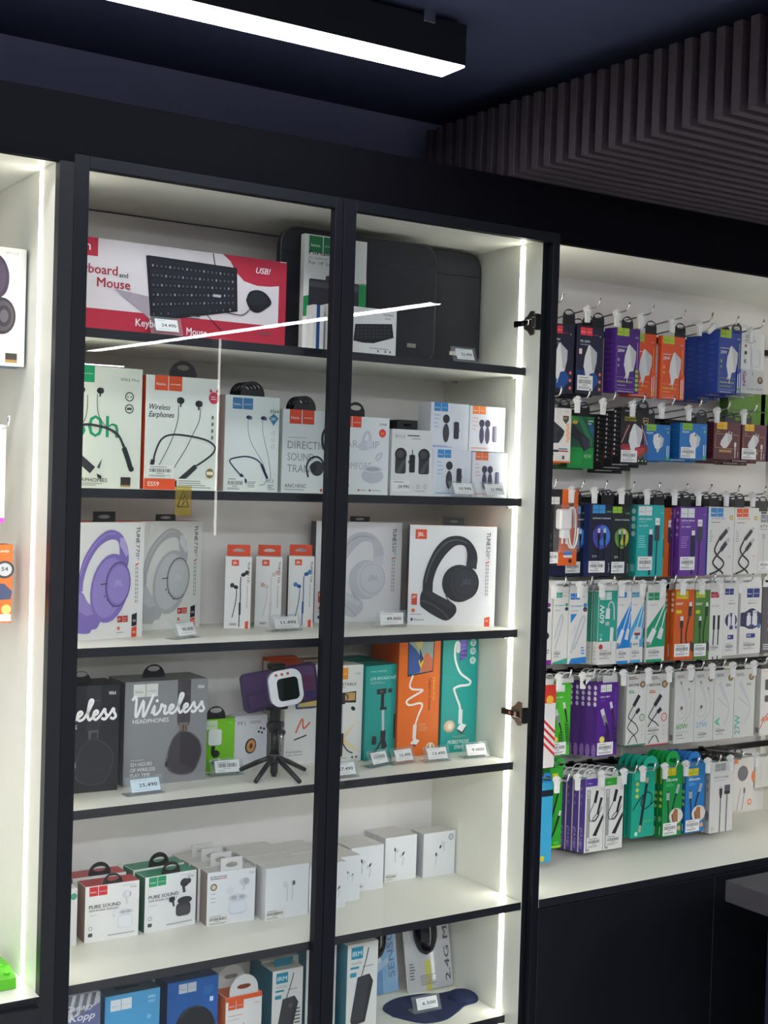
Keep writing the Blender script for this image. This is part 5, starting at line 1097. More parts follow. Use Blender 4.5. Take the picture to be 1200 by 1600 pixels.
t_ = box_thing((-.1965, .125, S6, .1070, .1750, .06, 0), 'mouse_box', 'deep blue mouse box with a black mouse pictured on the lowest shelf', 'boxed mouse', art_blue, '#1c5ca4', '#173a66', '#173a66')
m_ = MB(); m_.prism(rr2(0, 0, .026, .004, .0035), 'z', .1750, .1762, MATS['slot_black']); m_.build('handle_slot', t_, recalc=True)
def art_orm(F): F.hoco(.07, .93, .21, '#dd5a2a'); F.rect(.0, .93, 1, 1, '#dd5a2a'); F.lines(.08, .70, .50, .72, 1, '#dd7a4a'); F.text('M90', .80, .84, .02, '#7a7a7a', w=.12); F.lines(.08, .64, .40, .66, 1, '#aaaaaa'); F.poly(smooth_pts([(.35, .2), (.38, .42), (.50, .48), (.66, .42), (.70, .2), (.5, .15), (.35, .2)], 3)[:-1], '#26262b'); F.stroke([(.5, .47), (.50, .58)], .015, '#26262b')
t_ = box_thing((-.0790, .112, S6, .0790, .1300, .05, 0), 'mouse_box', 'white and orange mouse box with a round white hang tab on the lowest shelf', 'boxed mouse', art_orm, '#e2e0dc', '#d8632e', '#d8632e')
euro_tab(t_, .079, .05, .13, TABW, tw=.062, th=.040, sz=.016, slot=(.015, .005))
t_ = box_thing((-.0800, .166, S6, .0790, .1320, .05, 0), 'mouse_box', 'white mouse box with a round hang tab directly behind the orange one', 'boxed mouse', None, '#d8d6d2', '#cfccc8', '#cfccc8')
euro_tab(t_, .079, .05, .132, TABW, tw=.062, th=.040, sz=.016, slot=(.015, .005))
def art_irm(kind):
    def A(F):
        F.rect(.12, .83, .50, .965, '#1d8fa8'); F.text('IRM', .16, .865, .055, '#d8eef2', w=.30, bold=.03); F.text('ADAPTER', .12, .77, .026, '#8a8a86', w=.35); F.rect(.10, .72, .38, .745, '#1d8fa8'); F.lines(.5, .72, .9, .745, 1, '#9a9a96'); F.rrect(.09, .63, .30, .68, .03, '#2a94b0')
        F.poly([(.34, .62), (.73, .64), (.86, .55), (.62, .10), (.20, .08), (.14, .14)], '#2c2e32'); F.poly([(.34, .62), (.73, .64), (.56, .13), (.14, .14)], '#393b40'); F.stroke([(.46, .62), (.60, .80), (.68, .94)], .03, '#3a3c40')
        if kind == 1:
            F.ell(.60, .52, .07, .06, '#55585e')
            for i in range(9): F.rect(.66+.02*i, .46-i*.045, .92, .475-i*.045, '#26282c')
        else:
            F.stroke([(.30, .02), (.38, -.0+.04)], .05, '#2c2e32'); F.ell(.2, .03, .05, .05, '#2c2e32')
    return A
def irm(P4, lab, kind, tab):
    t = box_thing(P4, 'adapter_box', lab, 'boxed power adapter', art_irm(kind), '#dedfd9', '#1b6f84', '#b4b2aa')
    if tab:
        m = MB(); h = P4[4]; m.box(-.020, .022, -.004, -.003, h-.001, h+.016, ink('#2a7f96')); m.build('hang_tab', t)
    return t
irm((.0325, .130, S6, .0700, .1560, .05, 0), 'white and teal power adapter box left of the door stiles on the lowest shelf', 1, True)
irm((.0350, .183, S6, .0900, .1600, .05, 0), 'teal-edged power adapter box directly behind the left adapter box', 1, False)
irm((.2010, .120, S6, .0745, .1840, .055, 0), 'white and teal power adapter box with a black brick pictured, right of the door stiles', 2, False)
irm((.1210, .150, S6, .0720, .1780, .055, 0), 'power adapter box mostly hidden by the door stiles on the lowest shelf', 2, False)
def mouse_mesh(m_, L, W, H):
    n, k = 14, 10; i0 = len(m_.v); mi = m_.mi(mat('gloss_black', '#0b0c10', .12, 0, .6))
    for a in range(n+1):
        t = a/n; z = (t-.5)*L; s = math.sin(PI*max(.0001, min(.9999, t)))**.45
        for b in range(k+1):
            p = PI*b/k; m_.v.append((-W/2*math.cos(p)*s, -H*math.sin(p)*s, z))
    for a in range(n):
        for b in range(k): q = i0+a*(k+1)+b; m_.f.append((q, q+1, q+k+2, q+k+1)); m_.m.append(mi); m_.sm.append(True)
def blister_mouse(loc, rot, w, h, lab, art, bg):
    t = thing('mouse_pack', lab, 'boxed mouse', loc); t.rotation_euler = rot
    m = MB(); m.prism(rr2(0, h/2, w/2, h/2, .008), 'y', 0, .0012, ink(bg)); F = Face(m, w, h, lambda a, b, n: (-w/2+a, -n, b)); art(F); m.build('backing_card', t, recalc=False)
    m = MB(); mouse_mesh(m, .105, .058, .026); m.build('mouse', t, (-.004, -.002, h*.60))
    m = MB(); m.prism(rr2(0, h/2, w/2-.001, h/2-.001, .008), 'y', -.0035, -.0022, BLISTER); m.build('blister', t, recalc=True)
    return t
blister_mouse((.5060-.010, .235, S6+.002), (math.radians(-9), math.radians(-3), math.radians(-8)), .115, .215, 'silver blister pack with a glossy black mouse and large 2.4G lettering', lambda F: (F.text('2.4G Mouse', .955, .06, .11, '#2a2a2e', w=.92, rot=90, bold=.03), F.rect(.42, .0, .54, .30, '#d8d020'), F.lines(.3, .05, .68, .16, 5, '#8a8a86'), F.lines(.08, .12, .2, .3, 6, '#55555a'), F.lines(.06, .62, .2, .72, 4, '#55555a')), '#c9cbc9')
blister_mouse((.3750, .262, S6+.002), (math.radians(-8), math.radians(-2), 0), .105, .215, 'blue blister pack with a glossy black mouse left of the silver one', lambda F: (F.rect(.0, .0, 1, .25, '#4a90c8'), F.rect(.62, 0, 1, 1, '#7ab4dc'), F.text('SENSOR', .93, .15, .16, '#2c6a9c', w=.6, rot=90, bold=.03), F.poly([(0, .1), (.8, .3), (.8, .36), (0, .2)], '#a8cce4')), '#d4e0e8')
# mouse pad
m_ = MB(); pts = smooth_pts([(x*1.14, y*1.05) for x, y in [(-.085, .0), (-.08, .045), (-.035, .072), (.02, .068), (.055, .052), (.085, .050), (.110, .035), (.115, .005), (.098, -.020), (.065, -.026), (.035, -.045), (-.01, -.066), (-.055, -.055), (-.085, .0)]], 5)[:-1]
NV = noisy(mat('navy_fabric', '#1a2850', .75), 300, .15, bump=.2)
m_.prism(pts, 'z', 0, .0035, NV); pad = thing('mouse_pad', 'navy mouse pad with a raised wrist rest lying on the lowest shelf', 'mouse pad', (.434, .150, S6)); m_.build('pad', pad, recalc=True)
m_ = MB(); i0 = len(m_.v); mi = m_.mi(NV); n, k = 20, 6
for b in range(k+1):
    p = PI/2*b/k
    for a in range(n): an = 2*PI*a/n; m_.v.append((.097+.034*math.cos(p)*math.cos(an), .012+.036*math.cos(p)*math.sin(an), .0035+.013*math.sin(p)))
for b in range(k):
    for a in range(n): m_.f.append((i0+b*n+a, i0+b*n+(a+1) % n, i0+(b+1)*n+(a+1) % n, i0+(b+1)*n+a)); m_.m.append(mi); m_.sm.append(True)
m_.build('wrist_rest', pad)

# ---- acrylic price holders
def tagstand(loc, rz, price, lab, w=.065, lift=0.0, bar=False, bg='#e6e8e6', tilt=24):
    t = thing('price_tag', lab, 'price tag', loc, rz, 'acrylic price tags'); t0 = math.radians(tilt); ct, st_ = math.cos(t0), math.sin(t0); m = MB()
    h = .034; th = .0016; hw = w/2
    # leaning front plate, foot
    def PT(u, a, o): return (u, a*st_-o*ct, a*ct+o*st_+.0012)
    vs = [PT(x, a, o) for x in (-hw, hw) for a in (0, h) for o in (0, th)]
    m.mesh(vs, [(0, 1, 3, 2), (4, 6, 7, 5), (0, 4, 5, 1), (2, 3, 7, 6), (0, 2, 6, 4), (1, 5, 7, 3)], ACRYL)
    m.box(-hw, hw, -.002, .026, 0, .0014, ACRYL); m.build('acrylic_stand', t, recalc=True)
    lm = MB(); a0, a1, u0, u1 = .005, h-.005, -hw+.010, hw-.008
    vs = [PT(x, a, o) for x in (u0, u1) for a in (a0, a1) for o in (th+.0002, th+.0007)]
    lm.mesh(vs, [(0, 2, 3, 1), (4, 5, 7, 6), (0, 1, 5, 4), (2, 6, 7, 3), (0, 4, 6, 2), (1, 3, 7, 5)], ink(bg))
    F = Face(lm, u1-u0, a1-a0, lambda a, b, n: PT(u0+a, a0+b, th+.0007+n))
    if bar: F.bars(.12, .42, .88, .75, '#2a2a2a'); F.lines(.1, .8, .8, .88, 1, '#777777'); F.lines(.3, .28, .7, .34, 1, '#777777'); F.lines(.1, .1, .5, .17, 1, '#777777')
    else:
        F.text(price, .27, .36, .28, '#1d1d1f', w=.64, bold=.03); F.lines(.1, .84, .7, .9, 1, '#888888'); F.lines(.12, .14, .85, .2, 1, '#999999')
    lm.build('price_label', t); return t
tagstand((-.268, .0455, S1), .0, '24.490', 'price tag reading 24.490 in front of the keyboard and mouse box', .062)
tagstand((.402, .050, S1), .0, '22.490', 'price tag standing before the right laptop sleeve on the top shelf', .062)
tagstand((.4060, .046, S2), .0, '10.990', 'price tag standing before the blue-logo microphone boxes', .066)
tagstand((.4880, .046, S2), .0, '21.990', 'price tag standing before the orange-logo microphone boxes', .066)
tagstand((-.178, .118, S3), .45, '90.000', 'tilted price tag before the grey headphone box on the third shelf', .068)
tagstand((.0620, .165, S3), .12, '11.490', 'price tag reading 11.490 before the blue earbud box', .076)
tagstand((.3130, .165, S3), -.12, '49.000', 'price tag reading 49.000 between the two folded headphone boxes', .072, tilt=6)
tagstand((-.2620, .100, S4), .05, '25,490', 'price tag reading 25,490 before the grey headphone box', .076, bg='#cfe2ec')
tagstand((-.0540, .182, S4), -.10, '', 'barcode tag lying before the lime green box', .070, bar=True)
tagstand((.1440, .062, S4), .0, '27.490', 'price tag at the front edge beside the door stiles on the fourth shelf', .070)
tagstand((.2700, .124, S4), .25, '', 'barcode tag standing before the teal tripod box', .064, bar=True)
tagstand((.3310, .125, S4), .12, '15.490', 'price tag reading 15.490 between teal and orange boxes', .064)
tagstand((.4060, .110, S4), -.05, '13.490', 'price tag reading 13.490 before the orange stand box', .066)
tagstand((.5080, .108, S4), -.1, '9.000', 'price tag reading 9.000 before the turquoise stand box', .066)
tagstand((.4130, .128, S6+.0042), -.05, '6.500', 'price tag reading 6.500 standing on the navy mouse pad', .070)
# ================================================================ goods on hooks
def hang(key, kind, cat, label, art, front, side=None, top=None, sideart=None, tab='k', n=0, d=.034, pitch=None, blabel=None, tw=.036, cardh=.0, topart=None, dz=-.1, th=None, group=None):
    q = list(P[key]); row = key[:2]; q[5] = d; pitch = pitch or d+.0008
    t = box_thing(q, kind, label, cat, art, front, side, top, sideart=sideart, d=d)
    x, y, z, w, h = q[:5]; zr = rod_z(row, y)-z-h
    hx = min(HOOKX[row], key=lambda v: abs(v-(x+w/2)))
    ox_ = max(-w*.3, min(w*.3, hx-(x+w/2)))
    sz = max(.007, min(.03, zr-.001)); tH = th or max(sz+.009, .022)
    c = TABW if tab == 'w' else BPL if tab == 'k' else ink(tab)
    if tab:
        tb = euro_tab(t, w, d, h, c, tw=min(tw, w*.8), th=tH, sz=sz, square=(cardh > 0)); tb.location = (ox_, 0, 0)
    ww = ('directly behind', 'second behind', 'third behind', 'fourth behind', 'fifth behind', 'sixth behind', 'seventh behind')
    for i in range(1, n+1):
        if y+pitch*i+d > .322: break
        dup(t, (t.location.x, t.location.y+pitch*i, t.location.z+dz*pitch*i), (blabel or label)+', '+ww[i-1]+' the front', group)
    return t
SPX = lambda c, n=9: (lambda F: [F.lines(.15, .10+i*.085, .85, .15+i*.085, 3, c) for i in range(1, n)])
def spine_dots(c, n=4, v0=.90, dv=.09, r=.22): return lambda F: [F.ell(.5, v0-i*dv, r, c=c, n=14) for i in range(n)]
def charger_pic(F, c1='#d9d9d8', c2='#bcbcbc', dx=0, dy=0):
    F.poly([(.46+dx, .74+dy), (.52+dx, .755+dy), (.80+dx, .65+dy), (.78+dx, .50+dy), (.70+dx, .35+dy), (.52+dx, .33+dy), (.30+dx, .42+dy), (.34+dx, .58+dy)], c1)
    F.poly([(.52+dx, .755+dy), (.80+dx, .65+dy), (.74+dx, .42+dy), (.64+dx, .36+dy)], c2); F.poly([(.32+dx, .42+dy), (.56+dx, .35+dy), (.50+dx, .25+dy), (.42+dx, .22+dy)], c1)
    F.stroke([(.40+dx, .28+dy), (.35+dx, .22+dy)], .03, c1, False); F.stroke([(.47+dx, .24+dy), (.44+dx, .17+dy)], .03, c2, False)
def a_navy(F):
    F.hoco(.12, .975, .22, '#dd3a48'); F.rect(.0, .12, .6, .35, '#16306a'); F.poly([(.0, .12), (.5, .45), (.9, .2), (.6, .05)], '#1c4a8e'); F.text('PD 20W', .12, .755, .035, '#c8d8d0', w=.36, bold=.03); F.lines(.12, .71, .62, .735, 1, '#8a93b0'); F.ell(.86, .86, .02, c='#c8ccd8')
    F.rrect(.08, .58, .19, .66, .03, '#e8d0cc'); charger_pic(F, '#dedede', '#b8bac0', -.04, -.03); F.lines(.55, .86, .9, .89, 1, '#8a3040')
    for v in (.30, .19, .08): F.ell(.88, v, .055, c='#c8484c'); F.ell(.88, v, .025, c='#e8b0a8')
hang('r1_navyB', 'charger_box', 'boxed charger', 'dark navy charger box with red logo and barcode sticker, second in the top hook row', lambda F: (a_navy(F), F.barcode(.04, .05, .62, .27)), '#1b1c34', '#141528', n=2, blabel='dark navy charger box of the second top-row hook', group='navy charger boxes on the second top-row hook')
P['r1_navyA'] = (P['r1_navyB'][0]-.0895, .16, P['r1_navyB'][2]-.002, P['r1_navyB'][3], P['r1_navyB'][4], .034, 0)
hang('r1_navyA', 'charger_box', 'boxed charger', 'dark navy charger box cut by the door post in the top hook row', a_navy, '#1b1c34', '#141528')
def a_20w(bg, line, w='20W'):
    def A(F):
        F.hoco(.06, 1.0, .24, '#a9c23a', '#5a7020'); F.text('C80A', .80, .86, .022, '#e0d8e8', w=.14)
        F.stroke([(.06, .28), (.06, .72), (.68, .72), (.68, .68)], .012, line, False); F.stroke([(.06, .07), (.06, .24), (.78, .24), (.78, .06), (.06, .06)], .012, line, False)
        F.lines(.08, .70, .55, .715, 1, '#e8e4f0'); F.text(w, .09, .625, .05, '#f0ecf4', w=.28, bold=.03); charger_pic(F, '#dcdcda', '#c2c3c6', .05, 0.0)
        F.rrect(.09, .48, .17, .53, .02, line); F.ell(.13, .42, .04, c=line); F.text('PD20W+QC3.0', .10, .16, .026, '#c8d84a', w=.60, bold=.03); F.lines(.1, .10, .6, .13, 1, line); F.lines(.1, .015, .8, .03, 1, '#e0dce8')
        F.rect(.88, .38, .91, .80, line)
        for i in range(5): F.rrect(.83, .04+i*.07, .95, .09+i*.07, .02, '#9ac04a' if bg != '#e2582a' else '#e8a84a')
    return A
def a_20c(bg, line, c):
    def A(F):
        a_20w(bg, line)(F); F.rect(.82, .0, 1.0, .40, bg); F.stroke([(.86, .02), (.86, .32)], .03, '#e4e4e4', False); F.stroke([(.94, .02), (.94, .34)], .03, '#e4e4e4', False); F.ell(.90, .08, .06, .06, c)
    return A
SQR = lambda F: SPX('#7a5aa8')(F)
hang('r1_purple', 'charger_box', 'boxed charger', 'purple charger box with lime logo in the top hook row', a_20w('#4a2380', '#a98ac8'), '#4a2078', '#552a8c', '#5a3090', sideart=SQR, d=.040)
hang('r1_orangeB', 'charger_box', 'boxed charger', 'bright orange charger box beside the blue ones in the top hook row', a_20c('#e2582a', '#f0a050', '#c8b040'), '#dd5326', '#c4441a', '#c4441a', d=.012)
P['r1_orangeA'] = (P['r1_orangeB'][0]-.0905, .172, P['r1_orangeB'][2]+.0015, .085, P['r1_orangeB'][4], .034, 0)
hang('r1_orangeA', 'charger_box', 'boxed charger', 'bright orange charger box beside the purple one in the top hook row', a_20c('#e2582a', '#f0a050', '#c8b040'), '#dd5326', '#c4441a', '#c4441a', d=.034)
hang('r1_blue', 'charger_box', 'boxed charger', 'blue charger box in front of its stack in the top hook row', a_20c('#22409a', '#8aa84a', '#5aa040'), '#213c92', '#2848a4', '#2848a4', sideart=lambda F: SPX('#4a6ab8')(F), d=.036, n=3, pitch=.037, blabel='blue charger box in the top hook row', dz=-.16)
P['r1_gan'] = (1.3475, .17, .5600, .092, .152, .03, 0)
def a_gan(F):
    F.rect(0, 0, 1, .40, '#bfc0c0'); F.text('BOROFONE', .22, .94, .028, '#3a3a3a', w=.34, bold=.03); F.rect(.22, .92, .36, .928, '#2a2a2a'); F.rect(.36, .92, .55, .928, '#b83a34'); F.text('HIGH POWER', .20, .865, .028, '#55555a', w=.44, bold=.02); F.lines(.2, .835, .65, .85, 1, '#8a8a8a')
    F.rrect(.20, .765, .28, .81, .02, '#9a3a40'); F.ell(.24, .67, .055, c='#26262a'); F.ell(.24, .53, .055, c='#26262a'); F.ell(.26, .53, .03, c='#d8d8d8')
    F.rrect(.46, .44, .86, .74, .10, '#c4c5c6'); F.rrect(.50, .46, .76, .73, .08, '#d2d3d4'); F.text('GaN', .16, .36, .13, '#8a2a94', w=.24, rot=-90, bold=.03); F.ell(.85, .23, .11, .10, '#5a4030'); F.ell(.85, .24, .05, .05, '#b8906a'); F.text('5-15V 65W', .34, .06, .028, '#55555a', w=.6, bold=.02)
    F.stroke([(.54, .35), (.54, .30)], .02, '#3a3a3a', False)
hang('r1_gan', 'charger_box', 'boxed charger', 'white and grey charger box with upright purple lettering, right end of top hook row', a_gan, '#d5d5d3', '#c4c4c2', tab='w', n=2, d=.030, blabel='white GaN charger box in the top hook row')
for i_, xx in enumerate((1.405, 1.475, 1.53)):
    P['r1_g%d' % i_] = (xx, .255, .470, .072, .10, .03, 0)
    box_thing(P['r1_g%d' % i_], 'cable_box', 'olive green box hanging deep under the GaN boxes, %s of three' % ('left one', 'middle one', 'right one')[i_], 'boxed charger', lambda F: F.rect(.1, .5, .9, .54, '#4a7028'), '#5c8a2c', '#4a7022', '#6a9a34')

# second row
def a_whiteor(F):
    F.poly([(.0, 1), (.22, 1), (.22, .86), (.0, .86)], '#222226'); F.text('C69A', .68, .93, .022, '#8a8a88', w=.2); F.poly([(.62, .86), (.88, .86), (.88, .78), (.75, .71), (.62, .78)], '#4a4038'); F.text('ET', .67, .80, .03, '#d8c088', w=.15, bold=.03)
    F.poly([(0, .78), (.12, .78), (.55, .64), (.70, .58), (.66, .50), (.45, .36), (.1, .35), (0, .37)], '#33343a'); F.poly([(.55, .64), (.70, .58), (.66, .50), (.45, .36), (.30, .5)], '#26272c')
    for i in range(7): F.ell(.84+.03*(i % 2), .40+.05*i, .08, .05, '#eab48c')
    F.rect(.0, .19, .45, .235, '#3a3a3e'); F.rect(.45, .24, .85, .265, '#3f7fb8'); F.rect(.45, .20, .9, .225, '#c4482c'); F.text('65W', .02, .13, .04, '#3a3a3e', w=.25, bold=.02); F.rrect(.62, .06, .72, .13, .03, '#4a4a50'); F.rect(0, 0, 1, .03, '#d07038')
hang('r2_white', 'charger_box', 'boxed charger', 'white and orange charger box with a black plug pictured in the second hook row', a_whiteor, '#dfdcd5', '#c8602c', n=1, blabel='white and orange charger box in the second hook row')
def a_45(F):
    F.rect(0, 0, 1, .40, '#12863c'); F.poly([(0, .4), (1, .40), (1, .9), (.5, 1), (0, 1)], '#1a4a34'); F.poly([(.3, 1), (.5, 1), (.95, .55), (.9, .4)], '#24704a'); F.poly([(.7, .9), (.95, .6), (1, .8)], '#1c5a8a'); F.text('45W', .62, .20, .075, '#9fd49a', w=.30, bold=.02)
    F.poly([(.15, .85), (.55, .66), (.85, .56), (.82, .40), (.62, .32), (.4, .52), (.1, .6)], '#1b1d22'); F.poly([(.5, .62), (.85, .56), (.80, .38), (.65, .34)], '#2f3140'); F.lines(.02, .16, .4, .20, 1, '#8ad890'); F.rect(.0, .07, .55, .30, '#17923f'); F.lines(.75, .84, .95, .94, 2, '#a8c8b8'); F.poly([(.10, 1), (.35, 1), (.38, .88), (.1, .84)], '#3a8a40'); F.ell(.25, .88, .10, .05, '#c8a030')
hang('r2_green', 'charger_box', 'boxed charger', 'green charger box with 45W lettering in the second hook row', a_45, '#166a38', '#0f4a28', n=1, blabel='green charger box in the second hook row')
def a_blackred(F):
    F.text('BOROFONE', .14, .93, .03, '#c8c8c8', w=.38, bold=.03); F.text('SINGLE PORT', .13, .81, .032, '#c8c83a', w=.40, bold=.02); F.text('FAST CHARGER', .13, .765, .032, '#c8c83a', w=.42, bold=.02)
    F.poly([(0, .32), (.06, .36), (.94, .36), (.97, .32), (.90, .18), (0, .18)], '#8a2430'); F.poly([(.1, .3), (.9, .3), (.8, .15), (.2, .15)], '#b83a44')
    F.stroke([(.30, .70), (.03, .38)], .022, '#e8a8a4', False); F.stroke([(.24, .70), (.1, .52)], .012, '#c8484c', False); F.stroke([(.74, .70), (.97, .36)], .022, '#e8a8a4', False); F.stroke([(.68, .66), (.9, .38)], .012, '#c8484c', False)
    charger_pic(F, '#e0e0e0', '#c4c4c6', -.02, -.03); F.poly([(.78, .84), (.97, .84), (.97, .76), (.875, .70), (.78, .76)], '#c8a860'); F.poly([(.80, .83), (.95, .83), (.95, .765), (.875, .72), (.80, .765)], '#1c1a1c'); F.text('ET', .82, .77, .03, '#e8d8a0', w=.11, bold=.03); F.barcode(.02, .04, .60, .25)
    for u in (.66, .79, .91): F.ell(u, .07, .025, c='#d8d8c8' if u < .9 else '#c8c83a')
    F.poly([(.6, .13), (1, .3), (1, .24), (.7, .1)], '#6a5038')
SIDEB = lambda F: [(F.ell(.25, .93-i*.083, .12, c='#c4c4c8', n=10), F.lines(.45, .89-i*.083, .9, .93-i*.083, 2, '#55585c')) for i in range(10)]
hang('r2_black', 'charger_box', 'boxed charger', 'black charger box with red neon triangle, frontmost of its stack, second hook row', a_blackred, '#17141a', '#141318', '#3a1a1e', sideart=SIDEB, n=3, d=.027, pitch=.029, blabel='black charger box in the second hook row', dz=-.25)
def a_hexblue(F):
    F.hoco(.09, 1.0, .18, '#86b83a', '#3c6020'); F.text('C104A', .78, .88, .035, '#b8d8f0', w=.16); F.text('PD20W', .09, .73, .055, '#dcecf8', w=.25, bold=.02); F.ell(.90, .79, .035, c='#8ac85a')
    F.poly([(.36, .70), (.52, .76), (.75, .62), (.70, .40), (.55, .30), (.42, .34), (.34, .52)], '#dededc'); F.poly([(.52, .76), (.75, .62), (.70, .40), (.60, .33), (.62, .6)], '#c0c2c4'); F.ell(.56, .68, .03, c='#55585e'); F.poly([(.45, .34), (.60, .34), (.55, .24), (.50, .22)], '#c8cac8')
    F.stroke([(.88, .05), (.88, .42)], .04, '#c4dcf0', False); F.stroke([(.94, .05), (.95, .42)], .03, '#a4c8e8', False); F.ell(.90, .07, .06, c='#4aa85a')
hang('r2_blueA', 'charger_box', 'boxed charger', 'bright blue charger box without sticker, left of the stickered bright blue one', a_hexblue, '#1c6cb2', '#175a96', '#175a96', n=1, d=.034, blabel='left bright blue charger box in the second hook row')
hang('r2_blueB', 'charger_box', 'boxed charger', 'bright blue charger box with green logo and barcode sticker in the second hook row', lambda F: (a_hexblue(F), F.barcode(.04, .04, .58, .34)), '#1c72ba', '#175fa0', '#175a96', sideart=lambda F: SPX('#2f84c4')(F), n=1, d=.034, blabel='stickered bright blue charger box in the second hook row', dz=-.18)
def a_mar(F):
    F.hoco(.10, 1.0, .19, '#e8b424', '#8a6a14'); F.stroke([(.06, .30), (.06, .68), (.92, .66), (.92, .28), (.06, .30)], .012, '#c89a5a', False); F.lines(.10, .72, .22, .76, 1, '#c89a5a')
    F.poly([(.46, .72), (.66, .66), (.68, .56), (.50, .32), (.38, .28), (.24, .38), (.26, .48)], '#dcdad8'); F.poly([(.46, .72), (.66, .66), (.68, .56), (.56, .38)], '#c8c4c2'); F.stroke([(.55, .70), (.57, .76)], .03, '#dcdad8', False); F.stroke([(.63, .68), (.67, .74)], .03, '#c8c4c2', False)
    F.stroke([(.80, .04), (.80, .40)], .03, '#dcd4d0', False); F.rect(.76, .34, .84, .46, '#dcd4d0'); F.rect(.2, .18, .66, .25, '#b88a4a'); F.stroke([(.90, .06), (.90, .22)], .02, '#c8b0a8', False)
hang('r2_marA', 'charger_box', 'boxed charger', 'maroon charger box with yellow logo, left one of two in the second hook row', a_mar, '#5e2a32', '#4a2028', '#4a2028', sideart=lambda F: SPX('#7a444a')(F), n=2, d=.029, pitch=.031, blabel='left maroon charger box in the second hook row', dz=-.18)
hang('r2_marB', 'charger_box', 'boxed charger', 'maroon charger box with yellow logo and barcode sticker in the second hook row', lambda F: (a_mar(F), F.barcode(-.0, .04, .58, .34)), '#5e2a32', '#4a2028', '#4a2028', n=2, d=.029, pitch=.031, blabel='stickered maroon charger box in the second hook row', dz=-.18)
P['r2_violet'] = (1.4545, .16, .389, .08, .092, .034, 0)
hang('r2_violet', 'charger_box', 'boxed charger', 'slate violet charger box at the picture edge in the second hook row', a_mar, '#3c3f74', '#34366a')

# third row
def a_x14(ball, ball2, lc, lab):
    def A(F):
        F.hoco(.12 if lab else .0, .985, .28 if lab else .26, lc, '#1c3040'); F.text('100W', .74, .88, .028, '#6ab07a', w=.22, bold=.03); F.text('SUPER FAST CHARGING', .13, .79, .022, '#d8dce8', w=.80, bold=.03)
        F.ell(.54, .545, .40, .42, ball); F.ell(.62, .56, .30, .34, ball2); F.ell(.45, .58, .16, .2, ball); F.stroke([(.18, .62), (.3, .46), (.6, .40), (.9, .5)], .02, ball2)
        for u in (.42, .68):
            F.rect(u-.06, .50, u+.06, .60, '#15161a'); F.rect(u-.055, .60, u+.055, .66, '#c8ccd4'); F.rect(u-.045, .42, u+.045, .50, '#222328'); F.stroke([(u, .42), (u-.01, .1)], .05, '#101116', False)
        F.text('X14', .14, .26, .035, '#c8ccd8', w=.2, bold=.02); F.barcode(.0, .05, .72, .21); F.text('Type-C', .92, .05, .06, '#c8ccd8', w=.13, rot=90, bold=.03)
    return A
hang('r3_navyA', 'cable_box', 'boxed cable', 'dark blue cable box with a glowing ball, half behind the blister charger pack', a_x14('#2a4a94', '#3f8ad0', '#3f9ad8', 1), '#171c36', '#1c2a5e', n=1, blabel='dark blue cable box beside the charger pack')
hang('r3_navyB', 'cable_box', 'boxed cable', 'dark blue cable box with blue violet ball and barcode in the third hook row', a_x14('#4a3a9c', '#3a7ad0', '#3f9ad8', 1), '#191c36', '#1f3670', n=2, d=.014, tw=.04, blabel='dark blue cable box with the violet ball')
hang('r3_bgreen', 'cable_box', 'boxed cable', 'black and green cable box with a lime ball in the third hook row', a_x14('#4c8a4a', '#b8b83a', '#9ac83a', 0), '#15201e', '#12302a', n=2, d=.014, blabel='black and green cable box with the lime ball')
def usb2(F, dark='#1f2340', x=(.50, .74), tops=(.66, .82)):
    F.rrect(x[0]-.085, .28, x[0]+.085, tops[0]-.07, .04, dark); F.rect(x[0]-.06, tops[0]-.07, x[0]+.06, tops[0]+.0, '#e4e6e8'); F.stroke([(x[0], .30), (x[0]-.02, 0.02)], .07, dark, False)
    F.rrect(x[1]-.09, .50, x[1]+.09, tops[1]-.10, .03, '#3a3e4c'); F.rect(x[1]-.085, tops[1]-.10, x[1]+.085, tops[1], '#e4e6e8'); F.ell(x[1]-.03, tops[1]-.05, .015, c='#3a3e4c'); F.ell(x[1]+.03, tops[1]-.05, .015, c='#3a3e4c'); F.stroke([(x[1], .51), (x[1]-.015, 0.01)], .04, dark, False)
def a_digital(lc, bar=True):
    def A(F):
        F.hoco(.03, .98, .25, '#dfe2e2', '#9a9aa8'); F.text('DIGITAL DISPLAY', .06, .79, .026, '#e8ecf0', w=.48, bold=.03); F.lines(.06, .755, .5, .775, 1, lc); F.text('5A 100W', .06, .70, .024, '#e0e4ea', w=.34, bold=.02); F.lines(.05, .40, .38, .58, 6, lc); F.text('U95', .85, .88, .024, lc, w=.1); usb2(F)
        if bar: F.barcode(.04, .09, .58, .28)
    return A
DOTT = spine_dots('#cfeeea', 4, .91, .105, .24)
hang('r3_teal', 'cable_box', 'boxed cable', 'turquoise cable box with dots down its side in the third hook row', a_digital('#7ad8d0'), '#22a9a4', '#1f9c98', '#1f9c98', sideart=lambda F: (DOTT(F), F.rect(.25, .07, .75, .17, '#8ac8c4')), n=2, d=.028, blabel='turquoise cable box in the third hook row')
hang('r3_orange', 'cable_box', 'boxed cable', 'orange cable box between the turquoise and purple ones in the third hook row', lambda F: (F.rect(0, 0, 1, 1, '#d8682a'), usb2(F, '#25262c', (.42, .76), (.62, .82))), '#d8682a', '#b8501c', n=1, d=.028, blabel='orange cable box in the third hook row')
hang('r3_purple', 'cable_box', 'boxed cable', 'purple cable box with white logo squares in the third hook row', a_digital('#9a7ac8'), '#6a3a98', '#5a2c88', '#5a2c88', sideart=spine_dots('#a888cc', 4, .91, .105, .24), n=2, d=.017, pitch=.022, blabel='purple cable box in the third hook row')
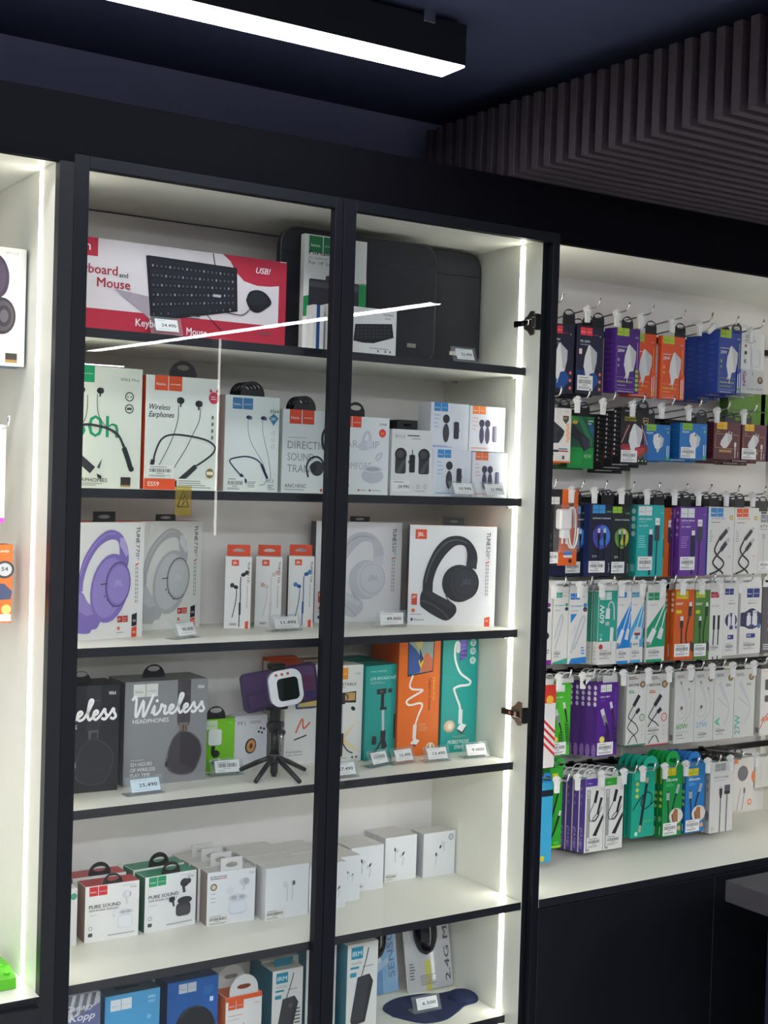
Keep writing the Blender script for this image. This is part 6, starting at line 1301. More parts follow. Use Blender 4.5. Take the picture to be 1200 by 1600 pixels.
def a_twist(lc, wv=True):
    def A(F):
        F.hoco(.08, .985, .24, lc); F.text('5A SUPER FAST', .12, .82, .022, lc, w=.52, bold=.02); F.lines(.1, .76, .62, .785, 1, '#8a8a88'); F.ell(.87, .845, .07, .065, '#b8963a'); F.ell(.87, .845, .04, .04, '#e4cf88'); F.lines(.06, .48, .2, .66, 5, '#b0b0ae')
        F.stroke([(.58, .60), (.44, .53), (.30, .42), (.27, .36), (.36, .29), (.56, .22), (.63, .17), (.56, .11), (.36, .05), (.10, .01)], .055, '#2a2630'); F.stroke([(.66, .42), (.50, .36), (.36, .29), (.24, .22), (.22, .17), (.34, .11), (.54, .05), (.62, .01)], .055, '#2a2630')
        F.stroke([(.44, .52), (.72, .66)], .12, '#3a3640', False); F.stroke([(.72, .66), (.80, .70)], .09, '#b8babe', False); F.stroke([(.50, .36), (.72, .48)], .12, '#3a3640', False); F.stroke([(.70, .475), (.82, .53)], .10, '#b8babe', False)
        F.text('100W', .78, .26, .02, lc, w=.12)
    return A
hang('r3_wblue', 'cable_box', 'boxed cable', 'white cable box with a twisted cord and blue side in the third hook row', a_twist('#3f8ac4'), '#dbd9d3', '#3a84c0', '#3a84c0', n=3, d=.018, pitch=.024, blabel='white cable box with blue side in the third hook row')
hang('r3_worange', 'cable_box', 'boxed cable', 'white cable box with a twisted cord and orange side in the third hook row', a_twist('#dd5a2a'), '#dbd9d3', '#c8442a', '#c8442a', n=3, d=.012, pitch=.022, blabel='white cable box with orange side in the third hook row')
hang('r3_grey', 'cable_box', 'boxed cable', 'white and grey cable box at the picture edge in the third hook row', lambda F: (F.hoco(.1, .95, .24, '#8a8c8e'), F.rect(.1, .96, .35, .995, '#55575a'), F.text('KTV', .1, .74, .045, '#55555a', w=.3, bold=.02), F.lines(.08, .70, .6, .72, 1, '#8a8a8a'), F.rect(.18, .56, .32, .64, '#b4b4b4'), F.stroke([(.25, .56), (.25, .2)], .03, '#b4b4b4', False), F.rect(.5, .56, .64, .64, '#b4b4b4'), F.stroke([(.57, .56), (.57, .2)], .03, '#b4b4b4', False), F.barcode(.1, .06, .5, .2)), '#d3d2cc', '#bdbcb6', n=1, d=.02, blabel='white and grey cable box at the picture edge')
# blister charger pack
bx = thing('charger_pack', 'orange and black blister pack with a white charger, left end of third hook row', 'packed charger', (.7350, .1210, .1300))
m_ = MB(); W_, H_ = .098, .172; m_.prism(rr2(0, H_/2, W_/2, H_/2, .006), 'y', 0, .001, ink('#d9601f')); F = Face(m_, W_, H_, lambda a, b, n: (-W_/2+a, -n, b))
F.poly([(0, 1), (.52, 1), (.48, .5), (.42, 0), (0, 0)], '#1e1c20'); F.hoco(.10, .90, .17, '#d8d6d0', '#8a8884'); F.poly([(.72, .86), (.86, .86), (.86, .80), (.79, .75), (.72, .80)], '#26201c'); F.text('ET', .745, .805, .02, '#d8b070', w=.09, bold=.03)
F.barcode(.0, .03, .44, .18); F.rect(.60, .14, .86, .19, '#4a7ac0'); F.rect(.60, .105, .86, .135, '#d8d4d0'); F.ell(.80, .06, .05, c='#2a2018'); F.rect(.10, .24, .22, .30, '#55565a'); F.rect(.10, .35, .22, .41, '#55565a')
m_.build('backing_card', bx)
WP = mat('white_charger_plastic', '#e8e6e4', .3)
m_ = MB(); m_.box(-.022, .014, -.024, -.004, .082, .128, WP, .004); m_.box(-.012, .012, -.020, -.006, .062, .083, WP, .003); m_.tube([(-.006, -.013, .050), (-.006, -.013, .064)], .0022, WP, 8); m_.tube([(.006, -.013, .050), (.006, -.013, .064)], .0022, WP, 8); m_.build('charger', bx)
m_ = MB(); cp = []
for i in range(44):
    a = i/43*4*PI; cp.append((.020+.012*math.cos(a)*(1+.1*math.sin(a*1.7)), -.008-.0003*i, .086+.046*math.sin(a)))
m_.tube(cp, .0019, WP, 6); m_.build('cable', bx)
m_ = MB(); m_.box(-.028, .038, -.028, -.0015, .030, .138, BLISTER, .006); m_.build('blister', bx)

# fourth row: flat white-tabbed cable packs
def flatpack(key, lab, art, bg='#dcdbd6', d=.008, n=2, side=None, th=.027, sideart=None, pitch=None, tw=.05, top=None):
    q = list(P[key]); t = box_thing(q, 'cable_box', lab, 'boxed cable', art, bg, side or bg, top, d=d, sideart=sideart)
    x, y, z, w, h = q[:5]; m = MB(); N = 24; o, i_ = [], []
    hx = min(HOOKX['r4'], key=lambda v: abs(v-(x+w/2))); ox_ = max(-w*.25, min(w*.25, hx-(x+w/2)))
    sz = max(.006, min(th-.006, rod_z('r4', y)-z-h))
    for k in range(N):
        a = 2*PI*k/N; ca, sa = math.cos(a), math.sin(a); k_ = 1/max(abs(ca), abs(sa))
        px = w/2*ca*k_*.98; pz = th/2+th/2*sa*k_
        if pz > th*.7: px *= .86
        o.append((px, h-.0005+pz)); i_.append((ox_+.010*ca, h+sz+.0042*sa))
    m.ring_prism(o, i_, -d/2+.001, -d/2+.0018, mat('card_white', '#dddcd8', .5)); m.build('hang_tab', t, recalc=True)
    for k in range(1, n+1):
        pp = pitch or d+.004
        dup(t, (t.location.x, t.location.y+pp*k, t.location.z-.1*pp*k), lab.replace(' in the fourth hook row', '')+', '+('directly behind', 'second behind', 'third behind')[k-1]+' it')
    return t
def a_flat(lc, lc2, kind):
    def A(F):
        F.hoco(.05, .99, .26, lc); F.lines(.62, .93, .9, .95, 1, '#9a9a9a'); F.text('FAST CHARGING', .08, .80, .022, lc, w=.62, bold=.02); F.lines(.08, .735, .6, .75, 1, '#8a8a88'); F.ell(.86, .82, .10, .09, lc); F.ell(.86, .76, .11, .10, '#26262a'); F.text('C', .83, .745, .02, '#dddddd', w=.05)
        if kind == 0: F.stroke([(.1, .35), (.4, .6), (.55, .68), (.62, .6), (.4, .4), (.15, .2)], .10, '#bfc2c6'); F.stroke([(.1, .3), (.35, .52), (.5, .58)], .05, '#d0d2d5'); F.poly([(0, 0), (1, 0), (1, .075), (0, .02)], lc2); F.barcode(.05, .08, .55, .19, '#d6d5d0')
        else: F.poly([(.08, .70), (.42, .70), (.10, .57)], lc2); F.stroke([(.15, .15), (.45, .45), (.75, .66), (.85, .6), (.6, .4), (.3, .2)], .10, '#bfc2c6'); F.stroke([(.12, .4), (.4, .55), (.3, .42)], .03, '#c8cbd0'); F.poly([(.05, 0), (1, 0), (1, .09), (.18, .075)], lc2); F.lines(.7, .12, .9, .24, 3, lc2)
    return A
P['r4_wpurple'] = (.7080, .16, -.1010, .0440, .168, .01, 0)
flatpack('r4_wpurple', 'white cable box with a purple foot strip, leftmost in the fourth hook row', lambda F: (F.rect(0, 0, 1, .07, '#7a2a8c'), F.ell(.75, .82, .11, c='#7a2a8c'), F.ell(.75, .75, .11, c='#26262a'), F.ell(.6, .40, .22, .2, '#26262a'), F.lines(.3, .15, .9, .22, 2, '#8a8a8a')))
flatpack('r4_wteal', 'white cable box with a teal wedge at its foot in the fourth hook row', a_flat('#3fa090', '#3fa090', 0))
flatpack('r4_wblue', 'white cable box with a blue foot wedge and blue triangle in the fourth hook row', a_flat('#2a80cc', '#2a80cc', 1))
def a_60w(F):
    F.rect(0, .31, 1, 1, '#2a9c88'); F.hoco(.06, .98, .31, '#cfe0da', '#8ab8ac'); F.text('60W', .30, .56, .25, '#e4efeb', w=.25, rot=90, bold=.03)
    F.stroke([(.50, .70), (.52, .80), (.64, .85), (.80, .80), (.84, .6)], .07, '#b8ccc8'); F.stroke([(.50, .76), (.47, .62)], .20, '#d4dcda', wd2=.24); F.rect(.38, .53, .58, .58, '#b8c4c2'); F.stroke([(.73, .50), (.72, .30)], .18, '#dcdedc', False); F.stroke([(.72, .32), (.72, .03)], .05, '#c4c8c6', False); F.ell(.16, .24, .11, .11, '#b83a3c'); F.barcode(.04, .06, .80, .21, '#d8d7d2')
    F.ell(.15, .40, .08, c='#58b4a4'); F.ell(.15, .345, .06, c='#c8e0da')
flatpack('r4_teal60', 'teal and white cable box with upright 60W lettering in the fourth hook row', a_60w, '#dcdbd6', d=.018, n=2, side='#dcdbd6', sideart=lambda F: (F.rect(.1, .31, .9, .99, '#2f9c84'), F.lines(.3, .05, .6, .25, 4, '#b0b0ac')))
def a_diag(c, white='#dcdbd6', lc=None, k=0):
    def A(F):
        F.hoco(.0 if k else .03, .99, .30, lc or c); F.lines(.08, .80, .6, .83, 2, '#b4b4b0')
        F.poly([(0, .48), (1.0, .86), (1.0, .22), (.0, .21)], c); F.stroke([(.95, .82), (.40, .45)], .06, '#dfe6ea', False); F.stroke([(.42, .47), (.10, .28)], .24, '#dadcdd', wd2=.3); F.stroke([(.98, .72), (.78, .45)], .05, '#dfe6ea', False); F.stroke([(.82, .48), (.68, .33)], .20, '#d4d8da', wd2=.26); F.rect(.04, .24, .20, .29, '#8a8c90')
        F.rect(0, 0, .85, .04, c); F.barcode(.05, .07, .78, .19, white)
    return A
flatpack('r4_blue', 'white and bright blue cable box with a diagonal cord in the fourth hook row', a_diag('#1a80cc'))
flatpack('r4_lblue', 'white and sky blue cable box with a grey plug picture in the fourth hook row', lambda F: (a_diag('#4aa0cc', lc='#4a9ab8', k=1)(F), F.rect(.1, .20, .7, .33, '#dcdbd6'), F.bars(.18, .245, .6, .275), F.rect(.28, .385, .75, .42, '#8a3a34'), F.rect(.3, .42, .8, .5, '#c8ccd0')))
flatpack('r4_green', 'white and emerald cable box with a diagonal cord in the fourth hook row', a_diag('#0f9468'))
def a_or4(c, yl):
    def A(F):
        F.hoco(.06, .98, .30, yl, '#8a8a14'); F.lines(.05, .78, .50, .82, 2, '#e8e4d0'); F.rrect(.06, .66, .34, .71, .04, yl); F.lines(.05, .86, .4, .88, 1, c)
        F.stroke([(.36, .56), (.36, .46)], .16, '#2c2a30', False); F.rect(.29, .56, .44, .62, '#d8d8d8'); F.stroke([(.37, .46), (.37, .2)], .07, '#26242a'); F.stroke([(.78, .76), (.76, .62)], .17, '#2c2a30', False); F.rect(.72, .76, .86, .82, '#d8d8d8'); F.stroke([(.75, .63), (.66, .5), (.60, .36), (.64, .2)], .06, '#26242a')
        F.barcode(-.0+.02, .05, .80, .23); F.poly([(.82, .28), (1.0, .22), (1, .1), (.84, .14)], '#3a3844')
    return A
flatpack('r4_orange', 'orange cable box with yellow logo and white side dots in the fourth hook row', a_or4('#e07a30', '#d8c820'), '#cc5c20', d=.017, n=1, sideart=spine_dots('#e8c8b0', 4, .93, .075, .26))
flatpack('r4_dgreen', 'moss green cable box with yellow logo in the fourth hook row', a_or4('#5a9a48', '#b8c828'), '#4a7c38', d=.010, n=1)
flatpack('r4_wred', 'white cable box with red logo and two dark upright plugs in the fourth hook row', lambda F: (F.hoco(.02, .95, .30, '#b82c40'), F.text('5A Cable', .08, .74, .022, '#8a5a5e', w=.55), F.stroke([(.30, .62), (.30, .42)], .16, '#1c2430', False), F.stroke([(.30, .42), (.28, .2)], .08, '#1c2430', False), F.stroke([(.64, .62), (.64, .42)], .16, '#1c2430', False), F.stroke([(.64, .42), (.62, .2)], .08, '#1c2430', False), F.barcode(.0, .12, .72, .20, '#d8d7d2'), F.stroke([(.28, .04), (.28, .0)], .08, '#1c2430', False), F.stroke([(.62, .05), (.62, .0)], .08, '#1c2430', False)), n=1)
def a_wn(full):
    def A(F):
        F.hoco(.28 if full else .05, .985, .30, '#26327e'); F.text('X37 Cool', .38, .80, .015, '#55555a', w=.3); F.text('USB-A to C', .32, .755, .022, '#2c2c3c', w=.46, bold=.02)
        F.poly([(.0, .62), (.2, .63), (.45, .68), (.60, .685), (.9, .62), (1.0, .60), (1.0, .44), (.8, .40), (.6, .37), (.4, .375), (.2, .41), (.0, .42)], '#272a54') if full else F.ell(.52, .52, .42, .36, '#272a54')
        F.rrect(.30, .42, .50, .58, .05, '#dcdce0'); F.rect(.33, .58, .46, .62, '#c8c8cc'); F.rrect(.56, .42, .80, .58, .05, '#dcdce0'); F.rect(.58, .58, .78, .65, '#dcdce0'); F.ell(.63, .62, .02, c='#272a54'); F.ell(.72, .62, .02, c='#272a54'); F.rrect(.42, .385, .66, .44, .05, '#3a3a70')
        F.ell(.88, .415, .08, c='#3f6aa8'); F.rrect(.30, .24, .72, .305, .04, '#26327e'); F.text('1M', .34, .255, .035, '#e0e0ea', w=.16, bold=.03); F.barcode(.12, .06, .76, .19, '#d8d7d2')
    return A
flatpack('r4_wnavyA', 'narrow white cable box with navy logo and round navy picture in the fourth hook row', a_wn(False), n=1)
flatpack('r4_wnavyB', 'white cable box with wide navy picture, rightmost white one in the fourth hook row', a_wn(True), d=.014, n=1)
P['r4_grey'] = (1.4550, .16, -.106, .07, .172, .02, 0)
flatpack('r4_grey', 'dark grey cable box at the picture edge in the fourth hook row', lambda F: (F.lines(.3, .3, .9, .9, 5, '#77757a'), F.lines(.1, .05, .5, .15, 3, '#c8c8c8')), '#4a474c', d=.016, n=0)

# fifth row
P['r5_red'] = (.7265, .15, -.335, .0360, .190, .02, 0)
hang('r5_red', 'cable_box', 'boxed cable', 'red and white striped box at the door post in the fifth hook row', lambda F: (F.rect(0, .78, 1, 1, '#d23a2c'), F.ell(.5, .82, .3, .28, '#e0b040'), [F.poly([(0, .60-.09*i), (1, .44-.09*i), (1, .40-.09*i), (0, .56-.09*i)], '#cc3038') for i in range(4)], F.poly([(.0, .75), (.4, .78), (.9, .66), (.8, .6), (0, .6)], '#d8d8d8')), '#e0dcd8', '#c43a30', tab='w', d=.02)
def coil(F, u, v, s, wd, n, c):
    pts = []
    for i in range(n*4+1): a = i*PI/2; t = i/(n*4); pts.append((u+.11*t+s*math.cos(a), v-.30*t+.018*math.sin(a)))
    F.stroke(pts, wd, c, n=2)
def a_coil(lc, ylw, bar=True):
    def A(F):
        F.hoco(.12, .975, .27, '#dfe0da', '#8a8a84'); F.text('USB to USB-C', .10, .80, .022, '#f0f0ee', w=.50, bold=.02); F.lines(.10, .745, .48, .775, 2, lc); F.text('Coil Data Cable' if lc == '#5ad048' else 'SPRING DATA CABLE', .90, .25, .085, lc, w=.68, rot=90)
        F.stroke([(.20, .645), (.32, .53)], .17, '#d4d6d8', False); F.stroke([(.30, .56), (.42, .43)], .17, '#8a8c90', False); F.stroke([(.40, .46), (.50, .38), (.54, .30)], .09, '#222226', wd2=.05); F.stroke([(.62, .735), (.70, .63)], .12, '#d4d6d8', False); F.stroke([(.69, .65), (.78, .53), (.82, .46)], .10, '#2c2c30', wd2=.05)
        coil(F, .50, .32, .12, .028, 9, '#26262a'); coil(F, .80, .46, .10, .026, 9, '#26262a'); F.ell(.24, .23, .13, .125, ylw); F.ell(.24, .23, .09, .09, '#e8dc80')
        if bar: F.barcode(.02, .02, .80, .19)
    return A
hang('r5_lime', 'cable_box', 'boxed cable', 'lime green cable box with a coiled cord in the fifth hook row', a_coil('#5ad048', '#d8d020'), '#4ab82c', '#3a9a20', '#3a9a20', tab='w', n=1, d=.022, blabel='lime green coiled-cord cable box', tw=.04)
hang('r5_purple', 'cable_box', 'boxed cable', 'violet cable box with a coiled cord, frontmost of its stack, fifth hook row', a_coil('#7a4ab8', '#e0cc30'), '#56228a', '#4c1e80', '#4c1e80', tab='w', n=4, d=.0205, pitch=.0212, sideart=lambda F: (spine_dots('#dcd4e4', 4, .93, .075, .26)(F), F.ell(.5, .07, .36, .8, '#8a6aa8')), blabel='violet coiled-cord cable box', tw=.045)
def a_sil(c, bar=False):
    def A(F):
        F.text('BOROFONE', .08, .945, .026, '#3a3a3c', w=.36, bold=.02); F.rect(.08, .93, .32, .937, '#2a2a2a'); F.rect(.32, .93, .55, .937, '#b83a34'); F.text('SILICONE', .08, .835, .034, '#3a3a3c', w=.50, bold=.03); F.lines(.08, .73, .42, .78, 2, c); F.ell(.77, .85, .13, .12, '#6a5838'); F.ell(.77, .85, .08, .08, '#c0a878')
        F.stroke([(.34, .56), (.14, .45), (.10, .40), (.22, .36), (.46, .30), (.60, .22), (.52, .17), (.30, .12), (.12, .03)], .038, '#222630'); F.stroke([(.50, .47), (.30, .38), (.14, .30), (.08, .25), (.22, .20), (.44, .13), (.58, .03)], .038, '#222630')
        F.stroke([(.34, .555), (.62, .70)], .15, '#2a2e38', False); F.stroke([(.62, .70), (.74, .76)], .10, '#d8dadc', False); F.stroke([(.48, .455), (.64, .51)], .14, '#2a2e38', False); F.stroke([(.64, .51), (.74, .55)], .10, '#d8dadc', False)
        F.ring(.78, .385, .12, .03, c); F.text('NEW', .72, .375, .016, c, w=.12); F.rect(0, 0, 1, .015, c)
        for v in (.26, .2, .14): F.ell(.78, v, .02, c='#9a9a9a')
        if bar: F.barcode(.0, .14, .62, .26, '#d8d7d2')
    return A
hang('r5_silA', 'cable_box', 'boxed cable', 'white cable box with dark twisted plugs and a green ring in the fifth hook row', a_sil('#2a9464'), '#d4d3cd', '#a5a4a0', '#c0bfba', tab='k', n=1, d=.030, blabel='white green-ring cable box', tw=.03)
hang('r5_silB', 'cable_box', 'boxed cable', 'white cable box with dark twisted plugs and a red ring in the fifth hook row', a_sil('#cc4a40', True), '#d4d3cd', '#b5b4b0', '#c0bfba', tab='k', n=1, d=.030, blabel='white red-ring cable box', tw=.03)
def a_wh(txt, c, rot=False, bar=0):
    def A(F):
        F.text('BOROFONE', .08, .925, .024, '#4a4a4c', w=.34, bold=.02); F.rect(.08, .91, .3, .916, '#2a2a2a'); F.rect(.3, .91, .48, .916, '#b83a34'); F.ell(.80, .885, .13, .12, '#7a6440'); F.ell(.80, .885, .07, .07, '#b89868')
        g1, g2 = '#bfc0be', '#c8c9c6'
        if not rot:
            F.stroke([(.28, .84), (.44, .68), (.56, .58)], .15, g2, wd2=.10); F.stroke([(.56, .60), (.58, .44), (.46, .36), (.24, .35), (.14, .42), (.28, .47), (.38, .42)], .035, g1); F.stroke([(.68, .74), (.78, .60)], .13, g2, wd2=.09); F.stroke([(.80, .58), (.82, .46), (.72, .38), (.56, .32), (.42, .28)], .04, g1); F.ell(.34, .49, .07, .07, '#7a6450'); F.stroke([(.24, .86), (.32, .82)], .05, '#6a6a6a', False); F.stroke([(.66, .76), (.70, .73)], .05, '#6a6a6a', False)
            F.text(txt, .10, .20, .075, c, w=.58, bold=0.01)
            if bar: F.barcode(.14, .04, .72, .14, '#d4d3ce')
            else: F.text('SILICONE', .12, .105, .022, '#4a4a4a', w=.3, bold=.02); F.lines(.12, .15, .75, .16, 1, c); F.lines(.12, .06, .65, .08, 1, '#9a9a9a')
        else:
            F.stroke([(.24, .82), (.42, .70), (.60, .58)], .18, '#c3c5c8', wd2=.12); F.stroke([(.60, .60), (.74, .46), (.70, .32), (.5, .2)], .05, g1); F.stroke([(.18, .60), (.4, .54), (.66, .46)], .05, g1)
            F.text(txt, .30, .15 if txt == '1A' else .05, .26, c, w=.17 if txt == '1A' else .28, rot=90, bold=.02); F.lines(.55, .76, .9, .80, 2, '#55606a')
            if bar: F.barcode(.06, .06, .62, .18, '#d4d3ce')
    return A
QS = lambda F: (F.text('BOROFONE', .72, .78, .4, '#4a4a4a', w=.14, rot=90), F.rect(.2, .04, .8, .12, '#77777a'))
hang('r5_60', 'cable_box', 'boxed cable', 'white cable box with green 60W lettering in the fifth hook row', a_wh('60W', '#4a9a38'), '#d2d2cc', '#c0c0ba', tab='k', n=1, d=.018, sideart=QS, blabel='white cable box with green lettering', tw=.03)
hang('r5_27', 'cable_box', 'boxed cable', 'white cable box with pale blue 27W lettering and barcode in the fifth hook row', a_wh('27W', '#7aa8c4', bar=1), '#d2d2cc', '#c0c0ba', tab='k', n=1, d=.018, blabel='white cable box with pale blue lettering', tw=.03)
hang('r5_1a', 'cable_box', 'boxed cable', 'white cable box with upright teal 1A lettering in the fifth hook row', a_wh('1A', '#3fb09a', True, 1), '#d2d2cc', '#c0c0ba', tab='k', n=1, d=.018, blabel='white cable box with teal 1A lettering', tw=.03)
hang('r5_27t', 'cable_box', 'boxed cable', 'white cable box with upright teal 27W lettering in the fifth hook row', a_wh('27W', '#3fb09a', True), '#d2d2cc', '#c0c0ba', tab='k', n=1, d=.018, blabel='white cable box with upright teal 27W lettering', tw=.03)
hang('r5_or', 'cable_box', 'boxed cable', 'white cable box with orange print at the picture edge in the fifth hook row', lambda F: (F.text('CHARGE', .1, .95, .02, '#d8683a', w=.5), F.rrect(.2, .68, .5, .84, .05, '#4a474c'), F.rrect(.2, .5, .4, .6, .05, '#4a474c'), F.text('4A', .05, .2, .09, '#d8683a', w=.4, bold=.03), F.stroke([(.0, .1), (.3, .3), (.6, .35)], .04, '#d8683a')), '#d8d4ce', '#c8c8c0', tab='k', n=1, d=.017, blabel='white cable box with orange print', tw=.03, sideart=lambda F: F.rect(.2, .04, .8, .12, '#77777a'))

# bottom row
P['r6_cyan'] = (.7500-.020, .15, -.553, .0330, .185, .02, 0)
hang('r6_cyan', 'cable_box', 'boxed cable', 'sky blue box at the door post in the bottom hook row', lambda F: (F.rect(0, .82, 1, .9, '#1a2430'), F.ell(.2, .05, .2, c='#d8c030')), '#3aa4d0', '#2a88b4', tab='#2a7ac0', d=.02, tw=.03)
hang('r6_x40', 'cable_box', 'boxed cable', 'vivid green cable box with diagonal black plugs, left in the bottom hook row', lambda F: (F.rect(.2, .80, .62, .93, '#c8c020'), F.stroke([(.75, .78), (.5, .56), (.1, .34)], .12, '#223018', wd2=.2), F.stroke([(.82, .42), (.45, .22), (.0, .06)], .18, '#1c2818', wd2=.1), F.stroke([(.74, .82), (.66, .72)], .16, '#d88a30', False), F.stroke([(.88, .46), (.8, .40)], .16, '#c4c8c4', False), F.text('X40', .42, .055, .03, '#8ae060', w=.34), F.rect(0, .012, 1, .035, '#b0d820')), '#2ca02c', '#228422', '#228422', tab='#2aa03a', n=1, d=.02, blabel='vivid green cable box in the bottom hook row', tw=.036)
def a_white6(c):
    def A(F):
        F.rect(.0, .885, .62, .99, c); F.text('hoco.', .12, .92, .018, '#e8e4f0', w=.22, bold=.02); F.rect(.06, .02, .26, .84, '#9a9a9a'); F.text('2.0A', .22, .73, .14, '#dcdcd8', w=.10, rot=90, bold=.03)
        F.stroke([(.62, .82), (.50, .66)], .15, '#26262c', False); F.stroke([(.86, .72), (.74, .60), (.66, .50)], .14, '#26262c', wd2=.1); F.stroke([(.50, .68), (.26, .55), (.20, .48), (.30, .42), (.56, .44), (.80, .54), (.88, .60)], .035, '#26262c'); F.stroke([(.66, .52), (.44, .46), (.40, .42), (.56, .42), (.75, .50)], .035, '#26262c')
        F.poly([(.96, .50), (.86, .45), (.42, .22), (.62, .21), (.98, .44)], '#26262c'); F.barcode(.12, .05, .88, .20, '#dadad5'); F.ring(.87, .84, .06, .015, '#6a6a6a')
    return A
WS = lambda c, t: (lambda F: (F.rect(.0, .0, .10, 1, '#dcdcda'), F.rect(.10, .0, .86, 1, c), F.text(t, .62, .05, .40, '#b8a8d8', w=.28, rot=90, bold=.02), F.lines(.25, .6, .6, .9, 3, '#7a68b0')))
hang('r6_purple', 'cable_box', 'boxed cable', 'white cable box with violet side and logo, frontmost of its stack, bottom hook row', a_white6('#5a3aa0'), '#dcdcd7', '#503a8c', '#d8d8d4', tab='w', n=6, d=.0225, pitch=.0232, sideart=WS('#503a8c', 'USB-C to L/P'), blabel='white cable box with violet side', tw=.048, dz=-.12)
hang('r6_wgreen', 'cable_box', 'boxed cable', 'white cable box with green logo and grey strip in the bottom hook row', a_white6('#3aa83a'), '#dcdcd7', '#d8d8d4', '#3aa83a', tab='w', n=5, d=.0225, pitch=.0232, blabel='white cable box with green logo', tw=.048, dz=-.12)
hang('r6_teal', 'cable_box', 'boxed cable', 'turquoise green audio cable box with a looped cord in the bottom hook row', lambda F: (F.rect(.1, .86, .5, .96, '#3ac0a0'), [F.ell(.22, .80-.09*i, .075, .06, '#c8c84a') for i in range(3)], F.stroke([(.64, .84), (.40, .16)], .12, '#1c3038', False), F.stroke([(.66, .88), (.62, .80)], .10, '#c0b090', False), F.stroke([(.40, .18), (.36, .08)], .10, '#c0b090', False), F.stroke([(.05, .42), (.3, .55), (.6, .66), (.85, .62), (.82, .48), (.55, .42), (.40, .50), (.5, .62)], .04, '#1c3038'), F.stroke([(.7, .44), (1.0, .52)], .04, '#1c3038'), F.text('AUX', .5, .22, .03, '#7ad060', w=.4), F.ell(.22, .06, .07, c='#c8e8e0')), '#17a48a', '#128a74', '#128a74', tab='#1fa88c', n=4, d=.018, pitch=.0215, blabel='turquoise audio cable box', tw=.050, dz=-.12, th=.033)
def a_sl(bg, tint):
    def A(F):
        F.hoco(.08, .93, .28, '#d8cc20', '#8a8414'); F.text('Silicone', .14, .755, .045, '#e8f0e8', w=.58, bold=.04); F.lines(.14, .68, .55, .73, 3, tint)
        F.stroke([(.24, .62), (.26, .48), (.30, .30), (.32, .10)], .08, '#26282c', wd2=.05); F.rect(.17, .50, .33, .60, '#a8acb0'); F.stroke([(.76, .64), (.60, .50), (.50, .36)], .10, '#26282c', wd2=.05); F.stroke([(.80, .70), (.70, .58)], .14, '#a8acb0', False)
        F.ell(.70, .27, .36, .30, '#d8d4cc'); F.poly([(.5, .3), (.62, .37), (.78, .36), (.80, .2), (.70, .12), (.55, .2)], '#a87048'); F.poly([(.2, .18), (.55, .2), (.6, .12), (.3, .12)], '#c8c8e0'); F.stroke([(.48, .30), (.55, .2), (.75, .14)], .04, '#26282c'); F.barcode(.04, .02, .76, .19); F.ell(.86, .10, .09, c='#d8a088')
    return A
SLS = lambda c: (lambda F: (F.rect(.35, .72, .6, .95, c), [F.ell(.5, .60-.09*i, .3, c='#b8cc50', n=12) for i in range(3)], F.lines(.2, .2, .8, .28, 3, '#b8d8b8'), F.rect(.4, .03, .6, .14, '#b8d8b8')))
hang('r6_sil', 'cable_box', 'boxed cable', 'green cable box with yellow logo in the bottom hook row', a_sl('#12994a', '#5ac47c'), '#109246', '#0d7c3a', '#0d7c3a', tab='#12a04a', n=4, d=.0165, pitch=.0175, sideart=SLS('#b8cc50'), blabel='green cable box with yellow logo', tw=.046, dz=-.12, th=.030)
hang('r6_silb', 'cable_box', 'boxed cable', 'blue cable box with yellow logo in the bottom hook row', a_sl('#2a80c8', '#6aaee0'), '#2478bc', '#1c64a0', '#1c64a0', tab='#2a78c0', n=5, d=.015, pitch=.0175, sideart=SLS('#b8cc50'), blabel='blue cable box with yellow logo', tw=.046, dz=-.12, th=.030)
hang('r6_usbc', 'cable_box', 'boxed cable', 'plain white cable box with two upright plugs in the bottom hook row', lambda F: (F.hoco(.18, .975, .23, '#9a9ca0', '#c4c4c4'), F.text('USB-C to Mag2', .14, .77, .024, '#3c3c40', w=.62, bold=.02), F.lines(.14, .73, .7, .745, 1, '#9a9a9a'), F.rect(.40, .62, .50, .66, '#c4c4c8'), F.rect(.385, .53, .515, .62, '#3a3c44'), F.stroke([(.45, .54), (.45, .48)], .10, '#2c2e36', wd2=.06), F.stroke([(.45, .5), (.44, .0)], .03, '#2c2e36', False), F.rect(.60, .57, .84, .66, '#55575f'), F.rect(.60, .53, .84, .575, '#2c2e36'), F.stroke([(.72, .53), (.71, .0)], .03, '#2c2e36', False), F.ring(.13, .06, .04, .012, '#77777a')), '#d4d3ce', '#b4b4b0', '#3a3a3e', tab='k', n=3, d=.017, pitch=.024, sideart=lambda F: (F.lines(.3, .55, .7, .9, 3, '#77777a'), F.ell(.5, .24, .35, .8, '#77777a')), blabel='plain white two-plug cable box', tw=.06, dz=-.12, th=.024)
hang('r6_worange', 'cable_box', 'boxed cable', 'white box with a grey disc and orange marks, far right, bottom hook row', lambda F: (F.rect(.0, .90, .2, 1, '#e07a4a'), F.ell(.45, .70, .26, .27, '#6a666c'), F.stroke([(.35, .42), (.2, .0)], .02, '#55555a', False), F.rect(.50, .32, .60, .42, '#6a666c'), F.stroke([(.55, .32), (.45, .0)], .025, '#55555a', False), F.ell(.82, .14, .11, c='#e07a4a'), F.ell(.82, .14, .06, c='#e8c8b8'), F.ell(.98, .62, .1, .2, '#e07a4a')), '#d8d3cd', '#c4c0ba', tab='k', n=3, d=.015, pitch=.023, blabel='white grey-disc box', tw=.04, dz=-.05)
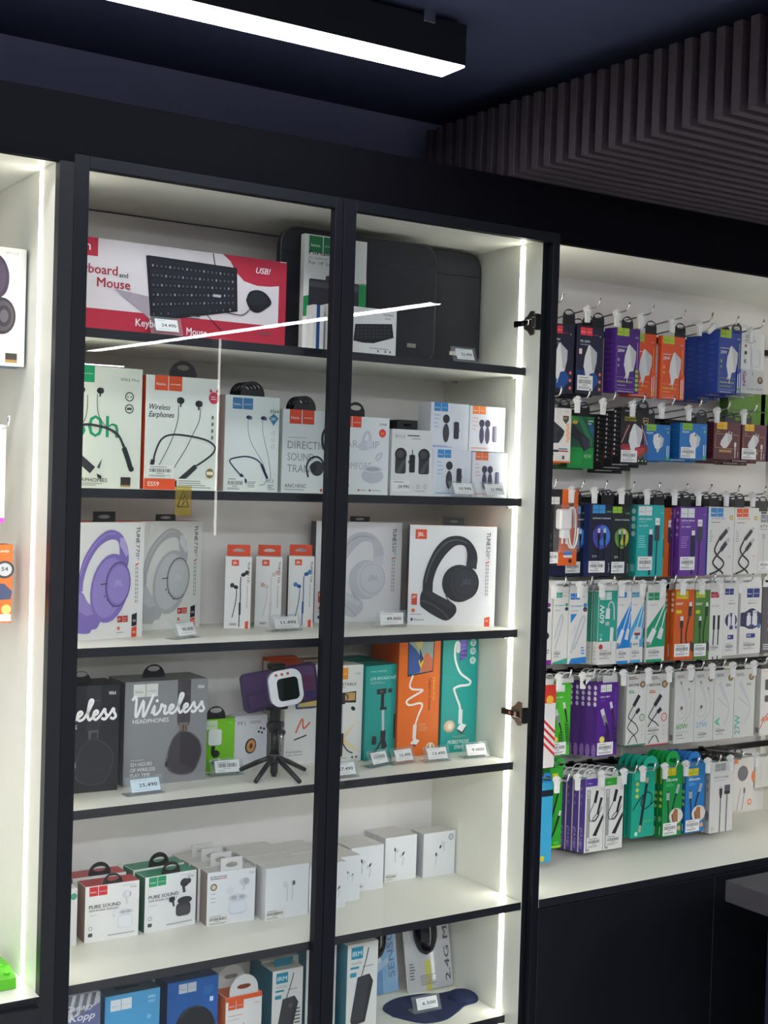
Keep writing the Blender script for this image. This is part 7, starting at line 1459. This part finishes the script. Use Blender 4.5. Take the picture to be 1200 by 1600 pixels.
box_thing(P['r6_far'], 'cable_box', 'plain white box hanging deep at the right edge of the bottom hook row', 'boxed cable', lambda F: (F.stroke([(.3, .8), (.3, .2)], .02, '#b0b0ac', False), F.stroke([(.6, .8), (.6, .2)], .02, '#b0b0ac', False)), '#d2d1cb', '#bdbcb6')

# ---- left bay goods
P['b0_w113'] = (-.690, .125, .488, .1885, .205, .06, 0)
def a_w113(F):
    F.text('W113', .80, .945, .02, '#8a8a88', w=.12); F.poly(smooth_pts([(.62, .95), (.76, .92), (.83, .82), (.84, .70), (.80, .60), (.70, .56), (.6, .7), (.62, .95)], 4)[:-1], '#3a3040'); F.ell(.72, .75, .09, .17, '#4a3e54')
    F.ell(.78, .42, .13, .17, '#2a252c'); F.ell(.79, .42, .10, .14, '#4a444c'); F.ell(.80, .42, .07, .10, '#2e2a32'); F.ell(.80, .42, .04, .06, '#5a545c'); F.rect(.82, .03, .93, .11, '#2e2820'); F.rect(.82, .03, .93, .055, '#a07a3a')
    F.text('W113', .1, .8, .04, '#4a4a48', w=.3)
box_thing(P['b0_w113'], 'headphone_box', 'white headphone box with purple-brown headphones at the left picture edge', 'boxed headphones', a_w113, '#dcdcd8', '#5a7a9c', '#4a80b0')
P['b0_thin'] = (-.640, .125, .215, .1100, .170, .02, 0)
box_thing(P['b0_thin'], 'earphone_box', 'white and magenta slim box at the left picture edge', 'boxed earphones', lambda F: (F.rect(0, 0, 1, .05, '#c04ac0'), F.ell(.86, .88, .09, .09, '#4a3a30'), F.ell(.86, .88, .05, .05, '#b89868'), F.stroke([(.8, .6), (.9, .45)], .03, '#b8b8bc')), '#dadad6', '#c4c4c0')
P['b0_orange'] = (-.655, .125, .040, .1420, .137, .04, 0)
box_thing(P['b0_orange'], 'speaker_box', 'bright orange box with a round seal at the left picture edge', 'boxed speaker', lambda F: (F.text('LAND', .82, .90, .03, '#f4dccc', w=.13, bold=.03), F.ell(.90, .68, .12, .11, '#3a3a40'), F.ell(.90, .68, .09, .08, '#b8bcc0'), F.text('54', .86, .665, .05, '#2a2a30', w=.08, bold=.03), F.poly([(.5, .52), (.9, .5), (1, .4), (.98, .3), (.6, .28)], '#3a4468'), F.ell(.93, .17, .06, c='#e8c070'), F.rect(.7, .02, .99, .11, '#dcd8d0')), '#e06a1e', '#b04c14', '#b04c14')
add_hook(-.5420, .400, 'chrome display hook with a white clip in the left open bay', 'hooks in the left bay')
# green basket of sweets corner
m_ = MB(); m_.prism([(-.66, .03), (-.520, .03), (-.5105, .10), (-.516, .20), (-.66, .20)], 'z', -.5735, -.556, mat('lime_silicone', '#56b81e', .45))
for i in range(6):
    for j in range(3): m_.tube([(-.628+i*.02, .055+j*.045, -.557), (-.628+i*.02, .055+j*.045, -.5525)], .006, mat('lime_silicone', '#56b81e', .45), 8)
o_ = m_.build('silicone_mat', recalc=True); tag(o_, 'lime green studded silicone item lying on the left bay floor', 'mat')
